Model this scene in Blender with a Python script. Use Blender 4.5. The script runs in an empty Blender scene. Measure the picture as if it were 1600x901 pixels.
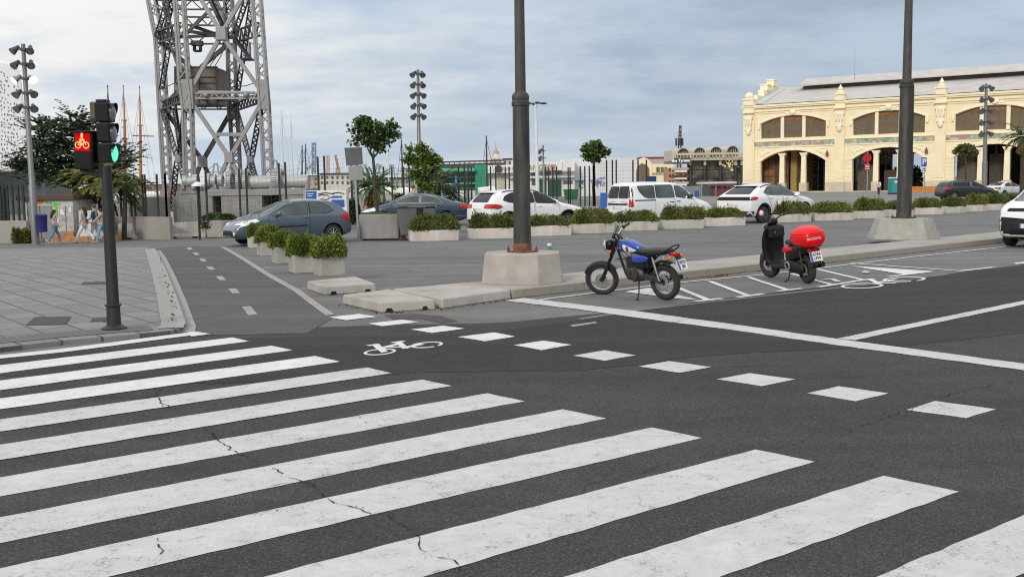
import bpy, bmesh, math, random
from mathutils import Vector, Matrix, Euler, Quaternion
from mathutils.bvhtree import BVHTree
R = math.radians
rnd = random.Random(7)
scene = bpy.context.scene
COL = scene.collection
V = Vector

# ------------------------------------------------------------------ camera model (measured from the photo)
PW, PH, FOC, CAMZ = 1600.0, 901.0, 1600.0, 1.75
_p = math.atan((450.5 - 289.5) / FOC); _a = 0.014
_f = V((0, math.cos(_p), -math.sin(_p))); _r0 = V((1, 0, 0)); _u0 = V((0, math.sin(_p), math.cos(_p)))
_r = _r0 * math.cos(_a) - _u0 * math.sin(_a); _u = _r0 * math.sin(_a) + _u0 * math.cos(_a)
CAM = V((0, 0, CAMZ))

def sstep(t):
    t = max(0.0, min(1.0, t)); return t * t * (3 - 2 * t)
def gz(x, y):                       # the quay side falls away gently to the far left
    return -0.85 * sstep((y - 22) / 33.0) * sstep((-x - 7) / 9.0)
def ray(px, py):
    return _f * FOC + _r * (px - PW / 2) - _u * (py - PH / 2)
def G(px, py, z=None):              # photo measurement -> point on the ground (or on a level plane z)
    d = ray(px, py)
    if z is not None:
        t = (z - CAMZ) / d.z; return CAM + d * t
    y = 1.0; prev = None
    while y < 600:
        p = CAM + d * (y / d.y); h = p.z - gz(p.x, p.y)
        if h <= 0:
            if prev is None: return p
            y0, h0 = prev; yy = y0 + (y - y0) * h0 / (h0 - h)
            return CAM + d * (yy / d.y)
        prev = (y, h); y += 0.25
    return CAM + d * (600 / d.y)
def P(px, py, depth):               # point at a known distance
    d = ray(px, py); return CAM + d * (depth / d.y)

# ------------------------------------------------------------------ materials
MATS = {}
def newmat(name):
    m = bpy.data.materials.new(name); m.use_nodes = True
    nt = m.node_tree; b = nt.nodes['Principled BSDF']
    return m, nt, b
def nd(nt, typ, ins=None, **props):
    n = nt.nodes.new(typ)
    for k, v in props.items(): setattr(n, k, v)
    for k, v in (ins or {}).items():
        s = n.inputs[k]
        if hasattr(v, 'links') or isinstance(v, bpy.types.NodeSocket): nt.links.new(v, s)
        else: s.default_value = v
    return n
def mth(nt, op, a, b=0.0, c=None, clamp=False):
    ins = {0: a, 1: b}
    if c is not None: ins[2] = c
    n = nd(nt, 'ShaderNodeMath', ins, operation=op); n.use_clamp = clamp
    return n.outputs[0]
def mixc(nt, f, a, b, blend='MIX'):
    n = nt.nodes.new('ShaderNodeMix'); n.data_type = 'RGBA'; n.blend_type = blend
    for i, v in ((0, f), (6, a), (7, b)):
        if isinstance(v, bpy.types.NodeSocket): nt.links.new(v, n.inputs[i])
        elif i: n.inputs[i].default_value = (v[0], v[1], v[2], 1)
        else: n.inputs[i].default_value = v
    return n.outputs[2]
def rng(nt, v, a, b, c=0.0, d=1.0):
    n = nd(nt, 'ShaderNodeMapRange', {0: v, 1: a, 2: b, 3: c, 4: d}); n.clamp = True
    return n.outputs[0]
def noise(nt, vec, scale, detail=3.0, rough=0.55):
    return nd(nt, 'ShaderNodeTexNoise', {'Vector': vec, 'Scale': scale, 'Detail': detail, 'Roughness': rough}).outputs[0]
def scol(c, k): return tuple(max(0.0, min(1.0, x * k)) for x in c)

def pbr(name, col, rough=0.6, metal=0.0, var=0.12, scale=3.0, bump=0.0, bscale=40.0, spec=0.5, coat=0.0, dirt=None, dirt_amt=0.0, dscale=2.0, streak=False, island=0.0, objvar=0.0):
    if name in MATS: return MATS[name]
    m, nt, b = newmat(name)
    co = nd(nt, 'ShaderNodeTexCoord').outputs['Object']
    n1 = noise(nt, co, scale, 4)
    k = rng(nt, n1, 0.3, 0.7)
    c = mixc(nt, k, scol(col, 1 - var), scol(col, 1 + var))
    if island:
        ri = nd(nt, 'ShaderNodeNewGeometry').outputs['Random Per Island']
        c = mixc(nt, ri, mixc(nt, 1.0, c, scol((1, 1, 1), 1 - island), 'MULTIPLY'), mixc(nt, 1.0, c, (1 + island, 1 + island * .9, 1 + island * .5), 'MULTIPLY'))
    if objvar: c = mixc(nt, 1.0, c, nd(nt, 'ShaderNodeCombineColor', {i: rng(nt, nd(nt, 'ShaderNodeObjectInfo').outputs['Random'], 0, 1, 1 - objvar * k_, 1 + objvar * k_) for i, k_ in ((0, 1.2), (1, .8), (2, 1.0))}).outputs[0], 'MULTIPLY')
    if dirt:
        v = nd(nt, 'ShaderNodeVectorMath', {0: co, 1: nd(nt, 'ShaderNodeObjectInfo').outputs['Random']}, operation='ADD').outputs[0] if objvar else co
        if streak:
            v = nd(nt, 'ShaderNodeMapping', {'Vector': v, 'Scale': (1.0, 1.0, 0.12)}).outputs[0]
        n2 = noise(nt, v, dscale, 6, 0.65)
        c = mixc(nt, rng(nt, n2, 0.45, 0.75, 0.0, dirt_amt), c, dirt)
    nt.links.new(c, b.inputs['Base Color'])
    b.inputs['Metallic'].default_value = metal
    b.inputs['Specular IOR Level'].default_value = spec
    if coat: b.inputs['Coat Weight'].default_value = coat; b.inputs['Coat Roughness'].default_value = 0.05
    rr = rng(nt, noise(nt, co, scale * 4, 3), 0.3, 0.7, max(0.02, rough - 0.07), min(1, rough + 0.07))
    nt.links.new(rr, b.inputs['Roughness'])
    if bump:
        h = noise(nt, co, bscale, 4)
        bn = nd(nt, 'ShaderNodeBump', {'Height': h, 'Strength': min(1, bump), 'Distance': 0.02 if bscale > 10 else 0.1})
        nt.links.new(bn.outputs[0], b.inputs['Normal'])
    MATS[name] = m; return m

def emis(name, col, strength):
    if name in MATS: return MATS[name]
    m, nt, b = newmat(name)
    b.inputs['Base Color'].default_value = (*scol(col, .06), 1); b.inputs['Specular IOR Level'].default_value = .12; b.inputs['Roughness'].default_value = .7
    b.inputs['Emission Color'].default_value = (*col, 1); b.inputs['Emission Strength'].default_value = strength
    MATS[name] = m; return m

def asphalt(name, base, grain=0.5, cracks=1.0, patch=0.35, rough=0.86, warm=None, speck=0.25):
    m, nt, b = newmat(name)
    co = nd(nt, 'ShaderNodeTexCoord').outputs['Object']
    big = noise(nt, co, 0.22, 5, 0.6); mid = noise(nt, co, 2.3, 5, 0.6)
    vo = nd(nt, 'ShaderNodeTexVoronoi', {'Vector': co, 'Scale': 130.0})
    agg = nd(nt, 'ShaderNodeSeparateColor', {0: vo.outputs['Color']}).outputs[0]
    fine = noise(nt, co, 60.0, 4, 0.75)
    f = mth(nt, 'MULTIPLY', rng(nt, big, 0.3, 0.7, 1 - patch / 2, 1 + patch / 2), rng(nt, mid, 0.3, 0.7, 1 - patch / 3, 1 + patch / 3))
    f = mth(nt, 'MULTIPLY', f, rng(nt, fine, 0.25, 0.75, 1 - grain, 1 + grain))
    f = mth(nt, 'MULTIPLY', f, rng(nt, agg, 0.0, 1.0, 1 - speck, 1 + speck))
    f = mth(nt, 'ADD', f, rng(nt, agg, 0.95, 1.0, 0.0, speck * 2.2))
    # long streaks left by tyres along the driving direction
    st = nd(nt, 'ShaderNodeMapping', {'Vector': co, 'Rotation': (0, 0, -R(40.6)), 'Scale': (0.03, 0.9, 1)}).outputs[0]
    f = mth(nt, 'MULTIPLY', f, rng(nt, noise(nt, st, 1.4, 3), 0.3, 0.7, 0.82, 1.18))
    # cracks
    dv = nd(nt, 'ShaderNodeVectorMath', {0: nd(nt, 'ShaderNodeTexNoise', {'Vector': co, 'Scale': 1.1, 'Detail': 6.0, 'Roughness': .7}).outputs['Color'], 1: (1.1, 1.1, 0)}, operation='MULTIPLY').outputs[0]
    dv = nd(nt, 'ShaderNodeVectorMath', {0: co, 1: dv}, operation='ADD').outputs[0]
    ve = nd(nt, 'ShaderNodeTexVoronoi', {'Vector': dv, 'Scale': 0.17}, feature='DISTANCE_TO_EDGE').outputs['Distance']
    ck = rng(nt, ve, 0.0, 0.0022, 1.0, 0.0)
    ck = mth(nt, 'MULTIPLY', ck, rng(nt, noise(nt, co, 0.45, 2), 0.5, 0.58))
    f = mth(nt, 'MULTIPLY', f, mth(nt, 'SUBTRACT', 1.0, mth(nt, 'MULTIPLY', ck, 0.6 * cracks)))
    # small dark spots (oil, gum)
    sp = rng(nt, noise(nt, co, 3.7, 1), 0.72, 0.78)
    f = mth(nt, 'MULTIPLY', f, mth(nt, 'SUBTRACT', 1.0, mth(nt, 'MULTIPLY', sp, 0.25)))
    c = base
    if warm: c = mixc(nt, rng(nt, noise(nt, co, 0.35, 3), 0.5, 0.7), base, warm)
    else: c = mixc(nt, 0.0, base, base)
    cb = nd(nt, 'ShaderNodeCombineColor', {0: f, 1: f, 2: f}).outputs[0]
    c = mixc(nt, 1.0, c, cb, 'MULTIPLY')
    nt.links.new(c, b.inputs['Base Color'])
    b.inputs['Roughness'].default_value = rough; b.inputs['Specular IOR Level'].default_value = 0.3
    h = mth(nt, 'ADD', mth(nt, 'MULTIPLY', agg, 0.5), mth(nt, 'MULTIPLY', fine, 0.8))
    h = mth(nt, 'SUBTRACT', h, mth(nt, 'MULTIPLY', ck, 1.5))
    bn = nd(nt, 'ShaderNodeBump', {'Height': h, 'Strength': 0.45, 'Distance': 0.008})
    nt.links.new(bn.outputs[0], b.inputs['Normal'])
    MATS[name] = m; return m

def paint(name, col=(0.74, 0.74, 0.73), wear=0.35, under=(0.10, 0.10, 0.10)):
    m, nt, b = newmat(name)
    co = nd(nt, 'ShaderNodeTexCoord').outputs['Object']
    a = noise(nt, co, 1.6, 6, 0.7); g = noise(nt, co, 55, 4, 0.7); d = noise(nt, co, 9, 5, 0.65)
    st = nd(nt, 'ShaderNodeMapping', {'Vector': co, 'Rotation': (0, 0, -R(40.6)), 'Scale': (0.25, 2.5, 1)}).outputs[0]
    s = noise(nt, st, 3.0, 5, 0.7)
    c = mixc(nt, rng(nt, a, 0.35, 0.7, 0, 1), col, scol(col, 0.87))
    c = mixc(nt, rng(nt, s, 0.42, 0.78, 0, 0.42), c, scol(col, 0.70))
    c = mixc(nt, rng(nt, noise(nt, co, 5.5, 8, .75), .38, .66), c, scol(col, .76))
    c = mixc(nt, rng(nt, noise(nt, co, 150, 2, .6), .35, .7, 0, .5), c, scol(col, .62))
    k = mth(nt, 'ADD', mth(nt, 'MULTIPLY', d, 0.42), mth(nt, 'MULTIPLY', g, 0.58))
    k = rng(nt, mth(nt, 'ADD', k, mth(nt, 'MULTIPLY', mth(nt, 'SUBTRACT', a, 0.5), 0.25)), 0.535, 0.70, 0.0, wear)
    c = mixc(nt, k, c, under)
    nt.links.new(c, b.inputs['Base Color']); b.inputs['Roughness'].default_value = 0.75; b.inputs['Specular IOR Level'].default_value = .3
    bn = nd(nt, 'ShaderNodeBump', {'Height': g, 'Strength': 0.35, 'Distance': 0.006})
    nt.links.new(bn.outputs[0], b.inputs['Normal'])
    MATS[name] = m; return m

M_conc = pbr('concrete', (0.385, 0.365, 0.33), 0.9, objvar=.08, var=.13, scale=2.2, bump=.35, bscale=60, dirt=(0.20, 0.17, 0.13), dirt_amt=.5, dscale=1.6, spec=.25)
M_concl = pbr('concrete_pale', (0.50, 0.475, 0.44), 0.9, var=.10, scale=2.5, bump=.3, bscale=60, dirt=(0.25, 0.22, 0.18), dirt_amt=.4, dscale=1.8, spec=.25)
M_concg = pbr('concrete_grey', (0.30, 0.29, 0.275), 0.9, var=.12, scale=2.0, bump=.3, bscale=50, dirt=(0.14, 0.13, 0.11), dirt_amt=.5, dscale=2.5, streak=True, spec=.25)
M_steel = pbr('painted_steel_grey', (0.30, 0.30, 0.295), 0.55, metal=.25, var=.18, scale=1.2, dirt=(0.16, 0.10, 0.06), dirt_amt=.35, dscale=1.2)
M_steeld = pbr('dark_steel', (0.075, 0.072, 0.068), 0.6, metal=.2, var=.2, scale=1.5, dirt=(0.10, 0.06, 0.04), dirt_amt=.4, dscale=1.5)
M_pole = pbr('weathered_post_paint', (0.038, 0.038, 0.037), 0.6, metal=.15, var=.22, scale=3, dirt=(0.12, 0.105, 0.085), dirt_amt=.8, dscale=9, streak=True, bump=.1, bscale=30)
M_poleu = pbr('weathered_post_upper', (0.070, 0.067, 0.058), 0.65, metal=.1, var=.25, scale=3, dirt=(0.04, 0.038, 0.034), dirt_amt=.8, dscale=8, streak=True, bump=.1, bscale=30)
M_rust = pbr('rust', (0.17, 0.075, 0.04), 0.9, var=.4, scale=12, bump=.5, bscale=60)
M_galv = pbr('galvanised', (0.36, 0.37, 0.37), 0.45, metal=.6, var=.1, scale=6)
M_black = pbr('black_plastic', (0.014, 0.014, 0.015), 0.55, spec=.3, var=.2, scale=6)
M_blackg = pbr('black_gloss', (0.009, 0.009, 0.010), 0.3, spec=.25, var=.2, scale=6)
M_rubber = pbr('rubber', (0.022, 0.021, 0.020), 0.85, var=.25, scale=14, dirt=(0.07, 0.06, 0.05), dirt_amt=.4, dscale=5)
M_chrome = pbr('chrome', (0.62, 0.62, 0.62), 0.16, metal=1.0, var=.06)
M_alu = pbr('aluminium', (0.50, 0.50, 0.51), 0.32, metal=.9, var=.1)
M_glass = pbr('tinted_glass', (0.008, 0.010, 0.012), 0.03, var=.3, scale=1.2, spec=.45)
M_glassc = pbr('pale_glass', (0.035, 0.050, 0.054), 0.03, var=.8, scale=1.4, spec=.8)
M_white = pbr('white_plastic', (0.72, 0.72, 0.71), 0.45, var=.05)
M_redl = pbr('red_lens', (0.42, 0.008, 0.008), 0.15, var=.35, scale=14, coat=.2)
M_oran = pbr('amber_lens', (0.62, 0.15, 0.02), 0.25, var=.15, scale=10)
M_clear = pbr('headlamp_lens', (0.74, 0.76, 0.78), 0.12, var=.2, scale=12, coat=.5)
M_fgreen = pbr('fence_green', (0.008, 0.018, 0.014), 0.6, var=.2, scale=3)
M_wire = pbr('fence_wire', (0.05, 0.06, 0.055), 0.6, var=.1)
M_text = pbr('black_ink', (0.02, 0.02, 0.022), 0.6, var=.05)
M_blue = pbr('sign_blue', (0.02, 0.09, 0.36), 0.45, var=.08)
M_bluebin = pbr('bin_blue', (0.012, 0.022, 0.13), 0.5, var=.15)

# ------------------------------------------------------------------ mesh building
class MB:
    def __init__(s): s.bm = bmesh.new(); s.mi = 0
    def _v(s, pts): return [s.bm.verts.new(p) for p in pts]
    def _f(s, vs):
        try:
            f = s.bm.faces.new(vs); f.material_index = s.mi; return f
        except ValueError: return None
    def box(s, c, size, rz=0.0, rot=None, taper=1.0):
        c = V(c); hx, hy, hz = size[0] / 2, size[1] / 2, size[2] / 2
        m = rot if rot is not None else Matrix.Rotation(rz, 3, 'Z')
        vs = s._v([c + m @ V((x * hx * (taper if z > 0 else 1), y * hy * (taper if z > 0 else 1), z * hz)) for z in (-1, 1) for (x, y) in ((-1, -1), (1, -1), (1, 1), (-1, 1))])
        for q in ((3, 2, 1, 0), (4, 5, 6, 7), (0, 1, 5, 4), (1, 2, 6, 5), (2, 3, 7, 6), (3, 0, 4, 7)): s._f([vs[i] for i in q])
        return s
    def span(s, x0, x1, y0, y1, z0, z1): return s.box(((x0 + x1) / 2, (y0 + y1) / 2, (z0 + z1) / 2), (abs(x1 - x0), abs(y1 - y0), abs(z1 - z0)))
    def frame(s, d):
        d = d.normalized(); up = V((0, 0, 1)) if abs(d.z) < 0.95 else V((0, 1, 0))
        a = d.cross(up).normalized(); return a, a.cross(d).normalized()
    def bar(s, p0, p1, w, h=None):
        p0, p1 = V(p0), V(p1); h = h or w
        if (p1 - p0).length < 1e-6: return s
        a, b = s.frame(p1 - p0); q = ((-1, -1), (1, -1), (1, 1), (-1, 1))
        vs = s._v([p + a * (x * w / 2) + b * (y * h / 2) for p in (p0, p1) for (x, y) in q])
        for f in ((3, 2, 1, 0), (4, 5, 6, 7), (0, 1, 5, 4), (1, 2, 6, 5), (2, 3, 7, 6), (3, 0, 4, 7)): s._f([vs[i] for i in f])
        return s
    def tube(s, pts, r, n=8, cap=True, closed=False):
        pts = [V(p) for p in pts]; k = len(pts)
        rs = r if isinstance(r, (list, tuple)) else [r] * k
        rings = []; a = None
        for i, p in enumerate(pts):
            d = (pts[min(i + 1, k - 1)] - pts[max(i - 1, 0)]) if not closed else (pts[(i + 1) % k] - pts[i - 1])
            d.normalize()
            if a is None: a, b = s.frame(d)
            else:
                a = (a - d * a.dot(d)).normalized(); b = a.cross(d)
            rings.append(s._v([p + (a * math.cos(t) + b * math.sin(t)) * rs[i] for t in (2 * math.pi * j / n for j in range(n))]))
        for i in range(k if closed else k - 1):
            A, B = rings[i], rings[(i + 1) % k]
            for j in range(n): s._f([A[j], A[(j + 1) % n], B[(j + 1) % n], B[j]])
        if cap and not closed: s._f(rings[0][::-1]); s._f(rings[-1])
        return s
    def cyl(s, p0, p1, r0, r1=None, n=16): return s.tube([p0, p1], [r0, r0 if r1 is None else r1], n)
    def lathe(s, prof, o=(0, 0, 0), axis='Z', n=24, cap=True):
        o = V(o); rings = []
        for (r, h) in prof:
            ring = []
            for j in range(n):
                t = 2 * math.pi * j / n; x, y = r * math.cos(t), r * math.sin(t)
                ring.append(o + (V((x, y, h)) if axis == 'Z' else V((x, h, y)) if axis == 'Y' else V((h, x, y))))
            rings.append(s._v(ring))
        for A, B in zip(rings, rings[1:]):
            for j in range(n): s._f([A[j], A[(j + 1) % n], B[(j + 1) % n], B[j]])
        if cap: s._f(rings[0][::-1]); s._f(rings[-1])
        return s
    def ell(s, c, r, n=14, m=8, rot=None):
        c = V(c); rings = []; rot = rot or Matrix.Identity(3)
        top = s.bm.verts.new(c + rot @ V((0, 0, r[2]))); bot = s.bm.verts.new(c + rot @ V((0, 0, -r[2])))
        for i in range(1, m):
            t = math.pi * i / m
            rings.append(s._v([c + rot @ V((r[0] * math.sin(t) * math.cos(q), r[1] * math.sin(t) * math.sin(q), r[2] * math.cos(t))) for q in (2 * math.pi * j / n for j in range(n))]))
        for j in range(n):
            s._f([top, rings[0][j], rings[0][(j + 1) % n]]); s._f([bot, rings[-1][(j + 1) % n], rings[-1][j]])
        for A, B in zip(rings, rings[1:]):
            for j in range(n): s._f([A[j], B[j], B[(j + 1) % n], A[(j + 1) % n]])
        return s
    def prism(s, poly, z0, z1, top=None):          # poly [(x,y)], optional different top outline
        top = top or poly
        A = s._v([(p[0], p[1], z0) for p in poly]); B = s._v([(p[0], p[1], z1) for p in top]); n = len(poly)
        s._f(A[::-1]); s._f(B)
        for i in range(n): s._f([A[i], A[(i + 1) % n], B[(i + 1) % n], B[i]])
        return s
    def slabxz(s, poly, y0, y1):                    # outline in x-z extruded along y
        A = s._v([(p[0], y0, p[1]) for p in poly]); B = s._v([(p[0], y1, p[1]) for p in poly]); n = len(poly)
        s._f(A); s._f(B[::-1])
        for i in range(n): s._f([A[(i + 1) % n], A[i], B[i], B[(i + 1) % n]])
        return s
    def loft(s, st, n=14, e=2.4):                   # st: (x, y, z, ry, rz) stations along x, superellipse rings
        rings = []
        for (x, y, z, ry, rz) in st:
            ring = []
            for j in range(n):
                t = 2 * math.pi * j / n; c, q = math.cos(t), math.sin(t)
                ring.append((x, y + ry * math.copysign(abs(c) ** (2 / e), c), z + rz * math.copysign(abs(q) ** (2 / e), q)))
            rings.append(s._v(ring))
        for A, B in zip(rings, rings[1:]):
            for j in range(n): s._f([A[j], A[(j + 1) % n], B[(j + 1) % n], B[j]])
        s._f(rings[0][::-1]); s._f(rings[-1])
        return s
    def quad(s, pts): s._f(s._v(pts)); return s
    def xform(s, m):
        bmesh.ops.transform(s.bm, matrix=m, verts=s.bm.verts); return s
    def build(s, name, mat, parent=None, smooth=False, bevel=0.0, world=False, sub=0, keep=False):
        me = bpy.data.meshes.new(name)
        if world and parent is not None: s.xform(TM[parent.name].inverted())
        bmesh.ops.recalc_face_normals(s.bm, faces=s.bm.faces)
        if bevel:
            bmesh.ops.bevel(s.bm, geom=[e for e in s.bm.edges if len(e.link_faces) == 2 and e.calc_face_angle(0) > 0.5], offset=bevel, segments=2, affect='EDGES', profile=.5, clamp_overlap=True)
        s.bm.to_mesh(me); s.bm.free()
        for m in (mat if isinstance(mat, (list, tuple)) else [mat]): me.materials.append(m)
        if smooth:
            me.polygons.foreach_set('use_smooth', [True] * len(me.polygons))
            if smooth != 'all': me.set_sharp_from_angle(angle=R(38))
        o = bpy.data.objects.new(name, me); COL.objects.link(o)
        if sub:
            md = o.modifiers.new('s', 'SUBSURF'); md.levels = md.render_levels = sub
        if parent is not None: o.parent = parent
        return o

TM = {}
def thing(name, label, cat, loc=(0, 0, 0), rz=0.0, group=None, tilt=None):
    o = bpy.data.objects.new(name, None); COL.objects.link(o); o.empty_display_size = .2
    o.location = loc; o.rotation_euler = (tilt[0], tilt[1], rz) if tilt else (0, 0, rz)
    o['label'] = label; o['category'] = cat
    if group: o['group'] = group
    TM[o.name] = Matrix.Translation(V(loc)) @ o.rotation_euler.to_matrix().to_4x4()
    return o
def tag(o, label, cat, group=None):
    o['label'] = label; o['category'] = cat
    if group: o['group'] = group
    return o
def struct(o): o['kind'] = 'structure'; return o
def dup(root, loc, rz, label, group=None):
    r = root.copy(); COL.objects.link(r); r.location = loc; r.rotation_euler = (0, 0, rz); r['label'] = label
    TM[r.name] = Matrix.Translation(V(loc)) @ Matrix.Rotation(rz, 4, 'Z')
    if group: r['group'] = group
    for ch in list(root.children):
        c = ch.copy(); COL.objects.link(c); c.parent = r
        for g in list(ch.children):
            d = g.copy(); COL.objects.link(d); d.parent = c
    return r
def bake(o):
    dg = bpy.context.evaluated_depsgraph_get(); dg.update()
    me = bpy.data.meshes.new_from_object(o.evaluated_get(dg)); old = o.data
    o.modifiers.clear(); o.data = me; me.name = old.name
    return o
def text_mesh(body, size, mat, name, parent=None, matrix=None, extrude=0.004, align='CENTER', bold=0.0):
    cu = bpy.data.curves.new('lettering', 'FONT'); cu.body = body; cu.size = size; cu.extrude = extrude; cu.align_x = align; cu.align_y = 'CENTER'; cu.offset = bold
    cu.resolution_u = 3
    t = bpy.data.objects.new('lettering', cu); COL.objects.link(t)
    dg = bpy.context.evaluated_depsgraph_get(); dg.update()
    me = bpy.data.meshes.new_from_object(t.evaluated_get(dg)); bpy.data.objects.remove(t)
    if matrix is not None: me.transform(matrix)
    me.materials.clear(); me.materials.append(mat); me.name = name
    o = bpy.data.objects.new(name, me); COL.objects.link(o)
    if parent is not None: o.parent = parent
    return o
def tmat(o, right, up):       # text frame: origin, reading direction, up direction
    r = V(right).normalized(); u = V(up).normalized(); n = r.cross(u)
    m = Matrix((r, u, n)).transposed().to_4x4(); m.translation = V(o); return m
def slice_bm(bm, axis, step):
    cs = [v.co[axis] for v in bm.verts]
    if not cs: return
    lo, hi = min(cs), max(cs); k = math.floor(lo / step) + 1
    no = [0, 0, 0]; no[axis] = 1
    while k * step < hi - 1e-4:
        co = [0, 0, 0]; co[axis] = k * step
        bmesh.ops.bisect_plane(bm, geom=bm.verts[:] + bm.edges[:] + bm.faces[:], plane_co=co, plane_no=no, dist=1e-5); k += 1
def tri2d(polys):                  # constrained Delaunay fill, sound for long wavering outlines
    from mathutils.geometry import delaunay_2d_cdt
    bm = bmesh.new(); pts, faces = [], []
    for poly in polys:
        k = len(pts); ar = sum(a[0] * b[1] - b[0] * a[1] for a, b in zip(poly, poly[1:] + poly[:1])); pts += [V(p) for p in (poly if ar > 0 else poly[::-1])]; faces.append(list(range(k, len(pts))))
    vs, es, fs, _v, _e, src = delaunay_2d_cdt(pts, [], faces, 1, 1e-5)
    bv = [bm.verts.new((p[0], p[1], 0)) for p in vs]
    for f, o_ in zip(fs, src):
        if not o_: continue
        try: bm.faces.new([bv[i] for i in f])
        except ValueError: pass
    return bm
def sheet(name, pts, off, mat, step=1.0, thick=0.0, maxslope=True):   # flat sheet following the ground; pts are world points
    bm = tri2d([[(p[0], p[1]) for p in pts]])
    if any(gz(p[0], p[1]) < -1e-4 for p in pts):
        slice_bm(bm, 0, step); slice_bm(bm, 1, step)
    for v in bm.verts: v.co.z = gz(v.co.x, v.co.y) + off
    if thick:
        r = bmesh.ops.extrude_face_region(bm, geom=bm.faces[:])
        for g in r['geom']:
            if isinstance(g, bmesh.types.BMVert): g.co.z -= thick
    bmesh.ops.recalc_face_normals(bm, faces=bm.faces)
    if not thick:
        for f in bm.faces:
            if f.normal.z < 0: f.normal_flip()
    me = bpy.data.meshes.new(name); bm.to_mesh(me); bm.free(); me.materials.append(mat)
    o = bpy.data.objects.new(name, me); COL.objects.link(o); return struct(o)
def px(pts): return [G(*p) for p in pts]
# ------------------------------------------------------------------ the ground
A_old = asphalt('asphalt_old', (0.148, 0.147, 0.144), grain=.32, patch=.30, cracks=.7, speck=.18)
A_new = asphalt('asphalt_new', (0.030, 0.0297, 0.0297), grain=.38, patch=.22, cracks=.9, speck=.30)
A_fore = asphalt('asphalt_foreground', (0.044, 0.0432, 0.0428), grain=.50, patch=.42, cracks=1.0, warm=(0.054, 0.048, 0.0455), speck=.5)
A_bike = asphalt('asphalt_bike_path', (0.098, 0.094, 0.094), grain=.25, patch=.25, cracks=.6, speck=.15)
A_far = asphalt('paving_far', (0.20, 0.195, 0.185), grain=.2, patch=.25, cracks=.4, speck=.1)
P_new = paint('road_paint_fresh', (0.80, 0.80, 0.79), wear=.45)
P_old = paint('road_paint_worn', (0.65, 0.65, 0.645), wear=.9)
P_dull = paint('road_paint_faded', (0.40, 0.39, 0.37), wear=.8, under=(.12, .12, .12))
def axisvals(lo, hi, fine_lo, fine_hi, step):
    v = [fine_lo + i * step for i in range(int((fine_hi - fine_lo) / step) + 1)]
    for k in (8, 20, 60, 150, 400, 1200, 3000, 8000): v = [fine_lo - k] + v + [fine_hi + k]
    return v
xs = axisvals(0, 0, -60, 6, 1.0); ys = axisvals(0, 0, -2, 66, 1.0)
bm = bmesh.new(); grid = [[bm.verts.new((x, y, gz(x, y))) for x in xs] for y in ys]
for j in range(len(ys) - 1):
    for i in range(len(xs) - 1): bm.faces.new((grid[j][i], grid[j][i + 1], grid[j + 1][i + 1], grid[j + 1][i]))
me = bpy.data.meshes.new('ground'); bm.to_mesh(me); bm.free(); me.materials.append(A_old)
struct(bpy.data.objects.new('ground', me)); COL.objects.link(bpy.data.objects['ground'])

KD = (G(1570, 379) - G(795, 466)).normalized()           # direction of the kerb and of the zebra stripes
KN = V((-KD.y, KD.x, 0))
far = 80
# old-road foreground, then the freshly surfaced band
sheet('road', px([(-900, 640), (-40, 562), (290, 524), (345, 519), (470, 512), (600, 508), (760, 505)]) + [G(800, 503), G(900, 493), G(1000, 484), G(1100, 470), G(1250, 452), G(1480, 428), G(1600, 413)] +
      [G(1600, 413) + KD * 60, G(1600, 413) + KD * 60 - KN * 26, V((30, -6, 0)), V((-30, -6, 0)), V((-34, 8, 0))], 0.003, A_fore)
def wob(a, b, n, amp, seed):
    q = random.Random(seed); a, b = V(a), V(b); d = (b - a); nn = V((-d.y, d.x, 0)).normalized()
    return [a + d * (i / n) + nn * q.uniform(-amp, amp) for i in range(n + 1)]
low = [(-60, 590), (90, 586), (330, 600), (560, 590), (640, 583), (800, 580), (910, 579), (1000, 570), (1080, 558), (1180, 551), (1320, 545), (1420, 540), (1600, 521)]
up = [(1600, 415), (1480, 429), (1380, 442), (1250, 457), (1120, 471), (1000, 484), (935, 497), (870, 505), (760, 520), (640, 524), (480, 526), (350, 529), (230, 538), (90, 552), (-60, 565)]
lp = []
for a, b in zip(px(low), px(low)[1:]): lp += wob(a, b, 6, .012, len(lp))[:-1]
E0 = G(1600, 521)
lp += [E0, E0 + KD * 40, G(1600, 415) + KD * 40]
ul = []
for a, b in zip(px(up), px(up)[1:]): ul += wob(a, b, 5, .03, 50 + len(ul))[:-1]
ul.append(G(*up[-1]))
struct(sheet('road_resurfaced', lp + ul, 0.0055, A_new))
# bike path
bp = px([(243, 389), (262, 430), (278, 480), (290, 522), (345, 524), (480, 521), (520, 497), (488, 475.5), (462, 456), (432, 439.5), (416, 430), (383, 408.5), (346, 386.5), (320, 385), (280, 385)])
sheet('bike_path', bp, 0.0065, A_bike)
# far paved square by the sheds and the road behind the parked cars
sheet('harbour_square', [G(1000, 320), G(1700, 312), V((190, 120, 0)), V((160, 330, 0)), V((-20, 330, 0)), V((8, 120, 0))], 0.006, A_far)

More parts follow.
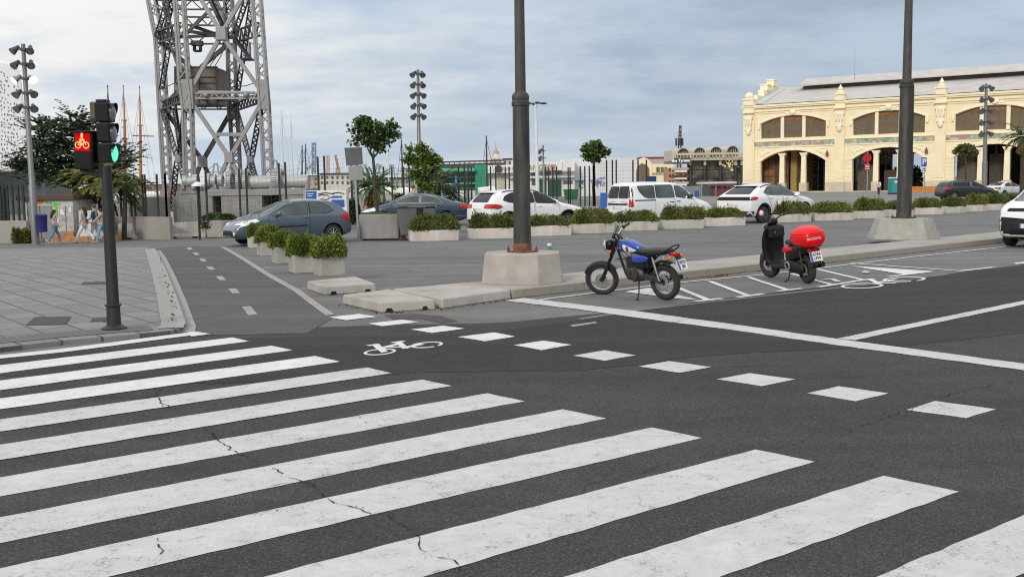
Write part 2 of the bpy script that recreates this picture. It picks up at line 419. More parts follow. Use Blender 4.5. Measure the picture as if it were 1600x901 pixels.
def strip(name, line, w, off, mat):
    pts = [G(*p) if not isinstance(p, Vector) else p for p in line]; L, Rr = [], []
    for i, p in enumerate(pts):
        d = pts[min(i + 1, len(pts) - 1)] - pts[max(i - 1, 0)]; n = V((-d.y, d.x, 0)).normalized() * (w / 2)
        L.append(p + n); Rr.append(p - n)
    return sheet(name, L + Rr[::-1], off, mat)
def multi(name, polys, off, mat):
    bm = tri2d([[(p[0], p[1]) for p in poly] for poly in polys])
    for v in bm.verts: v.co.z = gz(v.co.x, v.co.y) + off
    bm.normal_update()
    for f in bm.faces:
        if f.normal.z < 0: f.normal_flip()
    me = bpy.data.meshes.new(name); bm.to_mesh(me); bm.free(); me.materials.append(mat)
    o = bpy.data.objects.new(name, me); COL.objects.link(o); return struct(o)
def rough_edge(poly, amp, seed):
    q = random.Random(seed); out = []
    for a, b in zip(poly, poly[1:] + poly[:1]):
        n = max(2, int((b - a).length / .12)); n = min(n, 60)
        d = b - a; nn = V((-d.y, d.x, 0)).normalized()
        out += [a + d * (i / n) + nn * (q.uniform(-amp, amp) if i else 0) for i in range(n)]
    return out
Z1 = 0.009
# zebra stripes: (x=0 upper/lower) and right corners
stripes = [((0, 571.5), (0, 584), (363, 528), (389, 534)), ((0, 595.5), (0, 610.5), (424, 541), (457, 548)), ((0, 623.5), (0, 640.5), (492, 557), (531, 566)),
           ((0, 656.5), (0, 675.5), (574, 575), (611, 584)), ((0, 696), (0, 720), (660, 594), (706, 604)), ((0, 746.5), (0, 776.5), (762, 615), (820, 627.5)),
           ((0, 809), (0, 849.5), (879, 640), (947.5, 654.5)), ((0, 889), (172, 901), (1018.5, 668.5), (1096.5, 685)), ((415, 901), (667, 901), (1180, 703), (1273, 722)),
           ((885, 901), (1130, 901), (1381, 744), (1498.5, 769)), ((1372, 901), (1590, 901), (1640, 789), (1780, 826))]
for i, (a, b, c, d) in enumerate(stripes):
    A, B, C_, D_ = G(*a), G(*b), G(*c), G(*d)
    A2 = A + (A - C_).normalized() * (3.5 if i < 8 else 5 if i < 10 else 1.2); B2 = B + (B - D_).normalized() * (3.5 if i < 8 else 5 if i < 10 else 1.2)
    multi('zebra_stripe', [rough_edge([A2, C_, D_, B2], .006, i)], Z1 if i < 5 else .0062, P_new if i < 3 else P_old)
strip('edge_line', [(-60, 564.5), (0, 558.5), (90, 549.5), (180, 538), (270, 526), (298, 522.5)], .26, Z1 + .002, P_new)
multi('edge_line', [px([(287, 521.5), (302, 518.5), (329, 523), (300, 527)])], Z1 + .004, P_new)
dashes = [[(514, 496.3), (560.8, 491), (588.9, 495.5), (540.9, 500.9)], [(575, 506), (628, 500), (654, 504), (597, 510.3)], [(641.5, 515.5), (692.5, 509.5), (726, 514), (675, 521)],
          [(715, 527), (772, 520), (805, 526.5), (757, 534)], [(802.5, 540), (849, 533), (893.5, 539.5), (846, 548)], [(895, 556.5), (945, 548), (993.5, 556), (945, 564.5)],
          [(998, 573.5), (1045, 565), (1111, 574.5), (1062, 583.5)], [(1120, 593), (1171, 583.5), (1242.5, 593), (1190, 604)], [(1261, 615), (1310, 604), (1388, 615), (1337.5, 627.5)],
          [(1416, 641), (1461, 627), (1556, 640), (1510, 654)], [(1612, 671), (1660, 656), (1770, 671), (1720, 688)]]
for i, d in enumerate(dashes): multi('crossing_dash', [rough_edge(px(d), .008, 40 + i)], Z1 if i < 7 else .0062, P_new if i < 5 else P_old)
multi('stop_line', [rough_edge(px([(818, 466), (905, 476), (1000, 487.5), (1150, 508), (1311, 530.5), (1620, 572), (1620, 582), (1311, 540.5), (1150, 517), (1000, 497.5), (905, 484), (787, 470.3)]), .012, 3)], Z1, P_old)
multi('lane_line', [rough_edge(px([(1308, 530), (1450, 501), (1600, 470.5), (1700, 449), (1700, 454), (1600, 476.5), (1450, 508), (1336, 532.5)]), .006, 4)], Z1 + .002, P_old)
strip('parking_line', [(842, 469), (932, 457.7), (1064, 441.5), (1199, 428.8), (1277, 419.5), (1424, 402), (1574, 385.2), (1700, 371)], .10, Z1, P_old)
def seg(a, b, w):
    a, b = G(*a), G(*b); d = b - a; n = V((-d.y, d.x, 0)).normalized() * (w / 2); return [a + n, b + n, b - n, a - n]
multi('parking_bay_mark', [seg((1109, 440), (1167, 462), .10), seg((1152, 465), (1192, 460), .11)], Z1 + .002, P_new)
multi('parking_bay_mark', [seg((1169, 433.5), (1230, 453.5), .10), seg((1215, 455.5), (1253, 451.3), .11)], Z1 + .002, P_new)
multi('parking_bay_mark', [seg((1236, 428), (1302, 446), .10), seg((1279, 449), (1333, 441), .11)], Z1 + .002, P_new)
multi('parking_bay_mark', [seg((1277, 421), (1349, 438), .10)], Z1 + .002, P_new)
multi('parking_bay_mark', [px([(976, 456.5), (1014, 450.5), (1090, 469), (1060, 467.5)]), seg((1060, 450.5), (1108, 470), .11), seg((1086, 471.7), (1128, 467), .11)], Z1 + .002, P_new)
multi('parking_bay_mark', [seg((1330, 411.5), (1503, 424), .10), seg((1498, 424), (1553, 418), .11)], Z1 + .002, P_new)
multi('parking_bay_mark', [px([(1329, 416), (1458, 424.6), (1412, 429.5)]), seg((1388, 433), (1458, 424.6), .10)], Z1 + .003, P_new)
multi('lane_dash', [px([(1583, 411.5), (1640, 405), (1640, 408.5), (1588, 413)])], Z1, P_new)
multi('lane_dash', [px([(890, 509), (930, 503.5), (934, 505), (896, 511)])], Z1, P_dull)
# bicycle symbols
def ering(cx, cy, rx, ry, wx, wy, t0=0, t1=360, n=28, sk=0.0):
    polys = []
    for i in range(n):
        a, b = R(t0 + (t1 - t0) * i / n), R(t0 + (t1 - t0) * (i + 1) / n)
        f = lambda t, q: (cx + (rx + q * wx) * math.cos(t), cy + (ry + q * wy) * math.sin(t) - sk * (rx + q * wx) * math.cos(t))
        polys.append(px([f(a, -.5), f(b, -.5), f(b, .5), f(a, .5)]))
    return polys
def pl(pts, w): return [seg(a, b, w) for a, b in zip(pts, pts[1:])]
multi('bicycle_symbol', ering(593.5, 550.8, 23, 4.2, 5, 1.4, -70, 270, sk=.08) + ering(667, 539.8, 23, 4.0, 5, 1.4, 60, 400, sk=.08) +
      [px([(580, 539.5), (592, 538.5), (606, 550), (596, 552)])] + [px([(617, 536), (627, 534.5), (639, 545), (629, 545.8)])] + pl([(592, 546), (625, 537.5)], .08) + pl([(598, 543.5), (632, 543)], .07) + pl([(634, 543.5), (660, 538.5)], .08) + pl([(574, 541), (592, 538.5)], .07) + pl([(612, 536.3), (632, 533.8)], .07), Z1 + .001, P_new)
multi('bicycle_symbol', ering(1347, 447.6, 31, 3.6, 5.5, 1.2, -60, 290, sk=.03) + ering(1413, 437.4, 31, 3.4, 5.5, 1.2, 70, 410, sk=.03) +
      pl([(1283, 438), (1300, 436.5), (1310, 441)], .10) + pl([(1330, 441), (1365, 436.3)], .10) + pl([(1349, 444), (1400, 443.0)], .11) + pl([(1358, 437), (1372, 443)], .11) + pl([(1372, 442), (1400, 437)], .08), Z1 + .005, P_new)
# bike path lines
for a, b in (((384.5, 479.5), (395.5, 493)), ((362.5, 451.5), (369.5, 459)), ((342, 432), (348.5, 438.3)), ((326.5, 417), (332, 422)), ((315, 404.5), (319.5, 409)), ((304.5, 395), (308.5, 399)), ((295, 387), (298, 390.5))):
    multi('path_dash', [seg(a, b, .13)], Z1 + .002, P_dull)
strip('path_edge_line', [(347, 386), (383.4, 406.8), (416.5, 428), (432, 437), (462.5, 453.6), (488, 472.8), (516, 493)], .13, Z1 + .002, P_dull)
# cracks worn through paint and asphalt
A_crack = asphalt('crack_dark', (0.014, 0.013, 0.012), grain=.5, cracks=0)
def crack(line, w, seed, gaps=.1, w0=.33):
    q = random.Random(seed); pts = [G(*p) for p in line]; polys = []
    def run(path_pts, w, jit):
        path = []; off = 0.0
        for a, b in zip(path_pts, path_pts[1:]):
            n = max(2, int((b - a).length / .045)); d = b - a; nn = V((-d.y, d.x, 0)).normalized()
            for i in range(n): off = off * .8 + q.gauss(0, jit); path.append(a + d * (i / n) + nn * off)
        for i, (a, b) in enumerate(zip(path, path[1:])):
            if q.random() < gaps: continue
            n = V((-(b - a).y, (b - a).x, 0)).normalized() * (w * w0 * q.uniform(.15, .75))
            polys.append([a + n, b + n * q.uniform(.6, 1), b - n, a - n * q.uniform(.6, 1)])
        return path
    path = run(pts, w, .013)
    for k in range(max(1, len(path) // 28)):         # side branches and crumbs
        p = path[q.randrange(len(path))]; t = q.uniform(0, 6.28); L = q.uniform(.12, .4); run([p, p + V((math.cos(t), math.sin(t), 0)) * L * .5, p + V((math.cos(t + .5), math.sin(t + .5), 0)) * L], w * .5, .012)
    for k in range(len(path) // 3):
        p = path[q.randrange(len(path))] + V((q.gauss(0, w * .8), q.gauss(0, w * .8), 0)); r = q.uniform(.002, .007); polys.append([p + V((r * math.cos(t), r * math.sin(t), 0)) for t in (0, 1.3, 2.4, 3.9, 5.1)])
    multi('road_crack', polys, Z1 + .0015, A_crack)
crack([(243, 608), (250, 622), (262, 640)], .035, 1); crack([(315, 672), (345, 687), (378, 707), (408, 722), (412, 730)], .026, 2)
crack([(425, 733), (455, 751), (478, 758), (508, 777), (560, 792), (598, 806)], .022, 3, .25); crack([(604, 806), (630, 826), (652, 842), (660, 860), (690, 878), (712, 884), (720, 901)], .018, 4, .2)
crack([(1210, 700), (1260, 684), (1315, 680), (1330, 672), (1418, 645), (1450, 636)], .018, 5, .25); crack([(1465, 622), (1500, 612), (1540, 604), (1600, 594)], .02, 6, .2)
crack([(690, 560), (760, 555), (850, 545), (950, 533), (1040, 526), (1100, 515)], .022, 7, .3)
crack([(1050, 505), (1180, 488), (1260, 480), (1330, 468), (1480, 455), (1600, 444)], .03, 8, .35)
crack([(905, 775), (925, 760), (990, 745), (1040, 722), (1120, 712), (1145, 703)], .014, 9, .35); crack([(250, 842), (256, 856), (262, 872)], .02, 10, .3)
crack([(150, 838), (280, 828), (350, 815), (470, 792)], .012, 11, .5); crack([(530, 640), (570, 658), (640, 690)], .012, 12, .5)

# ------------------------------------------------------------------ pavement on the left
def paver_mat():
    m, nt, b = newmat('pavers')
    co = nd(nt, 'ShaderNodeTexCoord').outputs['Object']
    mp = nd(nt, 'ShaderNodeMapping', {'Vector': co, 'Rotation': (0, 0, R(-128))}).outputs[0]
    br = nd(nt, 'ShaderNodeTexBrick', {'Vector': mp, 'Color1': (0.160, 0.160, 0.160, 1), 'Color2': (0.225, 0.224, 0.222, 1), 'Mortar': (0.040, 0.039, 0.037, 1), 'Scale': 1.0, 'Mortar Size': 0.017, 'Brick Width': 0.66, 'Row Height': 0.44, 'Bias': 0.0})
    br.offset = .42
    n = noise(nt, co, 1.2, 6, .7); c = mixc(nt, rng(nt, n, .35, .7, 0, .45), br.outputs[0], (0.12, 0.12, 0.122))
    g = noise(nt, co, 45, 3); c = mixc(nt, rng(nt, g, .3, .7, 0, .22), c, (0.30, 0.29, 0.28))
    nt.links.new(c, b.inputs['Base Color']); b.inputs['Roughness'].default_value = .8
    bn = nd(nt, 'ShaderNodeBump', {'Height': br.outputs['Fac'], 'Strength': .5, 'Distance': .006}, invert=True); nt.links.new(bn.outputs[0], b.inputs['Normal'])
    return m
def tactile_mat():
    m, nt, b = newmat('tactile')
    co = nd(nt, 'ShaderNodeTexCoord').outputs['Object']
    mp = nd(nt, 'ShaderNodeMapping', {'Vector': co, 'Rotation': (0, 0, R(-40))}).outputs[0]
    br = nd(nt, 'ShaderNodeTexBrick', {'Vector': mp, 'Color1': (0.085, 0.083, 0.08, 1), 'Color2': (0.11, 0.108, 0.104, 1), 'Mortar': (0.16, 0.155, 0.15, 1), 'Scale': 1.0, 'Mortar Size': 0.012, 'Brick Width': 0.2, 'Row Height': 0.07})
    nt.links.new(br.outputs[0], b.inputs['Base Color']); b.inputs['Roughness'].default_value = .85
    bn = nd(nt, 'ShaderNodeBump', {'Height': br.outputs['Fac'], 'Strength': .6, 'Distance': .006}, invert=True); nt.links.new(bn.outputs[0], b.inputs['Normal'])
    return m
M_paver = paver_mat()
side = px([(-420, 600), (-60, 555), (0, 550.5), (110, 538), (200, 530), (262, 524), (281, 520), (284, 512), (272, 470), (258, 430), (247, 404), (240, 392), (225, 388.5), (120, 388), (0, 391), (-200, 396), (-420, 404)])
sheet('pavement', side, .055, M_paver, thick=.2)
kl = [(281, 520), (284, 512), (272, 470), (258, 430), (247, 404), (240, 392)]
M_kerb = pbr('kerb_stone', (0.33, 0.30, 0.255), .9, var=.15, scale=3, bump=.3, bscale=50, dirt=(.12, .10, .08), dirt_amt=.5, dscale=3)
M_kerbg = pbr('kerb_grey', (.30, .298, .29), .9, var=.15, scale=3, bump=.3, bscale=50, dirt=(.16, .15, .135), dirt_amt=.5, dscale=3)
strip('kerb', [G(x - 14 + i * 1.6, y) for i, (x, y) in enumerate(kl)], .30, .064, M_kerbg)
strip('kerb_line', [G(x - 1, y) for i, (x, y) in enumerate(kl)], .10, .066, P_dull)
strip('gutter', [G(x + 8 - i * .8, y) for i, (x, y) in enumerate(kl)], .24, .014, M_kerbg)
strip('tactile_paving', [(-60, 546.5), (0, 539.5), (90, 530.5), (180, 523), (236, 519)], .50, .060, tactile_mat())
# pale paving on the far pavement, and dirt where the kerb meets it
M_iron = pbr('cast_iron', (0.06, 0.058, 0.055), .7, metal=.3, var=.2, scale=12, bump=.5, bscale=120)
for i, q in enumerate(([(41, 515), (55, 502.5), (111, 501.5), (103, 514)], [(141, 509.5), (147, 503.5), (172, 503), (170, 509)], [(127, 449.5), (131, 445.5), (172, 445), (171, 449)])):
    c = px(q); mb = MB(); mb.prism([(p.x, p.y) for p in c], .05, .066); o = mb.build('manhole_cover', M_iron); struct(o)
sheet('manhole_cover', px([(958, 404.8), (975, 403), (1002, 404), (985, 406.2)]), .016, M_iron)
# patches on the old surface in front of the median
A_patch = asphalt('asphalt_patch', (0.10, 0.095, 0.088), grain=.3, patch=.3, cracks=.3)
q = random.Random(4)
cen = px([(600, 492), (650, 490), (690, 494), (715, 502), (690, 505), (655, 498), (615, 499)])
sheet('stain', cen, .0042, asphalt('damp_stain', (0.075, 0.070, 0.064), grain=.3, cracks=.2))
A_lip = asphalt('asphalt_lip', (0.17, 0.165, 0.155), grain=.25, patch=.3, cracks=.2)
strip('road_seam', [(905, 499), (1000, 484.5), (1120, 470.7), (1250, 456.5), (1380, 441.8), (1480, 428.8)], .10, .0075, A_lip)

# ------------------------------------------------------------------ median kerb and loose slabs
def prism_px(name, top, z, mat, parent=None, bevel=.012, inset=0.0):
    pts = [G(a, b, z) for a, b in top]
    c = sum(pts, V((0, 0, 0))) / len(pts)
    mb = MB(); mb.prism([(p.x, p.y) for p in pts], 0.0, z, [(c.x + (p.x - c.x) * (1 - inset), c.y + (p.y - c.y) * (1 - inset)) for p in pts])
    return mb, c
K0, K1 = G(802, 452.5, .14), G(1570, 371, .14)
B0, B1 = G(745, 441, .14), G(1566, 361, .14)
kd = (K1 - K0).normalized(); n0 = V((-kd.y, kd.x, 0)); LK = (K1 - K0).length + 30
wk = (B1 - K0).dot(n0)
M_med = pbr('median_paving', (0.34, 0.325, 0.30), .9, var=.12, scale=1.5, bump=.3, bscale=55, dirt=(.18, .16, .13), dirt_amt=.45, dscale=1.2)
mb = MB(); i = 0; t = 0.0; qq = random.Random(5)
while t < LK:
    w = 1.45 + qq.uniform(-.35, .45); a = K0 + kd * (t + .004); b = K0 + kd * min(LK, t + w - .006); dz = qq.uniform(-.004, .004)
    mb.prism([(p.x, p.y) for p in (a, b, b + n0 * .17, a + n0 * .17)], 0, .14 + dz); t += w
struct(mb.build('median_kerb', M_kerb, bevel=.012))
mb = MB(); a, b = K0 + n0 * .172, K0 + kd * LK + n0 * .172
mb.prism([(p.x, p.y) for p in (a, b, b + n0 * (wk - .17), a + n0 * (wk - .17))], 0, .134)
struct(mb.build('median_paving', M_med))
def slab(name, label, top, z=.145, notches=()):
    mb, c = prism_px(name, top, z, M_conc, inset=.03)
    root = thing(name, label, 'slab', (c.x, c.y, 0)); o = mb.build('slab_body', M_conc, root, bevel=.02, world=True)
    nb = MB()
    e0, e1 = G(*top[3], z), G(*top[2], z)
    for (a, b) in notches:
        p, q = e0.lerp(e1, a), e0.lerp(e1, b); d = (q - p).normalized(); n = V((-d.y, d.x, 0)); n = n if n.dot(c - p) > 0 else -n
        nb.prism([(w.x, w.y) for w in (p - n * .004, q - n * .004, q + n * .1, p + n * .1)], 0.002, .058, [(w.x, w.y) for w in (p + d * .03 - n * .001, q - d * .03 - n * .001, q - d * .03 + n * .1, p + d * .03 + n * .1)])
    nb.build('lifting_slot', M_black, root, world=True)
slab('concrete_slab', 'free-standing concrete slab with two lifting slots below the nearest shrub box', [(479, 439), (556, 431), (588, 442.5), (507, 447.7)], notches=((.10, .24), (.76, .90)))
slab('concrete_slab', 'outermost loose concrete slab at the tip of the median with slots along its foot', [(534, 460), (608.6, 451), (680.5, 467.6), (595, 472.5)], notches=((.07, .23), (.74, .87)))
slab('concrete_slab', 'broken concrete slab joining the loose slab to the kerbed median', [(612, 451), (729, 440.5), (799, 452.3), (691, 466.8)])
# ------------------------------------------------------------------ cars
def carpaint(name, col, metal=0.0):
    return pbr(name, col, .28, metal=metal, var=.04, scale=1.0, coat=.7, spec=.5, dirt=scol(col, .55), dirt_amt=.25, dscale=1.5)
PNT = dict(greyblue=carpaint('paint_grey_blue', (0.088, 0.122, 0.155), .35), navy=carpaint('paint_navy', (0.035, 0.055, 0.085), .35), white=carpaint('paint_white', (0.78, 0.785, 0.79)),
           black=carpaint('paint_black', (0.015, 0.018, 0.022), .2))
def interp(pl, x):
    if x <= pl[0][0]: return pl[0][1]
    for (a, b), (c, d) in zip(pl, pl[1:]):
        if x <= c: return b if c == a else b + (d - b) * (x - a) / (c - a)
    return pl[-1][1]
def body_mesh(s, paint):
    L, W = s['L'], s['W']; zl = s.get('zl', .2); xs = set(x for x, z in s['top'])
    xs |= {0.0, .04, .14, .35, L - .35, L - .14, L - .04, L}
    x = .6
    while x < L - .5: xs.add(round(x, 2)); x += .32
    xs = sorted(xs); out = [xs[0]]
    for x in xs[1:]:
        if x - out[-1] > .035: out.append(x)
    bm = bmesh.new(); rings = []
    for x in out:
        zt = interp(s['top'], x); zb = min(interp(s['belt'], x), zt - .06); u = max(0, 1 - (L - x) / s.get('fr', .7)); w0 = max(0, 1 - x / s.get('rr', .35))
        w = W / 2 * (1 - s.get('ft', .20) * u * u) * (1 - s.get('rt', .10) * w0 * w0)
        zlx = zl + .10 * max(0, 1 - (L - x) / .35) + .12 * max(0, 1 - x / .35)
        gh = max(0.0, min(1.0, (zt - zb - .06) / .3)); wt = w * (.90 + (s['rw'] - .90) * gh)
        ptsr = [(0, zlx), (w * .84, zlx), (w * .955, zlx + .07), (w, zlx + .5 * (zb - zlx)), (w * .985, zb - .06), (w * .965, zb), (w * .965 + (wt - w * .965) * .9, zb + (zt - zb) * .82), (wt * .90, zt - (zt - zb) * .04 - .012), (wt * .5, zt), (0, zt + .012)]
        ring = [bm.verts.new((x, y, z)) for y, z in ptsr] + [bm.verts.new((x, -y, z)) for y, z in ptsr[-2:0:-1]]
        rings.append(ring)
    n = len(rings[0])
    for A, B in zip(rings, rings[1:]):
        for j in range(n): bm.faces.new((A[j], A[(j + 1) % n], B[(j + 1) % n], B[j]))
    bm.faces.new(rings[0][::-1]); bm.faces.new(rings[-1])
    for v in bm.verts: v.co.x -= (s['xr'] + s['xf']) / 2
    bmesh.ops.recalc_face_normals(bm, faces=bm.faces)
    me = bpy.data.meshes.new('body'); bm.to_mesh(me); bm.free(); me.materials.append(paint); me.materials.append(M_black)
    o = bpy.data.objects.new('body', me); COL.objects.link(o)
    md = o.modifiers.new('s', 'SUBSURF'); md.levels = md.render_levels = 2
    bake(o); o.data.polygons.foreach_set('use_smooth', [True] * len(o.data.polygons))
    return o
def proj(bvh, polys, axis, sgn, off, step=.09, lim=None):
    """lay a flat outline onto the bodywork: polys in (x,z) from the side, (y,z) from front/back, (x,y) from above"""
    bm = bmesh.new(); D = {'y': V((0, -sgn, 0)), 'x': V((-sgn, 0, 0)), 'z': V((0, 0, -1))}[axis]
    for poly in polys:
        f = bm.faces.new([bm.verts.new({'y': (p[0], 0, p[1]), 'x': (0, p[0], p[1]), 'z': (p[0], p[1], 0)}[axis]) for p in poly])
    bmesh.ops.triangulate(bm, faces=bm.faces)
    for ax in {'y': (0, 2), 'x': (1, 2), 'z': (0, 1)}[axis]: slice_bm(bm, ax, step)
    hits = [bvh.ray_cast(v.co - D * 6, D) for v in bm.verts]
    ex = [h[0].x * sgn for h in hits if h[0] is not None] if axis == 'x' else []; ex = max(ex) * sgn if ex else 0
    for v, h in zip(bm.verts, hits):
        if lim and h[0] is not None and abs(h[0].x - ex) > lim: h = bvh.find_nearest(V((ex - sgn * lim * .5, v.co.y, v.co.z)))
        if h[0] is None and axis == 'x': h = bvh.find_nearest(V((ex - sgn * .1, v.co.y, v.co.z)))
        if h[0] is None: h = bvh.find_nearest(v.co - D * 1.2)
        v.co = h[0] - D * off * .8 + h[1] * off * .2
    return bm
def addbm(dst, src, mi=0):
    t = bpy.data.meshes.new('t'); src.to_mesh(t); src.free(); k = len(dst.bm.faces)
    dst.bm.from_mesh(t); dst.bm.faces.ensure_lookup_table(); bpy.data.meshes.remove(t)
    for f in dst.bm.faces[k:]: f.material_index = mi
    return dst
def roundpoly(p, r, n=3):
    out = []; k = len(p)
    for i in range(k):
        a, b, c = V(p[i - 1]), V(p[i]), V(p[(i + 1) % k]); da, dc = (a - b), (c - b)
        q = min(r, da.length * .4, dc.length * .4); s, e = b + da.normalized() * q, b + dc.normalized() * q
        for j in range(n + 1):
            t = j / n; out.append(tuple((s * (1 - t) + b * t) * (1 - t) + (b * (1 - t) + e * t) * t))
    return out
def grow(p, d):
    c = sum((V(q) for q in p), V((0, 0))) / len(p)
    return [tuple(V(q) + (V(q) - c).normalized() * d) for q in p]
def wheel(root, x, y, r, sgn, w=.20, spokes=5, rimmat=None):
    mb = MB(); hw = w / 2
    prof = [(r * .66, -hw * .92), (r * .80, -hw), (r * .94, -hw * .94), (r * .99, -hw * .70), (r, 0), (r * .99, hw * .70), (r * .94, hw * .94), (r * .80, hw), (r * .66, hw * .92)]
    mb.lathe(prof, (0, 0, 0), 'Y', 32, cap=False)
    mb.lathe([(r * .66, -hw * .5), (.01, -hw * .5)], (0, 0, 0), 'Y', 24, cap=False)
    o = mb.build('wheel', M_rubber, root, smooth=True); o.location = (x, y, r)
    rb = MB(); f = hw * .86 * sgn
    rb.lathe([(r * .60, f * .2), (r * .66, f * .95), (r * .69, f * 1.06), (r * .64, f * 1.08), (r * .61, f * .6)], (0, 0, 0), 'Y', 32, cap=False)
    rb.lathe([(.0, f * .95), (r * .13, f * .95), (r * .15, f * .7), (r * .15, f * .2)], (0, 0, 0), 'Y', 16, cap=False)
    for k in range(spokes):
        t = 2 * math.pi * k / spokes + .3
        for dt in (-.12, .12) if spokes < 7 else (0,):
            a = V((math.cos(t + dt * .5) * r * .10, f * .92, math.sin(t + dt * .5) * r * .10)); b = V((math.cos(t + dt * 1.6) * r * .63, f * .90, math.sin(t + dt * 1.6) * r * .63))
            rb.bar(a, b, .028 if spokes < 7 else .04, .022)
    rb.build('rim', rimmat or M_alu, o, smooth=True)
    db = MB(); db.lathe([(r * .58, f * .15), (.005, f * .15)], (0, 0, 0), 'Y', 24, cap=False); db.build('brake_disc', M_steeld, o)
    return o
def plate(root, x, z, w, h, txt, sgn, tilt=0.0, name='licence_plate'):
    mb = MB(); mb.box((0, 0, 0), (.012, w, h)); o = mb.build(name, M_white, root); o.location = (x, 0, z); o.rotation_euler = (0, tilt * sgn, 0)
    b = MB(); b.box((.0075 * sgn, (w / 2 - .022) * -sgn, 0), (.004, .04, h * .96)); b.build('country_band', M_blue, o)
    if txt: text_mesh(txt, h * (.72 if '\n' not in txt else .42), M_text, 'lettering', o, tmat((.0085 * sgn, .02 * sgn, 0), (0, sgn, 0), (0, 0, 1)), .001, bold=.002)
    return o
def car(name, label, cat, s, pR, pF, near, paint, group):
    """pR, pF: ground points under the near-side rear and front wheels; near=+1 when the car's left side faces us"""
    paint = PNT[paint]; a, b = G(*pR), G(*pF); d = (b - a); d.z = 0; yaw = math.atan2(d.y, d.x); d.normalize()
    left = V((-d.y, d.x, 0)); mid = (a + b) / 2 - left * near * (s['W'] / 2 - .12); mid.z = gz(mid.x, mid.y) if 'z' not in s else s['z']
    root = thing(name, label, cat, mid, yaw, group); root.scale = (s.get('sc', 1),) * 3
    L, W = s['L'], s['W']; x0 = (s['xr'] + s['xf']) / 2
    X = lambda p: [(q[0] - x0, q[1]) for q in p]
    body = body_mesh(s, paint); dg = bpy.context.evaluated_depsgraph_get()
    bm = bmesh.new(); bm.from_mesh(body.data); bvh = BVHTree.FromBMesh(bm); bm.free()
    r = s['r']
    # wheel arches
    cut = MB(); cut.mi = 1
    for xw in (s['xr'], s['xf']):
        for sg in (1, -1): cut.cyl((xw - x0, sg * (W / 2 - .30), r * 1.02), (xw - x0, sg * (W / 2 + .3), r * 1.02), r + .055, n=32)
    co = cut.build('cutter', [M_black, M_black], None)
    md = body.modifiers.new('b', 'BOOLEAN'); md.object = co; md.operation = 'DIFFERENCE'; md.solver = 'EXACT'
    bake(body); bpy.data.objects.remove(co); body.parent = root
    try: body.data.set_sharp_from_angle(angle=R(40))
    except Exception: pass
    for xw in (s['xr'], s['xf']):
        for sg in (1, -1): wheel(root, xw - x0, sg * (W / 2 - .125), r, sg, spokes=s.get('spokes', 5), rimmat=s.get('rim'))
    if s.get('clad'):                                   # dark plastic arch flares and sills
        mb = MB()
        for sg in (1, -1):
            for xw in (s['xr'], s['xf']):
                ring = lambda q: [(xw - x0 + q * math.cos(t), r * 1.02 + q * math.sin(t)) for t in [R(-8 + 196 * k / 18) for k in range(19)]]
                I, O = ring(r + .055), ring(r + .12)
                addbm(mb, proj(bvh, [[I[k], I[k + 1], O[k + 1], O[k]] for k in range(18)], 'y', sg, .009))
            addbm(mb, proj(bvh, [X([(s['xr'] + r + .05, .22), (s['xf'] - r - .05, .22), (s['xf'] - r - .05, .36), (s['xr'] + r + .05, .36)])], 'y', sg, .009))
        mb.build('wheel_arch_trim', M_black, root, smooth='all')
    for i, dpoly in enumerate(s.get('doors', [])):      # door skins with shut lines
        for sg in (1, -1):
            p = roundpoly(X(dpoly), .06); mb = MB()
            addbm(mb, proj(bvh, [p], 'y', sg, .003), 1); addbm(mb, proj(bvh, [grow(p, -.016)], 'y', sg, .006), 0)
            o = mb.build('door', [paint, M_black], root, smooth='all')
            hx, hz = s['handles'][i]; hp = bvh.ray_cast(V((hx - x0, sg * 4, hz)), V((0, -sg, 0)))[0]
            if hp is not None:
                hb = MB(); hb.tube([hp + V((-.09, sg * .004, 0)), hp + V((-.07, sg * .035, .004)), hp + V((.07, sg * .035, .004)), hp + V((.09, sg * .004, 0))], .013, 8)
                hb.build('handle', M_black if s.get('hblack') else paint, o, smooth=True)
    for p in s.get('side_glass', []):
        for sg in (1, -1):
            mb = MB(); q = roundpoly(X(p), .06)
            addbm(mb, proj(bvh, [grow(q, .022)], 'y', sg, .008), 1); addbm(mb, proj(bvh, [q], 'y', sg, .011), 0)
            mb.build('side_window', [s.get('gl', M_glass), s.get('wtrim', M_black)], root, smooth='all')
    if 'screen_f' in s:
        mb = MB(); q = roundpoly(s['screen_f'], .08); addbm(mb, proj(bvh, [grow(q, .02)], 'x', 1, .007), 1); addbm(mb, proj(bvh, [q], 'x', 1, .010), 0)
        o = mb.build('windscreen', [s.get('glf', M_glassc), M_black], root, smooth='all')
    if 'screen_r' in s:
        for q in s['screen_r'] if isinstance(s['screen_r'][0], list) else [s['screen_r']]:
            mb = MB(); q = roundpoly(q, .07); addbm(mb, proj(bvh, [grow(q, .02)], 'x', -1, .007), 1); addbm(mb, proj(bvh, [q], 'x', -1, .010), 0)
            mb.build('rear_window', [M_glass, M_black], root, smooth='all')
    for nm, mat, sd, fb, sx in (('tail_light', M_redl, 'tail_s', 'tail_b', -1), ('headlight', M_clear, 'head_s', 'head_f', 1), ('fog_light', M_clear, None, 'fog_f', 1)):
        for sg in (1, -1):
            mb = MB()
            if sd in s: addbm(mb, proj(bvh, [X(s[sd])], 'y', sg, .012, .05))
            if fb in s: addbm(mb, proj(bvh, [[(y * sg, z) for y, z in s[fb]]], 'x', sx, .012, .05, .30))
            if len(mb.bm.faces): mb.build(nm, mat, root, smooth='all')
            else: mb.bm.free()
    for nm, mat, p, sx, off in s.get('front_trim', []):
        mb = MB(); addbm(mb, proj(bvh, [p], 'x', sx, off, .09, .5)); mb.build(nm, mat, root, smooth='all')
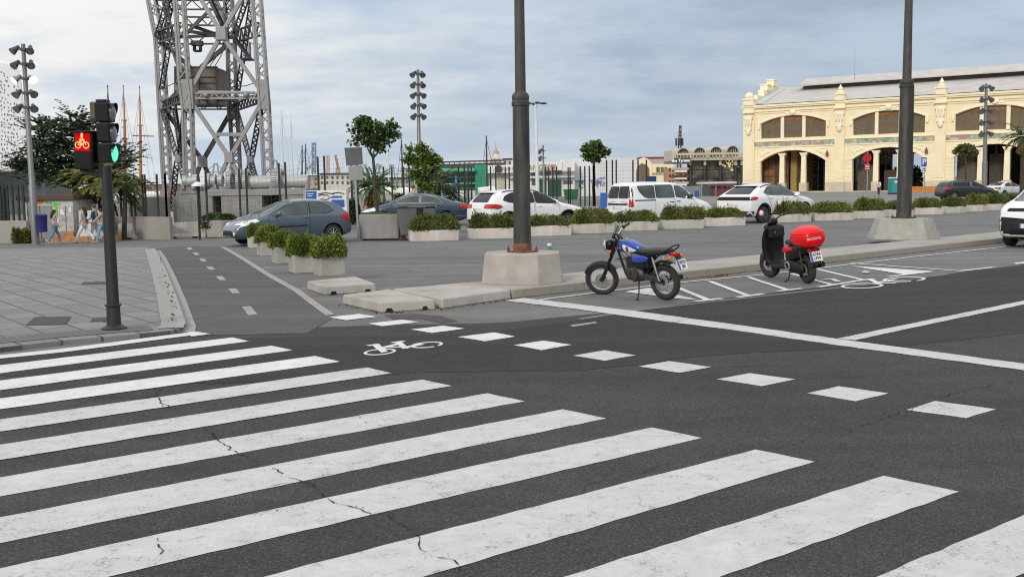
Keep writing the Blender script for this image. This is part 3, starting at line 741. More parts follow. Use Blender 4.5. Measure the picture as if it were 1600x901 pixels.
    for nm, mat, p, off in s.get('side_trim', []):
        for sg in (1, -1):
            mb = MB(); addbm(mb, proj(bvh, [X(p)], 'y', sg, off)); mb.build(nm, mat, root, smooth='all')
    if 'mirror' in s:
        for sg in (1, -1):
            mx, mz = s['mirror']; h = bvh.ray_cast(V((mx - x0, sg * 4, mz)), V((0, -sg, 0)))[0]
            if h is None: continue
            mb = MB(); c = h + V((.02, sg * .13, .05)); mb.ell(c, (.07, .11, .075), 12, 7); mb.bar(h - V((0, sg * .02, 0)), c, .06, .035)
            o = mb.build('wing_mirror', M_black if s.get('mblack') else paint, root, smooth=True)
            g = MB(); g.box(c + V((-.062, 0, 0)), (.012, .16, .10)); g.build('mirror_glass', M_chrome, o, bevel=.004)
    if s.get('rails'):
        a_, b_ = s['rails']
        for sg in (1, -1):
            mb = MB(); pts = []
            for k in range(9):
                xx = a_ + (b_ - a_) * k / 8; h = bvh.ray_cast(V((xx - x0, sg * W * .36, 4)), V((0, 0, -1)))[0]
                if h is not None: pts.append(h + V((0, 0, .012 if k in (0, 8) else .035)))
            mb.tube(pts, .017, 8); mb.build('roof_rail', M_black, root, smooth=True)
    if s.get('spoiler'):
        xx, zz, ww = s['spoiler']; mb = MB(); mb.box((xx - x0, 0, zz), (.26, ww, .035), rot=Matrix.Rotation(R(4), 3, 'Y')); mb.build('roof_spoiler', paint, root, bevel=.014)
    for (sx, z, txt, dx) in s.get('plates', []):
        h = bvh.ray_cast(V((sx * 5, 0, z)), V((-sx, 0, 0)))[0]
        plate(root, h.x + sx * .012, z, .52, .11, txt, sx)
    mb = MB()                                           # antenna and wipers
    if s.get('aerial'):
        h = bvh.ray_cast(V((s['aerial'] - x0, 0, 4)), V((0, 0, -1)))[0]; mb.tube([h, h + V((-.16, 0, .14))], [.008, .004], 6); mb.build('aerial', M_black, root)
    elif s.get('fin'):
        h = bvh.ray_cast(V((s['fin'] - x0, 0, 4)), V((0, 0, -1)))[0]; mb.ell(h + V((0, 0, .02)), (.10, .025, .05), 10, 6); mb.build('aerial_fin', paint, root, smooth=True)
    else: mb.bm.free()
    return root

hatch = dict(L=4.03, W=1.74, xr=.72, xf=3.26, r=.308, rw=.72, fr=.9, ft=.24, spokes=9,
    top=[(0, .58), (.03, .78), (.10, .98), (.30, 1.20), (.52, 1.385), (.9, 1.455), (1.55, 1.478), (1.95, 1.455), (2.3, 1.36), (2.75, 1.15), (3.12, .985), (3.5, .88), (3.82, .74), (3.97, .62), (4.03, .48)],
    belt=[(0, .96), (1.2, .97), (2.6, .93), (3.2, .88), (4.03, .6)],
    side_glass=[[(1.60, .985), (1.58, 1.375), (1.95, 1.365), (2.32, 1.24), (2.83, .995), (2.80, .955)], [(.66, 1.08), (.86, 1.27), (1.10, 1.355), (1.49, 1.375), (1.50, 1.0), (.95, 1.015)]],
    screen_f=[(-.60, 1.04), (.60, 1.04), (.50, 1.40), (-.50, 1.40)], screen_r=[(-.56, 1.03), (.56, 1.03), (.46, 1.36), (-.46, 1.36)],
    doors=[[(1.54, .27), (1.52, 1.40), (2.0, 1.40), (2.36, 1.26), (2.92, .99), (2.98, .60), (2.90, .30)]], handles=[(1.66, .88)],
    tail_s=[(.03, .86), (.14, 1.04), (.28, 1.00), (.44, .90), (.40, .80), (.16, .76)], tail_b=[(.54, .80), (.82, .78), (.80, 1.02), (.66, 1.0)],
    head_s=[(3.25, .80), (3.35, .875), (3.75, .78), (3.93, .66), (3.86, .62), (3.55, .70)], head_f=[(.30, .66), (.80, .70), (.74, .86), (.5, .76)],
    front_trim=[('grille', M_black, [(-.52, .26), (.52, .26), (.60, .42), (.30, .50), (-.30, .50), (-.60, .42)], 1, .010), ('rear_bumper_insert', M_black, [(-.45, .34), (.45, .34), (.45, .50), (-.45, .50)], -1, .01)],
    side_trim=[('side_moulding', M_black, [(1.62, .60), (2.88, .57), (2.88, .61), (1.62, .64)], .014)], fog_f=[(.50, .36), (.62, .36), (.62, .46), (.50, .46)],
    mirror=(2.62, .97), mblack=False, plates=[(-1, .62, '', 0)], sc=.955, aerial=.75, gl=M_glassc, hblack=False)
car('parked_car', 'grey-blue three-door hatchback parked behind the row of square shrub boxes', 'car', hatch, (524, 379), (402, 384.8), 1, 'greyblue', None)

sedan = dict(L=4.80, W=1.80, xr=1.0, xf=3.72, r=.315, rw=.70, fr=1.0, ft=.22, spokes=7,
    top=[(0, .60), (.03, .86), (.12, .99), (.45, 1.04), (.75, 1.09), (1.15, 1.26), (1.6, 1.40), (2.05, 1.45), (2.5, 1.44), (2.85, 1.37), (3.25, 1.20), (3.62, 1.01), (4.1, .91), (4.5, .80), (4.72, .68), (4.80, .5)],
    belt=[(0, .92), (1.0, .96), (2.5, .93), (3.6, .89), (4.8, .62)],
    side_glass=[[(1.12, 1.01), (1.40, 1.24), (1.75, 1.34), (2.10, 1.365), (2.12, .985)], [(2.20, .985), (2.20, 1.365), (2.62, 1.335), (3.0, 1.21), (3.36, 1.01), (3.3, .965)]],
    screen_f=[(-.62, 1.05), (.62, 1.05), (.52, 1.39), (-.52, 1.39)], screen_r=[(-.58, 1.10), (.58, 1.10), (.48, 1.38), (-.48, 1.38)],
    doors=[[(2.16, .27), (2.16, 1.39), (2.64, 1.36), (3.02, 1.23), (3.42, 1.0), (3.40, .5), (3.3, .28)], [(1.06, 1.0), (1.36, 1.26), (1.74, 1.36), (2.12, 1.39), (2.12, .27), (1.48, .28), (1.36, .62)]], handles=[(2.34, .87), (1.36, .90)],
    tail_s=[(.02, .74), (.05, .93), (.40, .93), (.42, .85), (.30, .78)], tail_b=[(.42, .76), (.88, .74), (.84, .93), (.46, .93)],
    head_s=[(4.1, .76), (4.2, .84), (4.55, .75), (4.72, .65), (4.5, .64)], head_f=[(.40, .62), (.82, .66), (.78, .82), (.5, .76)],
    front_trim=[('grille', M_chrome, [(-.34, .55), (.34, .55), (.38, .72), (-.38, .72)], 1, .012), ('lower_intake', M_black, [(-.6, .32), (.6, .32), (.55, .46), (-.55, .46)], 1, .012), ('bumper_strip', M_chrome, [(-.8, .42), (.8, .42), (.8, .455), (-.8, .455)], -1, .012)],
    side_trim=[('chrome_sill', M_chrome, [(1.4, .30), (3.3, .30), (3.3, .33), (1.4, .33)], .012), ('bumper_strip', M_chrome, [(.02, .42), (.55, .42), (.55, .45), (.02, .45)], .012)], wtrim=M_alu,
    mirror=(3.15, .97), plates=[(-1, .80, '', 0)], gl=M_glassc, hblack=False)
car('parked_car', 'dark blue saloon car with bright window trim parked behind the grey wheeled bin', 'car', sedan, (694, 352.5), (606, 354), 1, 'navy', None)

suv = dict(L=4.44, W=1.82, xr=.86, xf=3.53, r=.345, rw=.76, fr=.9, ft=.20, zl=.22, spokes=5,
    top=[(0, .62), (.03, .92), (.10, 1.08), (.25, 1.30), (.42, 1.47), (.75, 1.56), (1.5, 1.60), (2.1, 1.59), (2.5, 1.50), (2.95, 1.27), (3.3, 1.08), (3.8, 1.0), (4.2, .90), (4.38, .78), (4.44, .55)],
    belt=[(0, 1.08), (1.2, 1.07), (2.8, 1.0), (3.4, .97), (4.44, .7)],
    side_glass=[[(.66, 1.20), (.78, 1.36), (1.05, 1.46), (1.42, 1.49), (1.98, 1.495), (2.0, 1.09), (.95, 1.12)], [(2.08, 1.085), (2.06, 1.49), (2.32, 1.47), (2.66, 1.34), (3.06, 1.08), (3.0, 1.04)]],
    screen_f=[(-.64, 1.12), (.64, 1.12), (.54, 1.52), (-.54, 1.52)], screen_r=[(-.58, 1.14), (.58, 1.14), (.50, 1.46), (-.50, 1.46)],
    doors=[[(2.04, .32), (2.03, 1.51), (2.35, 1.49), (2.70, 1.36), (3.12, 1.06), (3.14, .6), (3.05, .34)], [(1.03, 1.1), (1.06, 1.48), (1.42, 1.51), (1.99, 1.51), (2.0, .32), (1.42, .34), (1.28, .7)]], handles=[(2.2, .96), (1.22, .99)],
    tail_s=[(.03, .94), (.08, 1.08), (.48, 1.05), (.62, .96), (.40, .88)], tail_b=[(.44, .92), (.88, .90), (.86, 1.07), (.5, 1.06)],
    head_s=[(3.9, .82), (3.98, .93), (4.25, .84), (4.38, .74), (4.2, .74)], head_f=[(.42, .72), (.82, .76), (.78, .9), (.5, .86)],
    front_trim=[('grille', M_black, [(-.34, .62), (.34, .62), (.36, .82), (-.36, .82)], 1, .012), ('lower_trim', M_black, [(-.7, .30), (.7, .30), (.66, .46), (-.66, .46)], 1, .012), ('lower_trim', M_black, [(-.84, .30), (.84, .30), (.84, .50), (-.84, .50)], -1, .012)],
    mirror=(2.9, 1.06), plates=[(-1, .86, '', 0)], rails=(.7, 2.3), spoiler=(.50, 1.488, 1.16), fin=.75, gl=M_glass, clad=True)
car('parked_car', 'white sport utility car with long red tail lights passing behind the near lamp post', 'car', suv, (786, 364), (893, 359.5), -1, 'white', None)

van = dict(L=4.36, W=1.80, xr=.74, xf=3.55, r=.325, rw=.80, fr=.8, ft=.20, rt=.07, rr=.3, zl=.22, spokes=7,
    top=[(0, .62), (.02, 1.0), (.06, 1.35), (.12, 1.66), (.25, 1.785), (.9, 1.82), (2.3, 1.80), (2.7, 1.72), (3.05, 1.45), (3.42, 1.15), (3.75, 1.06), (4.1, .96), (4.30, .80), (4.36, .55)],
    belt=[(0, 1.13), (2.4, 1.12), (3.2, 1.04), (4.36, .7)],
    side_glass=[[(2.30, 1.19), (2.28, 1.64), (2.58, 1.62), (2.92, 1.40), (3.16, 1.16), (3.1, 1.10)], [(1.30, 1.17), (1.30, 1.66), (2.16, 1.66), (2.20, 1.20), (2.12, 1.17)], [(.42, 1.64), (.50, 1.42), (.72, 1.22), (.95, 1.17), (1.22, 1.17), (1.22, 1.66)]],
    screen_f=[(-.68, 1.18), (.68, 1.18), (.60, 1.70), (-.60, 1.70)], screen_r=[[(-.66, 1.18), (-.03, 1.18), (-.03, 1.63), (-.60, 1.63)], [(.03, 1.18), (.66, 1.18), (.60, 1.63), (.03, 1.63)]],
    doors=[[(2.22, .32), (2.22, 1.68), (2.6, 1.66), (2.96, 1.42), (3.24, 1.12), (3.24, .6), (3.12, .34)], [(1.24, .34), (1.24, 1.69), (2.18, 1.69), (2.18, .32)]], handles=[(2.40, 1.02), (2.06, 1.00)],
    tail_s=[(.02, .84), (.04, 1.14), (.13, 1.14), (.17, .84)], tail_b=[(.74, .82), (.90, .82), (.88, 1.14), (.74, 1.14)],
    head_s=[(3.85, .80), (3.95, .96), (4.2, .86), (4.3, .72), (4.1, .70)], head_f=[(.48, .70), (.82, .74), (.78, .9), (.52, .86)],
    front_trim=[('grille', M_black, [(-.42, .6), (.42, .6), (.44, .74), (-.44, .74)], 1, .012), ('tailgate_bar', M_black, [(-.66, .90), (.66, .90), (.66, .965), (-.66, .965)], -1, .02), ('rear_pillar', M_black, [(-.84, 1.16), (-.70, 1.16), (-.64, 1.64), (-.74, 1.64)], -1, .006), ('rear_pillar', M_black, [(.84, 1.16), (.70, 1.16), (.64, 1.64), (.74, 1.64)], -1, .006)],
    side_trim=[('door_rail', M_black, [(.22, 1.065), (1.24, 1.065), (1.24, 1.105), (.22, 1.105)], .014), ('rear_pillar', M_black, [(.05, 1.17), (.16, 1.17), (.20, 1.60), (.12, 1.60)], .006), ('lower_trim', M_black, [(1.2, .28), (3.1, .28), (3.1, .40), (1.2, .40)], .012)],
    mirror=(2.98, 1.18), mblack=True, hblack=True, plates=[(-1, .80, '', 0)], gl=M_glassc)
car('parked_van', 'white leisure van with twin rear doors and black door rail parked behind the hedge planters', 'van', van, (1006, 355.5), (1092, 352), -1, 'white', None)

cross = dict(L=4.27, W=1.77, xr=.78, xf=3.34, r=.325, rw=.74, fr=.8, ft=.20, zl=.22, spokes=5, rim=pbr('rim_dark', (.25, .25, .26), .3, metal=.8),
    top=[(0, .62), (.02, .90), (.10, 1.04), (.30, 1.14), (.62, 1.33), (.95, 1.46), (1.5, 1.515), (2.0, 1.50), (2.35, 1.42), (2.75, 1.22), (3.10, 1.03), (3.6, .96), (4.0, .87), (4.2, .75), (4.27, .55)],
    belt=[(0, 1.0), (1.2, 1.02), (2.6, .97), (3.2, .93), (4.27, .7)],
    side_glass=[[(.84, 1.16), (1.15, 1.35), (1.5, 1.42), (1.90, 1.425), (1.93, 1.045), (1.05, 1.07)], [(2.0, 1.04), (1.98, 1.425), (2.2, 1.395), (2.5, 1.27), (2.85, 1.04), (2.8, .99)]],
    screen_f=[(-.62, 1.08), (.62, 1.08), (.52, 1.45), (-.52, 1.45)], screen_r=[(-.60, 1.10), (.60, 1.10), (.48, 1.42), (-.48, 1.42)],
    doors=[[(1.96, .34), (1.95, 1.44), (2.22, 1.42), (2.54, 1.29), (2.92, 1.02), (2.94, .6), (2.85, .36)], [(.98, 1.06), (1.14, 1.37), (1.5, 1.44), (1.91, 1.44), (1.92, .34), (1.32, .36), (1.18, .7)]], handles=[(2.12, .93), (1.16, .95)],
    tail_s=[(.02, .88), (.04, 1.0), (.30, 1.01), (.44, .97), (.30, .89)], front_trim=[('light_bar', M_black, [(-.86, .87), (.86, .87), (.86, 1.0), (-.86, 1.0)], -1, .014), ('lower_trim', M_black, [(-.84, .28), (.84, .28), (.84, .46), (-.84, .46)], -1, .012)],
    head_s=[(3.75, .80), (3.85, .90), (4.1, .82), (4.2, .72), (4.0, .72)], mirror=(2.72, 1.02), sc=1.12, rails=(.8, 2.1), spoiler=(.84, 1.405, 1.1), plates=[(-1, .72, '', 0)], clad=True, gl=M_glassc)
car('parked_car', 'white crossover car with dark wheel arches in the gap between hedge planters', 'car', cross, (1177, 349), (1261, 344.5), -1, 'white', None)

estate = dict(suv); estate.update(L=4.93, xf=3.95, W=1.9, spoiler=None, fin=None, clad=False, wtrim=M_alu, gl=M_glass,
    top=[(0, .62), (.03, .95), (.10, 1.15), (.25, 1.38), (.42, 1.52), (.75, 1.62), (1.6, 1.66), (2.6, 1.63), (3.0, 1.53), (3.45, 1.27), (3.8, 1.08), (4.3, 1.0), (4.7, .90), (4.87, .78), (4.93, .55)],
    side_glass=[[(.62, 1.20), (.72, 1.42), (1.0, 1.52), (2.3, 1.53), (2.3, 1.13), (.8, 1.13)], [(2.4, 1.12), (2.4, 1.53), (2.75, 1.49), (3.15, 1.34), (3.5, 1.12), (3.45, 1.08)]],
    doors=[], handles=[], head_s=[(4.4, .82), (4.48, .93), (4.74, .84), (4.86, .74), (4.7, .74)], mirror=(3.35, 1.1), rails=(.8, 2.7), plates=[])
car('parked_car', 'black estate car with red tail light in front of the yellow shed', 'car', estate, (1487, 312.5), (1548, 311.5), -1, 'black', None)
sed2 = dict(sedan); sed2.update(plates=[], gl=M_glass)
car('parked_car', 'white saloon car half hidden beyond the black estate car', 'car', sed2, (1556, 308.5), (1606, 307), -1, 'white', None)
van3 = dict(van); van3.update(L=5.2, xf=4.2, W=1.95, plates=[], doors=[], handles=[],
    top=[(0, .62), (.02, 1.0), (.06, 1.35), (.12, 1.9), (.3, 2.02), (.9, 2.05), (2.9, 2.03), (3.4, 1.93), (3.8, 1.62), (4.3, 1.25), (4.7, 1.10), (5.0, .96), (5.14, .80), (5.2, .55)],
    side_glass=[[(2.95, 1.25), (2.93, 1.8), (3.3, 1.78), (3.68, 1.55), (3.95, 1.26), (3.9, 1.15)], [(1.6, 1.25), (1.6, 1.82), (2.8, 1.82), (2.8, 1.25)]],
    screen_f=[(-.72, 1.28), (.72, 1.28), (.64, 1.90), (-.64, 1.90)], head_s=[(4.5, .85), (4.6, 1.0), (4.9, .9), (5.1, .75), (4.9, .72)], mirror=(3.8, 1.25), side_trim=[('lower_trim', M_black, [(1.2, .28), (3.6, .28), (3.6, .40), (1.2, .40)], .012)])
car('parked_van', 'tall white passenger van at the right edge beyond the hedge facing left', 'van', van3, (1648, 309), (1590, 308), 1, 'white', None)
# the van arriving along the kerb, cut by the right edge of the photo
v4 = dict(van); v4.update(W=1.85, L=4.40, xr=.8, xf=3.53, zl=.2,
    top=[(0, .62), (.02, 1.0), (.06, 1.35), (.12, 1.66), (.25, 1.80), (.9, 1.84), (2.3, 1.82), (2.65, 1.76), (3.05, 1.50), (3.45, 1.26), (3.80, 1.19), (4.15, 1.09), (4.33, .90), (4.40, .58)],
    belt=[(0, 1.13), (2.4, 1.13), (3.2, 1.08), (4.2, .98), (4.4, .8)],
    head_s=[(4.0, .92), (4.02, 1.02), (4.24, .99), (4.33, .90), (4.2, .86)], head_f=[(.58, .87), (.86, .88), (.84, 1.04), (.62, 1.02)], fog_f=[(.70, .56), (.80, .56), (.80, .66), (.70, .66)],
    front_trim=[('front_bumper', M_black, [(-.96, .22), (.96, .22), (.96, .72), (.70, .78), (.4, .70), (-.4, .70), (-.70, .78), (-.96, .72)], 1, .012), ('grille', M_blackg, [(-.62, .92), (.62, .92), (.58, 1.0), (-.58, 1.0)], 1, .013), ('lower_grille', M_blackg, [(-.50, .34), (.50, .34), (.46, .47), (-.46, .47)], 1, .016)],
    side_trim=[('front_bumper', M_black, [(3.95, .26), (4.42, .26), (4.42, .72), (4.0, .66)], .012), ('door_rail', M_black, [(.22, 1.065), (1.24, 1.065), (1.24, 1.105), (.22, 1.105)], .014)],
    plates=[(1, .56, '4207 LTB', 0)], mirror=(2.98, 1.2))
fc = G(1608, 388.5, 0); fwd = -KD; side_l = V((-fwd.y, fwd.x, 0))
ra = fc - fwd * (v4['L'] - v4['xr']) - side_l * (v4['W'] / 2 - .12); fa = fc - fwd * (v4['L'] - v4['xf']) - side_l * (v4['W'] / 2 - .12)
_G = G
def G(a, b=None, z=None): return a if isinstance(a, Vector) else _G(a, b, z)
car('parked_van', 'white van with black bumper facing us along the median kerb at the right edge', 'van', v4, (ra,), (fa,), -1, 'white', None)
# ------------------------------------------------------------------ the two-wheelers
P_bikeblue = carpaint('paint_bike_blue', (0.010, 0.055, 0.36), .05)
P_red = pbr('paint_scooter_red', (0.74, 0.004, 0.006), .32, var=.04, spec=.3, coat=.15)
M_engine = pbr('engine_grey', (0.06, 0.058, 0.055), .5, metal=.5, var=.3, scale=10)
M_seat = pbr('seat_vinyl', (0.035, 0.033, 0.032), .6, var=.2, scale=8, bump=.2, bscale=80)
def moto_wheel(root, pos, r, tw, name, rot=None, spokes=True, rimc=M_alu):
    mb = MB(); mb.tube([V((math.cos(t), 0, math.sin(t))) * (r - tw) for t in (2 * math.pi * i / 40 for i in range(40))], tw, 10, closed=True)
    o = mb.build(name, M_rubber, root, smooth='all'); o.location = pos
    if rot is not None: o.rotation_mode = 'QUATERNION'; o.rotation_quaternion = rot
    rb = MB(); ri = r - tw * 2.0
    rb.lathe([(ri + .012, -.025), (ri + .012, .025), (ri - .006, .022), (ri - .006, -.022), (ri + .012, -.025)], (0, 0, 0), 'Y', 36, cap=False)
    rb.build('rim', rimc, o, smooth=True)
    sb = MB()
    if spokes:
        for k in range(20):
            t = 2 * math.pi * k / 20; s = 1 if k % 2 else -1
            sb.tube([(math.cos(t + .35 * s) * .035, .03 * s, math.sin(t + .35 * s) * .035), (math.cos(t) * ri, 0, math.sin(t) * ri)], .0028, 5)
    else:
        for k in range(6):
            t = 2 * math.pi * k / 6; sb.bar((math.cos(t) * .03, 0, math.sin(t) * .03), (math.cos(t) * ri, 0, math.sin(t) * ri), .03, .022)
    sb.build('spokes', M_galv if spokes else M_black, o)
    hb = MB(); hb.cyl((0, -.05, 0), (0, .05, 0), .042, n=14); hb.build('hub', M_engine, o, smooth=True)
    db = MB(); db.lathe([(.05, .055), (.105, .055), (.105, .060), (.05, .060)], (0, 0, 0), 'Y', 24, cap=False); db.build('brake_disc', M_galv, o)
    return o
rc, fcn = G(1041, 468.5), G(939.5, 459); dv = fcn - rc; WB = dv.length; yaw = math.atan2(dv.y, dv.x)
bike = thing('motorcycle', 'small blue motorcycle with number 9 on its tank leaning on a side stand', 'motorcycle', rc, yaw, None, (R(-5), 0))
rr = .292
sc_ = WB / 1.27
B = bike; B.scale = (.945,) * 3
head0, head1 = V((WB - .40, 0, 1.0)), V((WB - .27, 0, .68)); ax = (head0 - head1).normalized(); SQ = Quaternion(ax, R(33))
def sf(p): return head1 + SQ @ (V(p) - head1)
rw_ = moto_wheel(B, (0, 0, rr), rr, .054, 'rear_wheel')
fw_ = moto_wheel(B, sf((WB, 0, rr - .01)), rr - .005, .046, 'front_wheel', SQ)
mb = MB()
for s in (1, -1):
    mb.tube([sf((WB - .36, s * .085, .96)), sf((WB - .20, s * .085, .62))], .019, 10); mb.tube([sf((WB - .21, s * .085, .64)), sf((WB - .02, s * .085, rr))], .027, 10)
mb.box(sf((WB - .37, 0, .95)), (.06, .23, .035), rot=SQ.to_matrix()); mb.box(sf((WB - .26, 0, .73)), (.06, .23, .035), rot=SQ.to_matrix())
mb.build('fork', M_black, B, smooth=True)
def fender(rad, w, a0, a1, cx, cz, f=None, th=.006):
    mb = MB(); A = []
    for i in range(15):
        t = R(a0 + (a1 - a0) * i / 14); rowv = []
        for (yy, rr2) in ((-w, -.03), (-w * .8, .0), (0, .012), (w * .8, .0), (w, -.03)):
            p = V((cx + (rad + rr2) * math.cos(t), yy, cz + (rad + rr2) * math.sin(t))); rowv.append(mb.bm.verts.new(f(p) if f else p))
        A.append(rowv)
    for a, b in zip(A, A[1:]):
        for j in range(4): mb._f([a[j], a[j + 1], b[j + 1], b[j]])
    return mb
fender(rr + .012, .058, 28, 152, WB, rr - .01, sf).build('front_mudguard', M_black, B, smooth='all')
fender(rr + .05, .085, 20, 120, 0, rr).build('rear_mudguard', M_black, B, smooth='all')
mb = MB(); hl = sf((WB - .20, 0, .86))
q = SQ.to_matrix() @ Matrix.Rotation(R(90), 3, 'Y')
mb.ell(hl + SQ @ V((-.035, 0, 0)), (.095, .095, .085), 16, 8, q); o = mb.build('headlight', M_blackg, B, smooth=True)
lb = MB(); c = hl + SQ @ V((.03, 0, 0)); lb.cyl(c, c + SQ @ V((.03, 0, 0)), .088, .080, 20); lb.build('lens', M_clear, o, smooth=True)
cb = MB(); pts = [c + SQ @ V((.018, .09 * math.cos(t), .09 * math.sin(t))) for t in (2 * math.pi * i / 20 for i in range(20))]; cb.tube(pts, .008, 6, closed=True); cb.build('bezel', M_chrome, o, smooth='all')
mb = MB(); hz = 1.05
bar = [sf((WB - .52, .36, hz + .03)), sf((WB - .44, .20, hz + .03)), sf((WB - .38, .07, hz - .04)), sf((WB - .38, -.07, hz - .04)), sf((WB - .44, -.20, hz + .03)), sf((WB - .52, -.36, hz + .03))]
mb.tube(bar, .012, 8); o = mb.build('handlebar', M_chrome, B, smooth=True)
for s, (a, b) in ((1, (bar[0], bar[1])), (-1, (bar[5], bar[4]))):
    g = MB(); g.tube([a + (a - b) * .05, a + (b - a) * .70], .019, 10); g.build('grip', M_rubber, o, smooth=True)
    l = MB(); p = a + (b - a) * .8; l.tube([p, p + SQ @ V((.05, s * .02, 0)), a + SQ @ V((.06, 0, -.01))], [.008, .007, .006], 6); l.build('lever', M_alu, o, smooth=True)
    c = MB(); c.box(a + (b - a) * .85, (.05, .06, .05), rot=SQ.to_matrix()); c.build('switchgear', M_black, o, bevel=.008)
for s in (1, -1):
    mb = MB(); g = SQ.to_matrix(); mb.lathe([(.0, 0), (.036, 0), (.038, .045), (.0, .05)], sf((WB - .33, s * .05, .985)), 'Z', 14); mb.build('gauge', M_blackg, B, smooth=True)
mb = MB(); a = bar[4]; b = a + V((-.02, -.03, .21)); mb.tube([a, a + V((.03, -.02, .10)), b], .006, 6); o = mb.build('mirror', M_black, B, smooth=True)
mb = MB(); mb.ell(b + V((0, -.03, .025)), (.02, .055, .042), 14, 8, Matrix.Rotation(R(-20), 3, 'X')); mb.build('mirror_glass', M_galv, o, smooth=True)
# tank, side panels, seat
mb = MB(); tx = WB - .74
mb.loft([(tx - .17, 0, .80, .03, .03), (tx - .15, 0, .80, .075, .055), (tx - .05, 0, .825, .105, .09), (tx + .10, 0, .845, .125, .115), (tx + .24, 0, .845, .125, .11), (tx + .33, 0, .84, .09, .075), (tx + .36, 0, .84, .05, .045)], 18, 2.6)
tank = mb.build('fuel_tank', P_bikeblue, B, smooth='all', sub=1)
mb = MB(); mb.lathe([(0, 0), (.035, 0), (.033, .014), (0, .018)], (tx + .17, 0, .955), 'Z', 14); mb.build('filler_cap', M_chrome, tank, smooth=True)
dg = bpy.context.evaluated_depsgraph_get(); dg.update(); bm = bmesh.new(); bm.from_mesh(bpy.data.meshes.new_from_object(tank.evaluated_get(dg))); tb = BVHTree.FromBMesh(bm); bm.free()
for s in (1, -1):
    mb = MB(); addbm(mb, proj(tb, [roundpoly([(tx - .12, .79), (tx + .02, .745), (tx + .13, .75), (tx + .165, .875), (tx + .12, .88), (tx - .02, .83)], .05)], 'y', s, .006, .03)); o = mb.build('number_panel', M_white, tank, smooth='all')
    h = tb.ray_cast(V((tx + .07, s * 2, .805)), V((0, -s, 0)))[0]
    text_mesh('9', .11, M_text, 'number', B, tmat(h + V((0, s * .010, 0)), (-s, 0, 0), (0, 0, 1)), .004, bold=.004)
    h = tb.ray_cast(V((tx + .25, s * 2, .82)), V((0, -s, 0)))[0]
    eb = MB(); eb.ell(h + V((0, s * .004, 0)), (.048, .006, .02), 14, 6); eb.build('badge', M_oran if False else pbr('badge_red', (.45, .10, .05), .4), tank, smooth=True)
mb = MB()
for s in (1, -1): mb.loft([(tx - .36, s * .10, .66, .012, .02), (tx - .33, s * .105, .66, .022, .05), (tx - .18, s * .115, .655, .028, .068), (tx - .06, s * .115, .65, .026, .066), (tx - .01, s * .11, .65, .012, .04)], 12, 3)
mb.build('side_panel', P_bikeblue, B, smooth='all', sub=1)
mb = MB(); mb.loft([(-.16, 0, .80, .04, .02), (-.14, 0, .80, .10, .045), (.02, 0, .80, .125, .05), (.22, 0, .785, .125, .048), (.36, 0, .77, .11, .045), (tx - .05, 0, .785, .075, .05), (tx - .02, 0, .79, .04, .03)], 16, 3.2)
mb.build('seat', M_seat, B, smooth='all', sub=1)
mb = MB(); mb.tube([(.22, .13, .75), (-.08, .14, .775), (-.20, .13, .84), (-.25, .08, .885), (-.25, -.08, .885), (-.20, -.13, .84), (-.08, -.14, .775), (.22, -.13, .75)], .012, 8); mb.build('grab_rail', M_black, B, smooth=True)
# frame, engine, exhaust
mb = MB()
mb.tube([(WB - .33, 0, .86), (WB - .42, 0, .62), (WB - .52, 0, .36)], .022, 8)
mb.tube([(WB - .34, 0, .88), (tx + .1, 0, .74), (.36, 0, .72), (.34, 0, .35)], .022, 8)
for s in (1, -1): mb.tube([(.40, s * .10, .72), (.10, s * .12, .74), (-.14, s * .10, .76)], .014, 8); mb.tube([(.36, s * .09, .36), (.33, s * .11, .60), (.14, s * .12, .73)], .012, 8)
mb.build('frame', M_black, B, smooth=True)
mb = MB(); mb.loft([(.36, 0, .38, .08, .06), (.40, 0, .39, .12, .10), (.55, 0, .40, .14, .13), (.70, 0, .41, .13, .12), (.77, 0, .41, .08, .07)], 14, 3)
for k in range(7): mb.box((.66 + k * .004, 0, .50 + k * .026), (.17, .17, .012))
mb.box((.67, 0, .58), (.13, .13, .2)); mb.cyl((.52, .12, .40), (.52, .155, .40), .085, n=18); mb.cyl((.62, -.155, .40), (.62, .155, .40), .06, n=16)
mb.build('engine', M_engine, B, smooth=True)
mb = MB(); mb.box((.42, 0, .60), (.32, .19, .20)); mb.build('airbox', M_black, B, bevel=.02)
mb = MB(); mb.tube([(.74, -.07, .56), (.80, -.09, .42), (.66, -.13, .29), (.40, -.15, .28)], .018, 8); mb.tube([(.40, -.15, .28), (.20, -.165, .31), (-.20, -.17, .36)], [.026, .042, .042], 12); mb.build('exhaust', M_black, B, smooth=True)
mb = MB()
for s in (1, -1): mb.bar((.40, s * .085, .36), (0, s * .085, rr), .03, .045)
mb.bar((.34, .105, .40), (-.02, .105, rr + .045), .012, .06); mb.build('swingarm', M_engine, B, bevel=.006)
for s in (1, -1):
    mb = MB(); a, b = V((.02, s * .125, rr + .03)), V((.14, s * .125, .70)); mb.tube([a, b], .014, 8)
    for k in range(9): c = a + (b - a) * (.35 + .06 * k); mb.tube([c, c + (b - a) * .022], .026, 10)
    mb.build('shock_absorber', M_chrome, B, smooth=True)
for s in (1, -1):
    mb = MB(); mb.tube([(.44, s * .10, .31), (.44, s * .25, .315)], .013, 8); mb.build('footrest', M_rubber, B, smooth=True)
mb = MB(); mb.tube([(.46, .10, .30), (.37, .22, .14), (.33, .315, .035)], .011, 8); mb.box((.33, .322, .032), (.06, .04, .01)); mb.build('side_stand', M_black, B, smooth=True)
mb = MB(); mb.box((-.27, 0, .745), (.05, .10, .06)); mb.bar((-.12, 0, .76), (-.27, 0, .73), .09, .05); o = mb.build('tail_light', M_redl, B, bevel=.015)
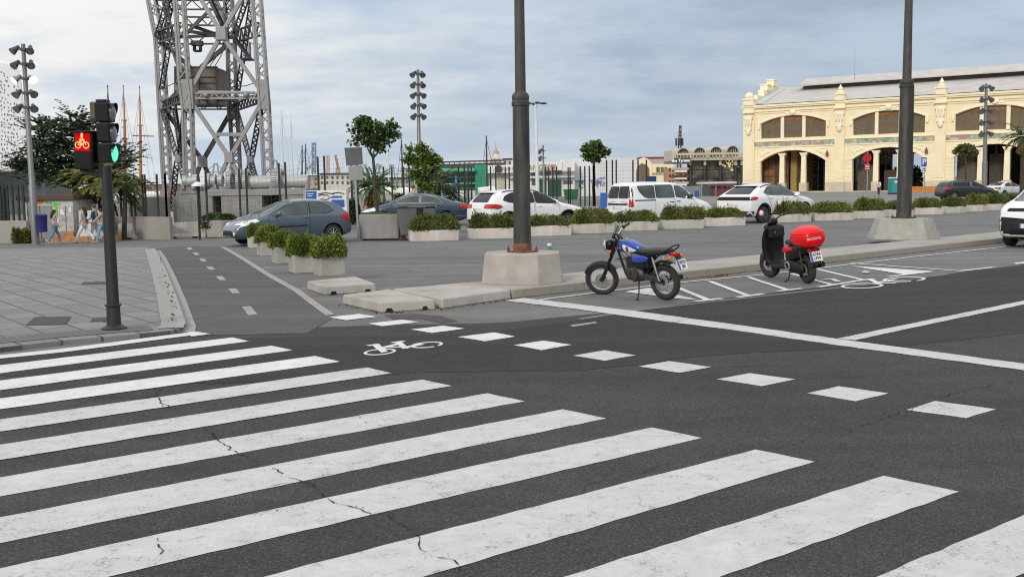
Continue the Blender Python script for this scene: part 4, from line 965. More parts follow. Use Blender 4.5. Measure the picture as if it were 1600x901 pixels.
for s in (1, -1):
    mb = MB(); mb.ell((-.23, s * .15, .70), (.04, .03, .028), 12, 7); mb.tube([(-.20, s * .05, .70), (-.22, s * .14, .70)], .008, 6); mb.build('indicator', M_oran, B, smooth=True)
    c = sf((WB - .24, s * .17, .80)); mb = MB(); mb.ell(c, (.04, .03, .03), 12, 7); mb.tube([c, sf((WB - .26, s * .08, .80))], .008, 6); mb.build('indicator', M_oran, B, smooth=True)
plate(B, -.355, .59, .215, .165, '0373\nJSS', -1, R(-22))
mb = MB(); mb.bar((-.25, 0, .74), (-.34, 0, .60), .10, .015); mb.build('plate_bracket', M_black, B)

for s, (a, e) in enumerate(((bar[4], (.60, -.08, .52)), (bar[1], (.60, .10, .50)), (bar[4], (WB - .08, -.06, .42)), (bar[1], (.66, .06, .66)))):
    mb = MB(); a = V(a); e = V(e); mb.tube([a, a + V((.10, 0, .03)), a.lerp(e, .45) + V((.11, 0, .0)), e], .0055, 6); mb.build('control_cable', M_black, B, smooth=True)
mb = MB(); mb.tube([(WB - .05, .05, rr + .05), (WB - .20, .06, .55), (WB - .30, .05, .86)], .006, 6); mb.build('brake_hose', M_black, B, smooth=True)
# scooter
rc, fcn = G(1263, 442.5), G(1203, 431); dv = fcn - rc; WS = 1.27; yaw = math.atan2(dv.y, dv.x) + R(4)
S = thing('scooter', 'black and red motor scooter with a large red top box beside the kerb', 'scooter', rc, yaw, None, (R(-7), 0))
rs = .245
moto_wheel(S, (0, 0, rs), rs, .062, 'rear_wheel', spokes=False, rimc=M_black); moto_wheel(S, (WS, 0, rs), rs, .055, 'front_wheel', Quaternion((0, 0, 1), R(16)), spokes=False, rimc=M_black)
mb = MB(); mb.loft([(.99, 0, .30, .10, .05), (1.02, 0, .55, .20, .20), (1.05, 0, .72, .20, .20), (1.08, 0, .90, .17, .09), (1.09, 0, .97, .10, .03)], 4, 2)
mb.bm.clear()
A = []
for (x, z, w, d) in ((1.00, .26, .17, .03), (1.06, .32, .20, .05), (1.10, .55, .235, .07), (1.05, .78, .23, .07), (.99, .93, .20, .06), (.96, .985, .15, .05)):
    A.append(mb._v([(x, -w, z), (x + d, -w * .9, z + .01), (x + d * 1.6, 0, z + .015), (x + d, w * .9, z + .01), (x, w, z), (x - .04, w * .75, z), (x - .06, 0, z), (x - .04, -w * .75, z)]))
for a, b in zip(A, A[1:]):
    for j in range(8): mb._f([a[j], a[(j + 1) % 8], b[(j + 1) % 8], b[j]])
mb._f(A[0][::-1]); mb._f(A[-1]); mb.build('leg_shield', M_blackg, S, smooth='all', sub=2)
mb = MB(); mb.box((.93, .0, .86), (.10, .30, .20)); mb.build('glove_box', M_black, S, bevel=.03)
mb = MB(); mb.cyl((.875, .06, .86), (.87, .06, .86), .02, n=12); mb.build('ignition_lock', M_chrome, S)
mb = MB(); mb.loft([(.42, 0, .27, .14, .03), (.46, 0, .27, .17, .045), (.90, 0, .255, .18, .045), (1.02, 0, .30, .15, .05), (1.05, 0, .36, .08, .03)], 12, 4); mb.build('floorboard', M_black, S, smooth='all')
f2 = fender(rs + .035, .075, 25, 150, WS, rs); f2.build('front_mudguard', P_red, S, smooth='all')
mb = MB(); mb.loft([(WS - .06, 0, .47, .05, .03), (WS - .02, 0, .49, .075, .05), (WS + .10, 0, .46, .07, .05), (WS + .22, 0, .39, .045, .03)], 12, 2.4); mb.build('front_fairing', M_white, S, smooth='all', sub=1)
mb = MB()
for s in (1, -1): mb.tube([(1.10, s * .08, .60), (WS, s * .075, rs)], .02, 8)
mb.build('fork', M_black, S, smooth=True)
HB = Matrix.Translation((1.0, 0, 1.05)) @ Matrix.Rotation(R(20), 4, 'Z') @ Matrix.Rotation(R(-14), 4, 'X') @ Matrix.Translation((-1.0, 0, -1.05))
mb = MB(); mb.tube([(1.02, 0, .94), (1.0, 0, 1.06)], .03, 10); mb.tube([(.90, .34, 1.08), (.97, .17, 1.08), (1.0, 0, 1.05), (.97, -.17, 1.08), (.90, -.34, 1.08)], .014, 8); mb.xform(HB); o = mb.build('handlebar', M_black, S, smooth=True)
for s in (1, -1):
    g = MB(); g.tube([(.885, s * .375, 1.08), (.94, s * .23, 1.08)], .021, 10); g.xform(HB); g.build('grip', M_rubber, o, smooth=True)
    g = MB(); g.tube([(.97, s * .2, 1.09), (.99, s * .29, 1.075), (.95, s * .36, 1.075)], .007, 6); g.xform(HB); g.build('lever', M_alu, o, smooth=True)
    g = MB(); g.tube([(.97, s * .18, 1.09), (1.0, s * .24, 1.20), (.99, s * .25, 1.26)], .007, 6); g.xform(HB); m_ = g.build('mirror', M_black, S, smooth=True)
    g = MB(); g.ell((.985, s * .26, 1.31), (.022, .06, .055), 14, 8); g.xform(HB); g.build('mirror_shell', P_red, m_, smooth=True)
    g = MB(); g.ell((.970, s * .26, 1.31), (.014, .052, .048), 14, 8); g.xform(HB); g.build('mirror_glass', M_white, m_, smooth=True)
mb = MB(); mb.loft([(.98, 0, 1.03, .06, .04), (1.02, 0, 1.04, .11, .07), (1.10, 0, 1.0, .10, .07), (1.14, 0, .98, .06, .04)], 12, 2.6); o = mb.build('headlight_cowl', M_blackg, S, smooth='all')
mb = MB(); mb.ell((1.135, 0, .985), (.025, .07, .045), 14, 8); mb.build('lens', M_clear, o, smooth=True)
mb = MB(); mb.loft([(-.20, 0, .73, .06, .03), (-.17, 0, .73, .12, .05), (.10, 0, .74, .15, .05), (.34, 0, .70, .14, .055), (.52, 0, .70, .09, .05), (.56, 0, .70, .04, .03)], 14, 3); mb.build('seat', M_seat, S, smooth='all', sub=1)
mb = MB(); mb.loft([(-.24, 0, .62, .05, .04), (-.18, 0, .62, .10, .08), (.10, 0, .56, .15, .15), (.36, 0, .50, .16, .18), (.50, 0, .46, .12, .17), (.55, 0, .45, .06, .10)], 14, 3); mb.build('rear_bodywork', M_blackg, S, smooth='all', sub=1)
mb = MB()
for s in (1, -1): mb.loft([(.20, s * .14, .60, .008, .02), (.26, s * .15, .60, .018, .04), (.40, s * .16, .59, .02, .055), (.50, s * .145, .57, .013, .04), (.54, s * .13, .56, .006, .02)], 10, 2.4)
mb.build('side_panel', P_red, S, smooth='all')
mb = MB(); mb.loft([(-.06, .11, .27, .03, .06), (0, .11, .27, .05, .09), (.30, .12, .30, .06, .11), (.44, .11, .32, .05, .09), (.48, .11, .32, .02, .05)], 12, 3); mb.loft([(.1, 0, .33, .08, .08), (.4, 0, .33, .1, .12)], 10, 3); o = mb.build('engine', M_black, S, smooth='all')
mb = MB(); mb.lathe([(.05, .168), (.078, .172), (.085, .185), (.078, .192), (.05, .19)], (.33, 0, .31), 'Y', 24, cap=False); mb.build('fan_ring', M_galv, S, smooth=True)
mb = MB(); mb.tube([(.36, -.12, .28), (.1, -.17, .27), (-.22, -.18, .32)], [.02, .05, .05], 12); mb.build('exhaust', M_black, S, smooth=True)
fender(rs + .03, .085, 60, 165, 0, rs).build('rear_mudguard', M_black, S, smooth='all')
for s in (1, -1):
    mb = MB(); mb.tube([(-.05, s * .11, rs + .02), (-.02, s * .12, .58)], .016, 8); mb.build('shock_absorber', M_engine, S, smooth=True)
mb = MB(); mb.bar((-.12, 0, .66), (-.36, 0, .66), .20, .02); mb.tube([(-.1, .12, .70), (-.33, .13, .71)], .012, 8); mb.tube([(-.1, -.12, .70), (-.33, -.13, .71)], .012, 8); mb.build('luggage_rack', M_black, S, bevel=.005)
mb = MB(); mb.box((-.27, 0, .595), (.05, .22, .07)); mb.build('tail_light', M_redl, S, bevel=.015)
mb = MB(); mb.bar((-.25, 0, .60), (-.34, 0, .36), .16, .015); mb.build('plate_bracket', M_black, S)
plate(S, -.325, .49, .22, .165, '6764\nLFW', -1, R(-15))
mb = MB(); mb.tube([(.42, .08, .20), (.36, .17, .06), (.36, .26, .03)], .012, 8); mb.tube([(.42, -.08, .2), (.34, -.15, .06)], .012, 8); mb.build('stand', M_black, S, smooth=True)
# red top box, its lid seam and its lettering
mb = MB(); mb.loft([(-.40, 0, .80, .06, .06), (-.385, 0, .80, .16, .12), (-.32, 0, .805, .225, .175), (-.15, 0, .82, .25, .20), (.02, 0, .82, .25, .19), (.13, 0, .79, .21, .14), (.18, 0, .77, .12, .08)], 24, 2.35)
tbx = mb.build('top_box', P_red, S, smooth='all', sub=2); tbx['label'] = 'bright red rounded luggage box'
dg = bpy.context.evaluated_depsgraph_get(); dg.update(); bm = bmesh.new(); bm.from_mesh(bpy.data.meshes.new_from_object(tbx.evaluated_get(dg))); tb = BVHTree.FromBMesh(bm); bm.free()
mb = MB(); ring = []
for i in range(48):
    t = 2 * math.pi * i / 48; h = tb.ray_cast(V((-.08 + 2 * math.cos(t), 2 * math.sin(t), .885)), V((-math.cos(t), -math.sin(t), 0)))[0]
    if h is not None: ring.append(h)
mb.tube(ring, .006, 6, closed=True); mb.build('lid_seam', pbr('dark_red', (.25, .005, .008), .5), tbx, smooth='all')
h, nrm = tb.ray_cast(V((-2, .06, .81)), V((1, 0, 0)))[:2]
w_ = text_mesh('acciona', .085, M_white, 'lettering', tbx, None, .0)
for v in w_.data.vertices:      # wrap the word around the back of the box
    hh = tb.ray_cast(V((-2, .04 - v.co.x, .81 + v.co.y)), V((1, 0, 0)))
    if hh[0] is not None: v.co = hh[0] + hh[1] * .004
# ------------------------------------------------------------------ lamp posts on concrete plinths
def big_post(label, base_px, mfoot, plinth_h, r0, r1, zcol, leaf):
    b = G(*base_px)
    root = thing('lamp_post', label, 'lamp post', (b.x, b.y, 0), math.atan2(KD.y, KD.x))
    zb = .13; w0, w1, ch = leaf
    mb = MB()
    def octo(w, c): return [(w, c), (c, w), (-c, w), (-w, c), (-w, -c), (-c, -w), (c, -w), (w, -c)]
    mb.prism(octo(w0, ch * w0), zb, zb + plinth_h, octo(w1, ch * w1)); mb.build('plinth', M_conc, root, bevel=.015)
    zt = zb + plinth_h
    mb = MB(); mb.lathe([(r0 * 1.04, zt + .05), (r0 * 1.0, zt + .8), (r0 * .93, zcol), ], (0, 0, 0), 'Z', 16); mb.build('pole_base', M_pole, root, smooth=True)
    mb = MB(); mb.lathe([(r0 * .96, zcol), (r0 * 1.05, zcol + .01), (r0 * 1.06, zcol + .07), (r0 * .95, zcol + .09), (r0 * 1.02, zcol + .14), (r0 * .96, zcol + .19), (r1, zcol + .24)], (0, 0, 0), 'Z', 16); mb.build('collar', M_pole, root, smooth=True)
    mb = MB(); mb.lathe([(r1, zcol + .2), (r1 * .72, 8.6)], (0, 0, 0), 'Z', 16); mb.build('pole', M_poleu, root, smooth=True)
    mb = MB(); mb.bar((r0 * .2, -r0 * 1.0, zt + .1), (r0 * .2, -r0 * .97, zcol), .05, .02); mb.build('access_door', M_pole, root)
    mb = MB(); mb.lathe([(r0 * 1.5, zt), (r0 * 1.5, zt + .025), (r0 * 1.1, zt + .03), (r0 * 1.06, zt + .14), (r0 * 1.0, zt + .16)], (0, 0, 0), 'Z', 16)
    mb.build('base_plate', mfoot, root, bevel=.004)
    for k in range(4):
        t = R(45 + 90 * k); nb = MB(); c = (r0 * 1.65 * math.cos(t), r0 * 1.65 * math.sin(t))
        nb.cyl((c[0], c[1], zt), (c[0], c[1], zt + .06), .03, n=6); nb.cyl((c[0], c[1], zt + .05), (c[0], c[1], zt + .10), .013, n=8); nb.build('anchor_bolt', mfoot, root)
    return root
big_post('thick weathered lamp post with rusty foot on the concrete plinth left of the blue motorcycle', (817, 440, .13), M_rust, .50, .143, .090, 3.05, (.68, .625, .40))
big_post('thick weathered lamp post on the concrete plinth between the scooter and the right edge', (1411, 372.5, .13), M_pole, .56, .185, .120, 4.25, (.90, .69, .42))
# a green paper cup left on the plinth
b = G(858.5, 390.5, .63); c = MB(); c.lathe([(.028, 0), (.036, .075), (.036, .078)], (0, 0, 0), 'Z', 18)
M_cup = pbr('cup_green', (.02, .33, .07), .4)
t = thing('paper_cup', 'small green and white paper cup standing on the lamp post plinth', 'cup', (b.x, b.y, .63)); c.build('cup_body', M_cup, t, smooth=True)
c = MB(); c.lathe([(.038, .072), (.038, .10), (.034, .115), (.03, .115)], (0, 0, 0), 'Z', 18); c.build('lid', M_white, t, smooth=True)

# ------------------------------------------------------------------ traffic signal
M_sig = pbr('signal_pole', (0.018, 0.022, 0.021), .5, metal=.1, var=.2, scale=4, dirt=(.06, .06, .055), dirt_amt=.35, dscale=9, streak=True)
b = G(179, 521); b.z = .055
top = P(166, 262, b.y); hgt = top.z - b.z
root = thing('traffic_light', 'traffic light pole with lit red crossing signal and green lamp at the pavement corner', 'traffic light', b)
ln = lambda z: V(((top.x - b.x) * .35 * z / hgt, 0, z))          # the pole stands slightly out of plumb
mb = MB(); mb.tube([ln(.05), ln(.28)], [.085, .080], 20); mb.tube([ln(.28), ln(.29), ln(.31), ln(.32)], [.080, .098, .098, .07], 20); mb.lathe([(.15, 0), (.15, .02), (.10, .05), (.085, .06)], (0, 0, 0), 'Z', 20); mb.build('pole_base', M_sig, root, smooth=True)
sc = 1.0
ppm = FOC / b.y
mb = MB(); mb.tube([ln(.32), ln(hgt + .02)], [.072, .064], 20); mb.build('pole', M_sig, root, smooth=True)
def loc(pxx, pyy, dy=0.0): p = P(pxx, pyy, b.y + dy); return V((p.x - b.x, dy, p.z - b.z))
# vehicle head, turned towards the road on the right
zt_, zb_ = loc(165, 160).z, loc(165, 255).z; cx = loc(166, 210).x; hh = (zt_ - zb_) / 3
rotv = Matrix.Rotation(R(2), 3, 'Z')
f = lambda x, y, z: V((cx, 0, 0)) + rotv @ V((x, y, z))
M_yel = pbr('signal_back_bronze', (.10, .085, .035), .35, metal=.3, var=.3, scale=8)
for k in range(3):
    z = zt_ - hh * (k + .5)
    mb = MB(); mb.box(f(0, 0, z), (.17, .22, hh * .97), rot=rotv); o = mb.build('signal_head', M_blackg, root, bevel=.02)
    lb = MB(); lens = [emis('green_lamp', (.16, .95, .66), .95) if k == 2 else pbr('unlit_lens', (.20, .20, .21), .25, var=.25, scale=30)]
    ring = []; 
    m4 = Matrix.Translation(f(.085, 0, z)) @ rotv.to_4x4()
    lb.lathe([(.0, .034), (.055, .030), (.09, .014), (.108, 0)], (0, 0, 0), 'X', 24); lb.xform(m4); lb.build('lens', lens[0], o, smooth=True)
    vb = MB(); A = []
    for i in range(13):
        t = R(0 + 180 * i / 12); A.append(vb._v([m4 @ V((.0, .112 * math.cos(t), .112 * math.sin(t))), m4 @ V((.02 + .035 * math.sin(t), .114 * math.cos(t), .114 * math.sin(t)))]))
    for a, c in zip(A, A[1:]): vb._f([a[0], a[1], c[1], c[0]])
    vb.build('visor', M_blackg, o, smooth='all')
mb = MB(); mb.box(f(-.12, 0, (zt_ + zb_) / 2 + .26), (.08, .14, hh * .9), rot=rotv); mb.build('side_repeater', M_yel, root, bevel=.02)
mb = MB(); mb.box(f(-.02, 0, zt_ + .015), (.12, .16, .03), rot=rotv); mb.build('cap', M_black, root, bevel=.006)
# pedestrian and bicycle head facing the crossing (towards us)
c0, c1 = loc(112, 204, -.12), loc(147, 265, -.12); pc = (c0 + c1) / 2; pw, ph = abs(c1.x - c0.x), abs(c1.z - c0.z)
rotp = Matrix.Rotation(R(-9), 3, 'Z') @ Matrix.Rotation(R(2), 3, 'Y')
g = lambda x, y, z: pc + rotp @ V((x, y, z))
mb = MB(); mb.box(g(0, .08, 0), (pw, .16, ph), rot=rotp); hd = mb.build('crossing_signal', M_blackg, root, bevel=.015)
E_red = emis('red_lamp', (1.0, .003, .002), .50); E_icon = emis('red_icon', (1.0, .38, .16), 1.6); E_dim = emis('red_lamp_dim', (.35, .002, .002), .55)
mb = MB(); mb.box(g(0, -.006, ph * .20), (pw * .80, .012, ph * .46), rot=rotp); mb.build('red_lens', E_red, hd, bevel=.005)
mb = MB(); mb.box(g(0, -.004, -ph * .25), (pw * .86, .01, ph * .38), rot=rotp); mb.build('dark_lens', M_blackg, hd)
ic = MB(); yy = -.017
ic.ell(g(0, yy, ph * .405), (.014, .006, .014), 10, 6)
for q in ([(-.016, .385), (.016, .385), (.014, .31), (-.014, .31)], [(-.013, .31), (-.002, .31), (-.003, .245), (-.012, .245)], [(.002, .31), (.013, .31), (.012, .245), (.003, .245)]):
    P0 = [g(x, yy, z * ph) for x, z in q]; ic.quad(P0); ic.quad([p + rotp @ V((0, .006, 0)) for p in P0])
ic.build('walking_figure', E_icon, hd)
ic = MB()
for xx in (-.052, .052): ic.tube([g(xx + .036 * math.cos(t), yy, ph * .125 + .036 * math.sin(t)) for t in (2 * math.pi * i / 24 for i in range(24))], .0055, 6, closed=True)
for a, c in (((-.052, .0), (-.022, .055)), ((-.022, .055), (.03, .05)), ((.03, .05), (.052, 0)), ((-.052, 0), (.0, .0)), ((.0, 0), (.03, .05)), ((0, 0), (-.025, .065)), ((-.036, .068), (-.014, .068)), ((.03, .05), (.022, .072))):
    ic.tube([g(a[0], yy, ph * .125 + a[1]), g(c[0], yy, ph * .125 + c[1])], .005, 6)
ic.build('bicycle_figure', E_icon, hd)
vb = MB(); vb.bar(g(-pw / 2, -.05, ph * .47), g(pw / 2, -.05, ph * .47), .10, .012); vb.build('visor', M_blackg, hd)
mb = MB(); a = loc(130, 268, -.05); e = loc(162, 275, -.02); mb.bar(a, e, .05, .06); mb.bar(a, a + V((0, 0, .08)), .06, .06); mb.build('bracket', M_black, root, bevel=.006)

# ------------------------------------------------------------------ floodlight masts
M_mast_grey = pbr('mast_grey', (.20, .205, .205), .5, metal=.4, var=.1, scale=4)
M_lampg = pbr('unlit_lamp_glass', (.16, .165, .17), .15, var=.4, scale=8)
E_lamp = emis('lit_floodlight', (1.0, .97, .88), 6.0)
def mast(label, base, top_px, levels, lamp_r, lit=(), r0=.11, r1=.05, arm=.3, lean=.0, first=.0, gap=None, single=False):
    """base: ground point; top_px: pixel of the pole top at the same distance"""
    tp = P(top_px[0], top_px[1], base.y); h = tp.z - base.z
    root = thing('floodlight_mast', label, 'floodlight mast', base, 0, 'floodlight masts around the harbour square')
    L = lambda z: V(((tp.x - base.x) * lean * z / h, 0, z))
    mb = MB(); mb.tube([L(0), L(h * .3), L(h * .305), L(h)], [r0, r0 * .95, r0 * .78, r1], 14); mb.lathe([(r0 * 2, 0), (r0 * 2, .03), (r0 * 1.05, .04)], (0, 0, 0), 'Z', 14); mb.build('pole', M_mast_grey, root, smooth=True)
    for k in range(levels):
        z = h - first - gap * k
        ab = MB(); ab.bar(L(z) + V((-arm, -.06, 0)), L(z) + V((arm, -.06, 0)), .05); ab.box(L(z), (r1 * 3, r1 * 3, .12)); ab.build('cross_arm', M_steeld, root)
        for s in ((-1, 1) if not single else (-1,)):
            rq = random.Random(k * 7 + s); yaw_ = s * R(32) + rq.uniform(-.3, .3); m3 = Matrix.Rotation(yaw_, 3, 'Z') @ Matrix.Rotation(R(28 + rq.uniform(0, 14)), 3, 'X')
            m4 = Matrix.Translation(L(z) + V((s * arm, -.10, -.02))) @ m3.to_4x4()
            fb = MB(); fb.lathe([(.02, .30 * lamp_r / .2), (lamp_r * .45, .28 * lamp_r / .2), (lamp_r * .6, .12 * lamp_r / .2), (lamp_r, -.16 * lamp_r / .2), (lamp_r * 1.04, -.19 * lamp_r / .2)], (0, 0, 0), 'Y', 18, cap=False); fb.xform(m4)
            o = fb.build('floodlight', M_steeld if (k, s) not in lit else M_galv, root, smooth=True)
            gb = MB(); gb.lathe([(.0, -.17 * lamp_r / .2), (lamp_r, -.17 * lamp_r / .2)], (0, 0, 0), 'Y', 18, cap=False); gb.xform(m4); gb.build('lamp_glass', E_lamp if (k, s) in lit else M_lampg, o)
    return root
bL = G(56, 383); mast('leaning-looking grey floodlight mast with two lamps lit beside the graffiti cabin', bL, (36, 69), 5, .18, lit=((2, -1), (2, 1)), r0=.17, r1=.09, arm=.36, lean=1.0, first=.25, gap=.70 * bL.y / 51)
bM = G(656, 341); bM = V((P(656, 330, 62).x, 62, 0)); mast('unlit floodlight mast rising behind the ragged tree and the dark blue saloon', bM, (653, 109), 5, .17, r0=.16, r1=.08, arm=.27, lean=1.0, first=.25, gap=.62)
bR = V((P(1538, 300, 108).x, 108, 0)); mast('unlit floodlight mast standing in front of the third arch of the yellow shed', bR, (1541, 131), 5, .27, r0=.28, r1=.13, arm=.46, lean=1.0, first=.4, gap=1.18)
bS = V((P(850, 300, 110).x, 110, 0)); mast('short mast with two square-set lamps on its left right of the near lamp post', bS, (848.5, 227), 2, .24, r0=.14, r1=.09, arm=.35, lean=1.0, first=.6, gap=.75, single=True)
# tall white lamp column with a cross of luminaires
d = 100; bb = V((P(840, 300, d).x, d, 0)); tp = P(837, 160, d); h = tp.z
root = thing('street_lamp', 'tall slim white lamp column crowned with flat lamps', 'street lamp', bb)
mb = MB(); mb.tube([(0, 0, 0), (tp.x - bb.x, 0, h)], [.20, .11], 14); mb.build('column', M_white, root, smooth=True)
for k in range(4):
    t = R(90 * k + 10); mb = MB(); e = V((tp.x - bb.x + .75 * math.cos(t), .75 * math.sin(t), h - .1)); mb.tube([(tp.x - bb.x, 0, h - .3), (tp.x - bb.x, 0, h - .1), e], .05, 8); mb.loft([(-.3, 0, 0, .12, .04), (-.2, 0, .02, .2, .09), (.25, 0, .02, .2, .09), (.34, 0, 0, .1, .04)], 12, 2.5) if False else mb.ell(e, (.38, .26, .11), 14, 6, Matrix.Rotation(t, 3, 'Z')); mb.build('luminaire', M_steeld, root, smooth=True)

# ------------------------------------------------------------------ signs
def plain_sign(name, label, base, parts):
    root = thing(name, label, 'sign', base); return root
# back of a traffic sign on a grey post
b = G(567, 377.5); b = G(560, 372); b.z = 0; dpt = b.y
root = thing('road_sign', 'grey back of two square road signs on a leaning post behind the big planter', 'sign', b)
l = lambda x, y: (lambda p: V((p.x - b.x, 0, p.z - b.z)))(P(x, y, dpt))
mb = MB(); mb.bar(V((0, .03, 0)), l(552, 231) + V((0, .03, 0)), .07, .05); mb.build('post', M_galv, root, bevel=.004)
def flat(mb, q, y0, y1): mb.slabxz([(p.x, p.z) for p in q], y0, y1)
M_sgrey = pbr('sign_back_dark', (.11, .115, .12), .5, metal=.4, var=.15, scale=4)
mb = MB(); flat(mb, [l(538, 231), l(565.5, 230), l(567, 257), l(541, 259)], 0, .02); mb.build('upper_panel', M_sgrey, root, bevel=.005)
mb = MB(); flat(mb, [l(544, 259.5), l(566, 258), l(567.5, 281), l(546, 282.5)], 0, .02); mb.build('lower_panel', pbr('sign_back_pale', (.30, .30, .295), .5, metal=.3, var=.1), root, bevel=.005)
# harbour plan board behind the hatchback
dpt = 43; l2 = lambda x, y: P(x, y, dpt)
b = V((l2(515, 360).x, dpt, 0)); root = thing('information_board', 'white board with a blue harbour plan above the hatchback roof', 'sign', b)
q = lambda x, y: (lambda p: (p.x - b.x, p.z))(l2(x, y))
mb = MB(); mb.slabxz([q(476, 298), q(541, 297), q(543, 362), (q(478, 362)[0], q(478, 362)[1])], 0, .06); mb.build('panel', M_white, root, bevel=.006)
mb = MB(); mb.slabxz([q(541.5, 296), q(544.5, 296), q(546, 378), q(543, 378)], .0, .08); mb.slabxz([q(474, 297), q(477, 297), q(478, 378), q(475, 378)], .0, .08); mb.build('frame_post', M_galv, root)
mb = MB(); mb.slabxz([q(478, 299), q(494.5, 298.5), q(494.5, 312), q(478, 312)], -.012, .02); mb.build('blue_header', M_blue, root)
mb = MB(); mb.slabxz([q(518, 312), q(538, 312), q(538.5, 323.5), q(524, 323.5), q(517, 317)], -.012, .02)
mb.slabxz([q(517, 307.5), q(521, 306), q(534, 306), q(535, 309), q(517, 309.5)], -.012, .02); mb.build('plan_water', M_blue, root)
mb = MB()
for a in ([(497, 306), (503, 304), (512, 305), (516, 309), (510, 312), (500, 311)], [(497, 303), (508, 301), (522, 303)], [(520, 302), (530, 300.5), (538, 303)]): mb.tube([V((q(*p)[0], -.012, q(*p)[1])) for p in a], .02, 5)
mb.build('plan_outline', M_text, root)
for i, (xx, yy, w) in enumerate(((483, 303, .3), (484, 306.5, .22))):
    mb = MB(); mb.tube([V((q(480, yy)[0], -.02, q(480, yy)[1])), V((q(490 - i * 2, yy)[0], -.02, q(480, yy)[1]))], .018, 5); mb.build('header_line', M_white, root)
# parking sign and no-parking sign in front of the yellow shed
d = 118
def sx(x, y, dd): p = P(x, y, dd); return p
b = V((sx(1444, 305, d).x, d, 0)); root = thing('parking_sign', 'blue parking sign with a white plate below it before the shed', 'sign', b)
q = lambda x, y: (lambda p: (p.x - b.x, p.z))(P(x, y, d))
mb = MB(); mb.cyl((0, .06, 0), (0, .06, q(1444, 246)[1]), .06, n=10); mb.build('post', M_galv, root)
mb = MB(); mb.slabxz([q(1439.8, 246), q(1448, 246), q(1448, 260.3), q(1439.8, 260.3)], -.02, .02); mb.build('panel', M_blue, root)
p0 = q(1444, 253.2); text_mesh('P', .92, M_white, 'lettering', root, tmat((p0[0], -.03, p0[1]), (1, 0, 0), (0, 0, 1)), .005, bold=.02)
mb = MB(); mb.slabxz([q(1439.6, 261), q(1448, 261), q(1448, 268.5), q(1439.6, 268.5)], -.02, .02); pn = mb.build('lower_plate', M_white, root)
mb = MB(); mb.slabxz([q(1441.5, 262.5), q(1446, 262.5), q(1446, 264.2), q(1441.5, 264.2)], -.03, .0); mb.slabxz([q(1441, 265.5), q(1443, 265.5), q(1443, 267.3), q(1441, 267.3)], -.03, .0); mb.slabxz([q(1444, 265.5), q(1446.5, 265.5), q(1446.5, 267.3), q(1444, 267.3)], -.03, .0); mb.build('pictogram', M_text, pn)
d = 112; b = V((sx(1355, 305, d).x, d, 0)); root = thing('no_stopping_sign', 'round red and blue no stopping sign with a red plate under it before the shed', 'sign', b)
q = lambda x, y: (lambda p: (p.x - b.x, p.z))(P(x, y, d))
mb = MB(); mb.cyl((0, .06, 0), (0, .06, q(1355, 238)[1]), .06, n=10); mb.build('post', M_galv, root)
c = q(1355, 246.5); mb = MB(); mb.lathe([(0, -.02), (.46, -.02), (.46, .02), (0, .02)], (c[0], 0, c[1]), 'Y', 28); P_sr = pbr('sign_red', (.42, .012, .02), .45)
o = mb.build('disc', pbr('sign_blue_purple', (.09, .035, .20), .45), root)
mb = MB(); mb.lathe([(.39, -.028), (.47, -.028), (.47, -.02), (.39, -.02)], (c[0], 0, c[1]), 'Y', 28); mb.bar((c[0] - .28, -.03, c[1] + .28), (c[0] + .28, -.03, c[1] - .28), .01, .07); mb.build('red_border', P_sr, o)
mb = MB(); mb.slabxz([q(1350.8, 255.5), q(1359, 255.5), q(1359, 266), q(1350.8, 266)], -.02, .02); o = mb.build('lower_plate', P_sr, root)
mb = MB()
for yy in (258, 260.5, 263): mb.slabxz([q(1352, yy), q(1358, yy), q(1358, yy + 1), q(1352, yy + 1)], -.03, .0)
mb.build('text_line', M_white, o)

# ------------------------------------------------------------------ bins, barriers, fences
b = G(651, 374.5); root = thing('wheeled_bin', 'large grey wheeled waste container between the big planter and the first hedge planter', 'bin', b, R(6))
M_bin = pbr('bin_grey', (.125, .13, .132), .55, var=.1, scale=3, dirt=(.07, .07, .065), dirt_amt=.3)
mb = MB(); mb.prism([(-.52, -.35), (.52, -.35), (.52, .35), (-.52, .35)], .16, 1.06, [(-.64, -.46), (.64, -.46), (.64, .46), (-.64, .46)]); mb.build('container', M_bin, root, bevel=.04)
mb = MB(); mb.prism([(-.69, -.50), (.69, -.50), (.69, .50), (-.69, .50)], 1.06, 1.14); mb.build('rim', M_bin, root, bevel=.02)
mb = MB(); mb.loft([(-.66, 0, 1.16, .48, .02), (-.62, 0, 1.17, .49, .06), (.62, 0, 1.17, .49, .06), (.66, 0, 1.16, .48, .02)], 16, 4); o = mb.build('lid', M_bin, root, smooth=True)
for xx in (-.45, .45):
    mb = MB(); mb.tube([(xx - .13, -.48, 1.12), (xx - .13, -.54, 1.12), (xx + .13, -.54, 1.12), (xx + .13, -.48, 1.12)], .018, 6); mb.build('lid_handle', M_bin, o, smooth=True)
mb = MB(); mb.box((.12, -.46, .95), (.22, .05, .26)); mb.build('lock', M_black, root, bevel=.02)
for xx in (-.42, .42):
    for yy in (-.28, .28):
        mb = MB(); mb.cyl((xx, yy - .03, .09), (xx, yy + .03, .09), .09, n=16); mb.bar((xx, yy, .09), (xx, yy, .2), .05); mb.build('castor', M_rubber, root)
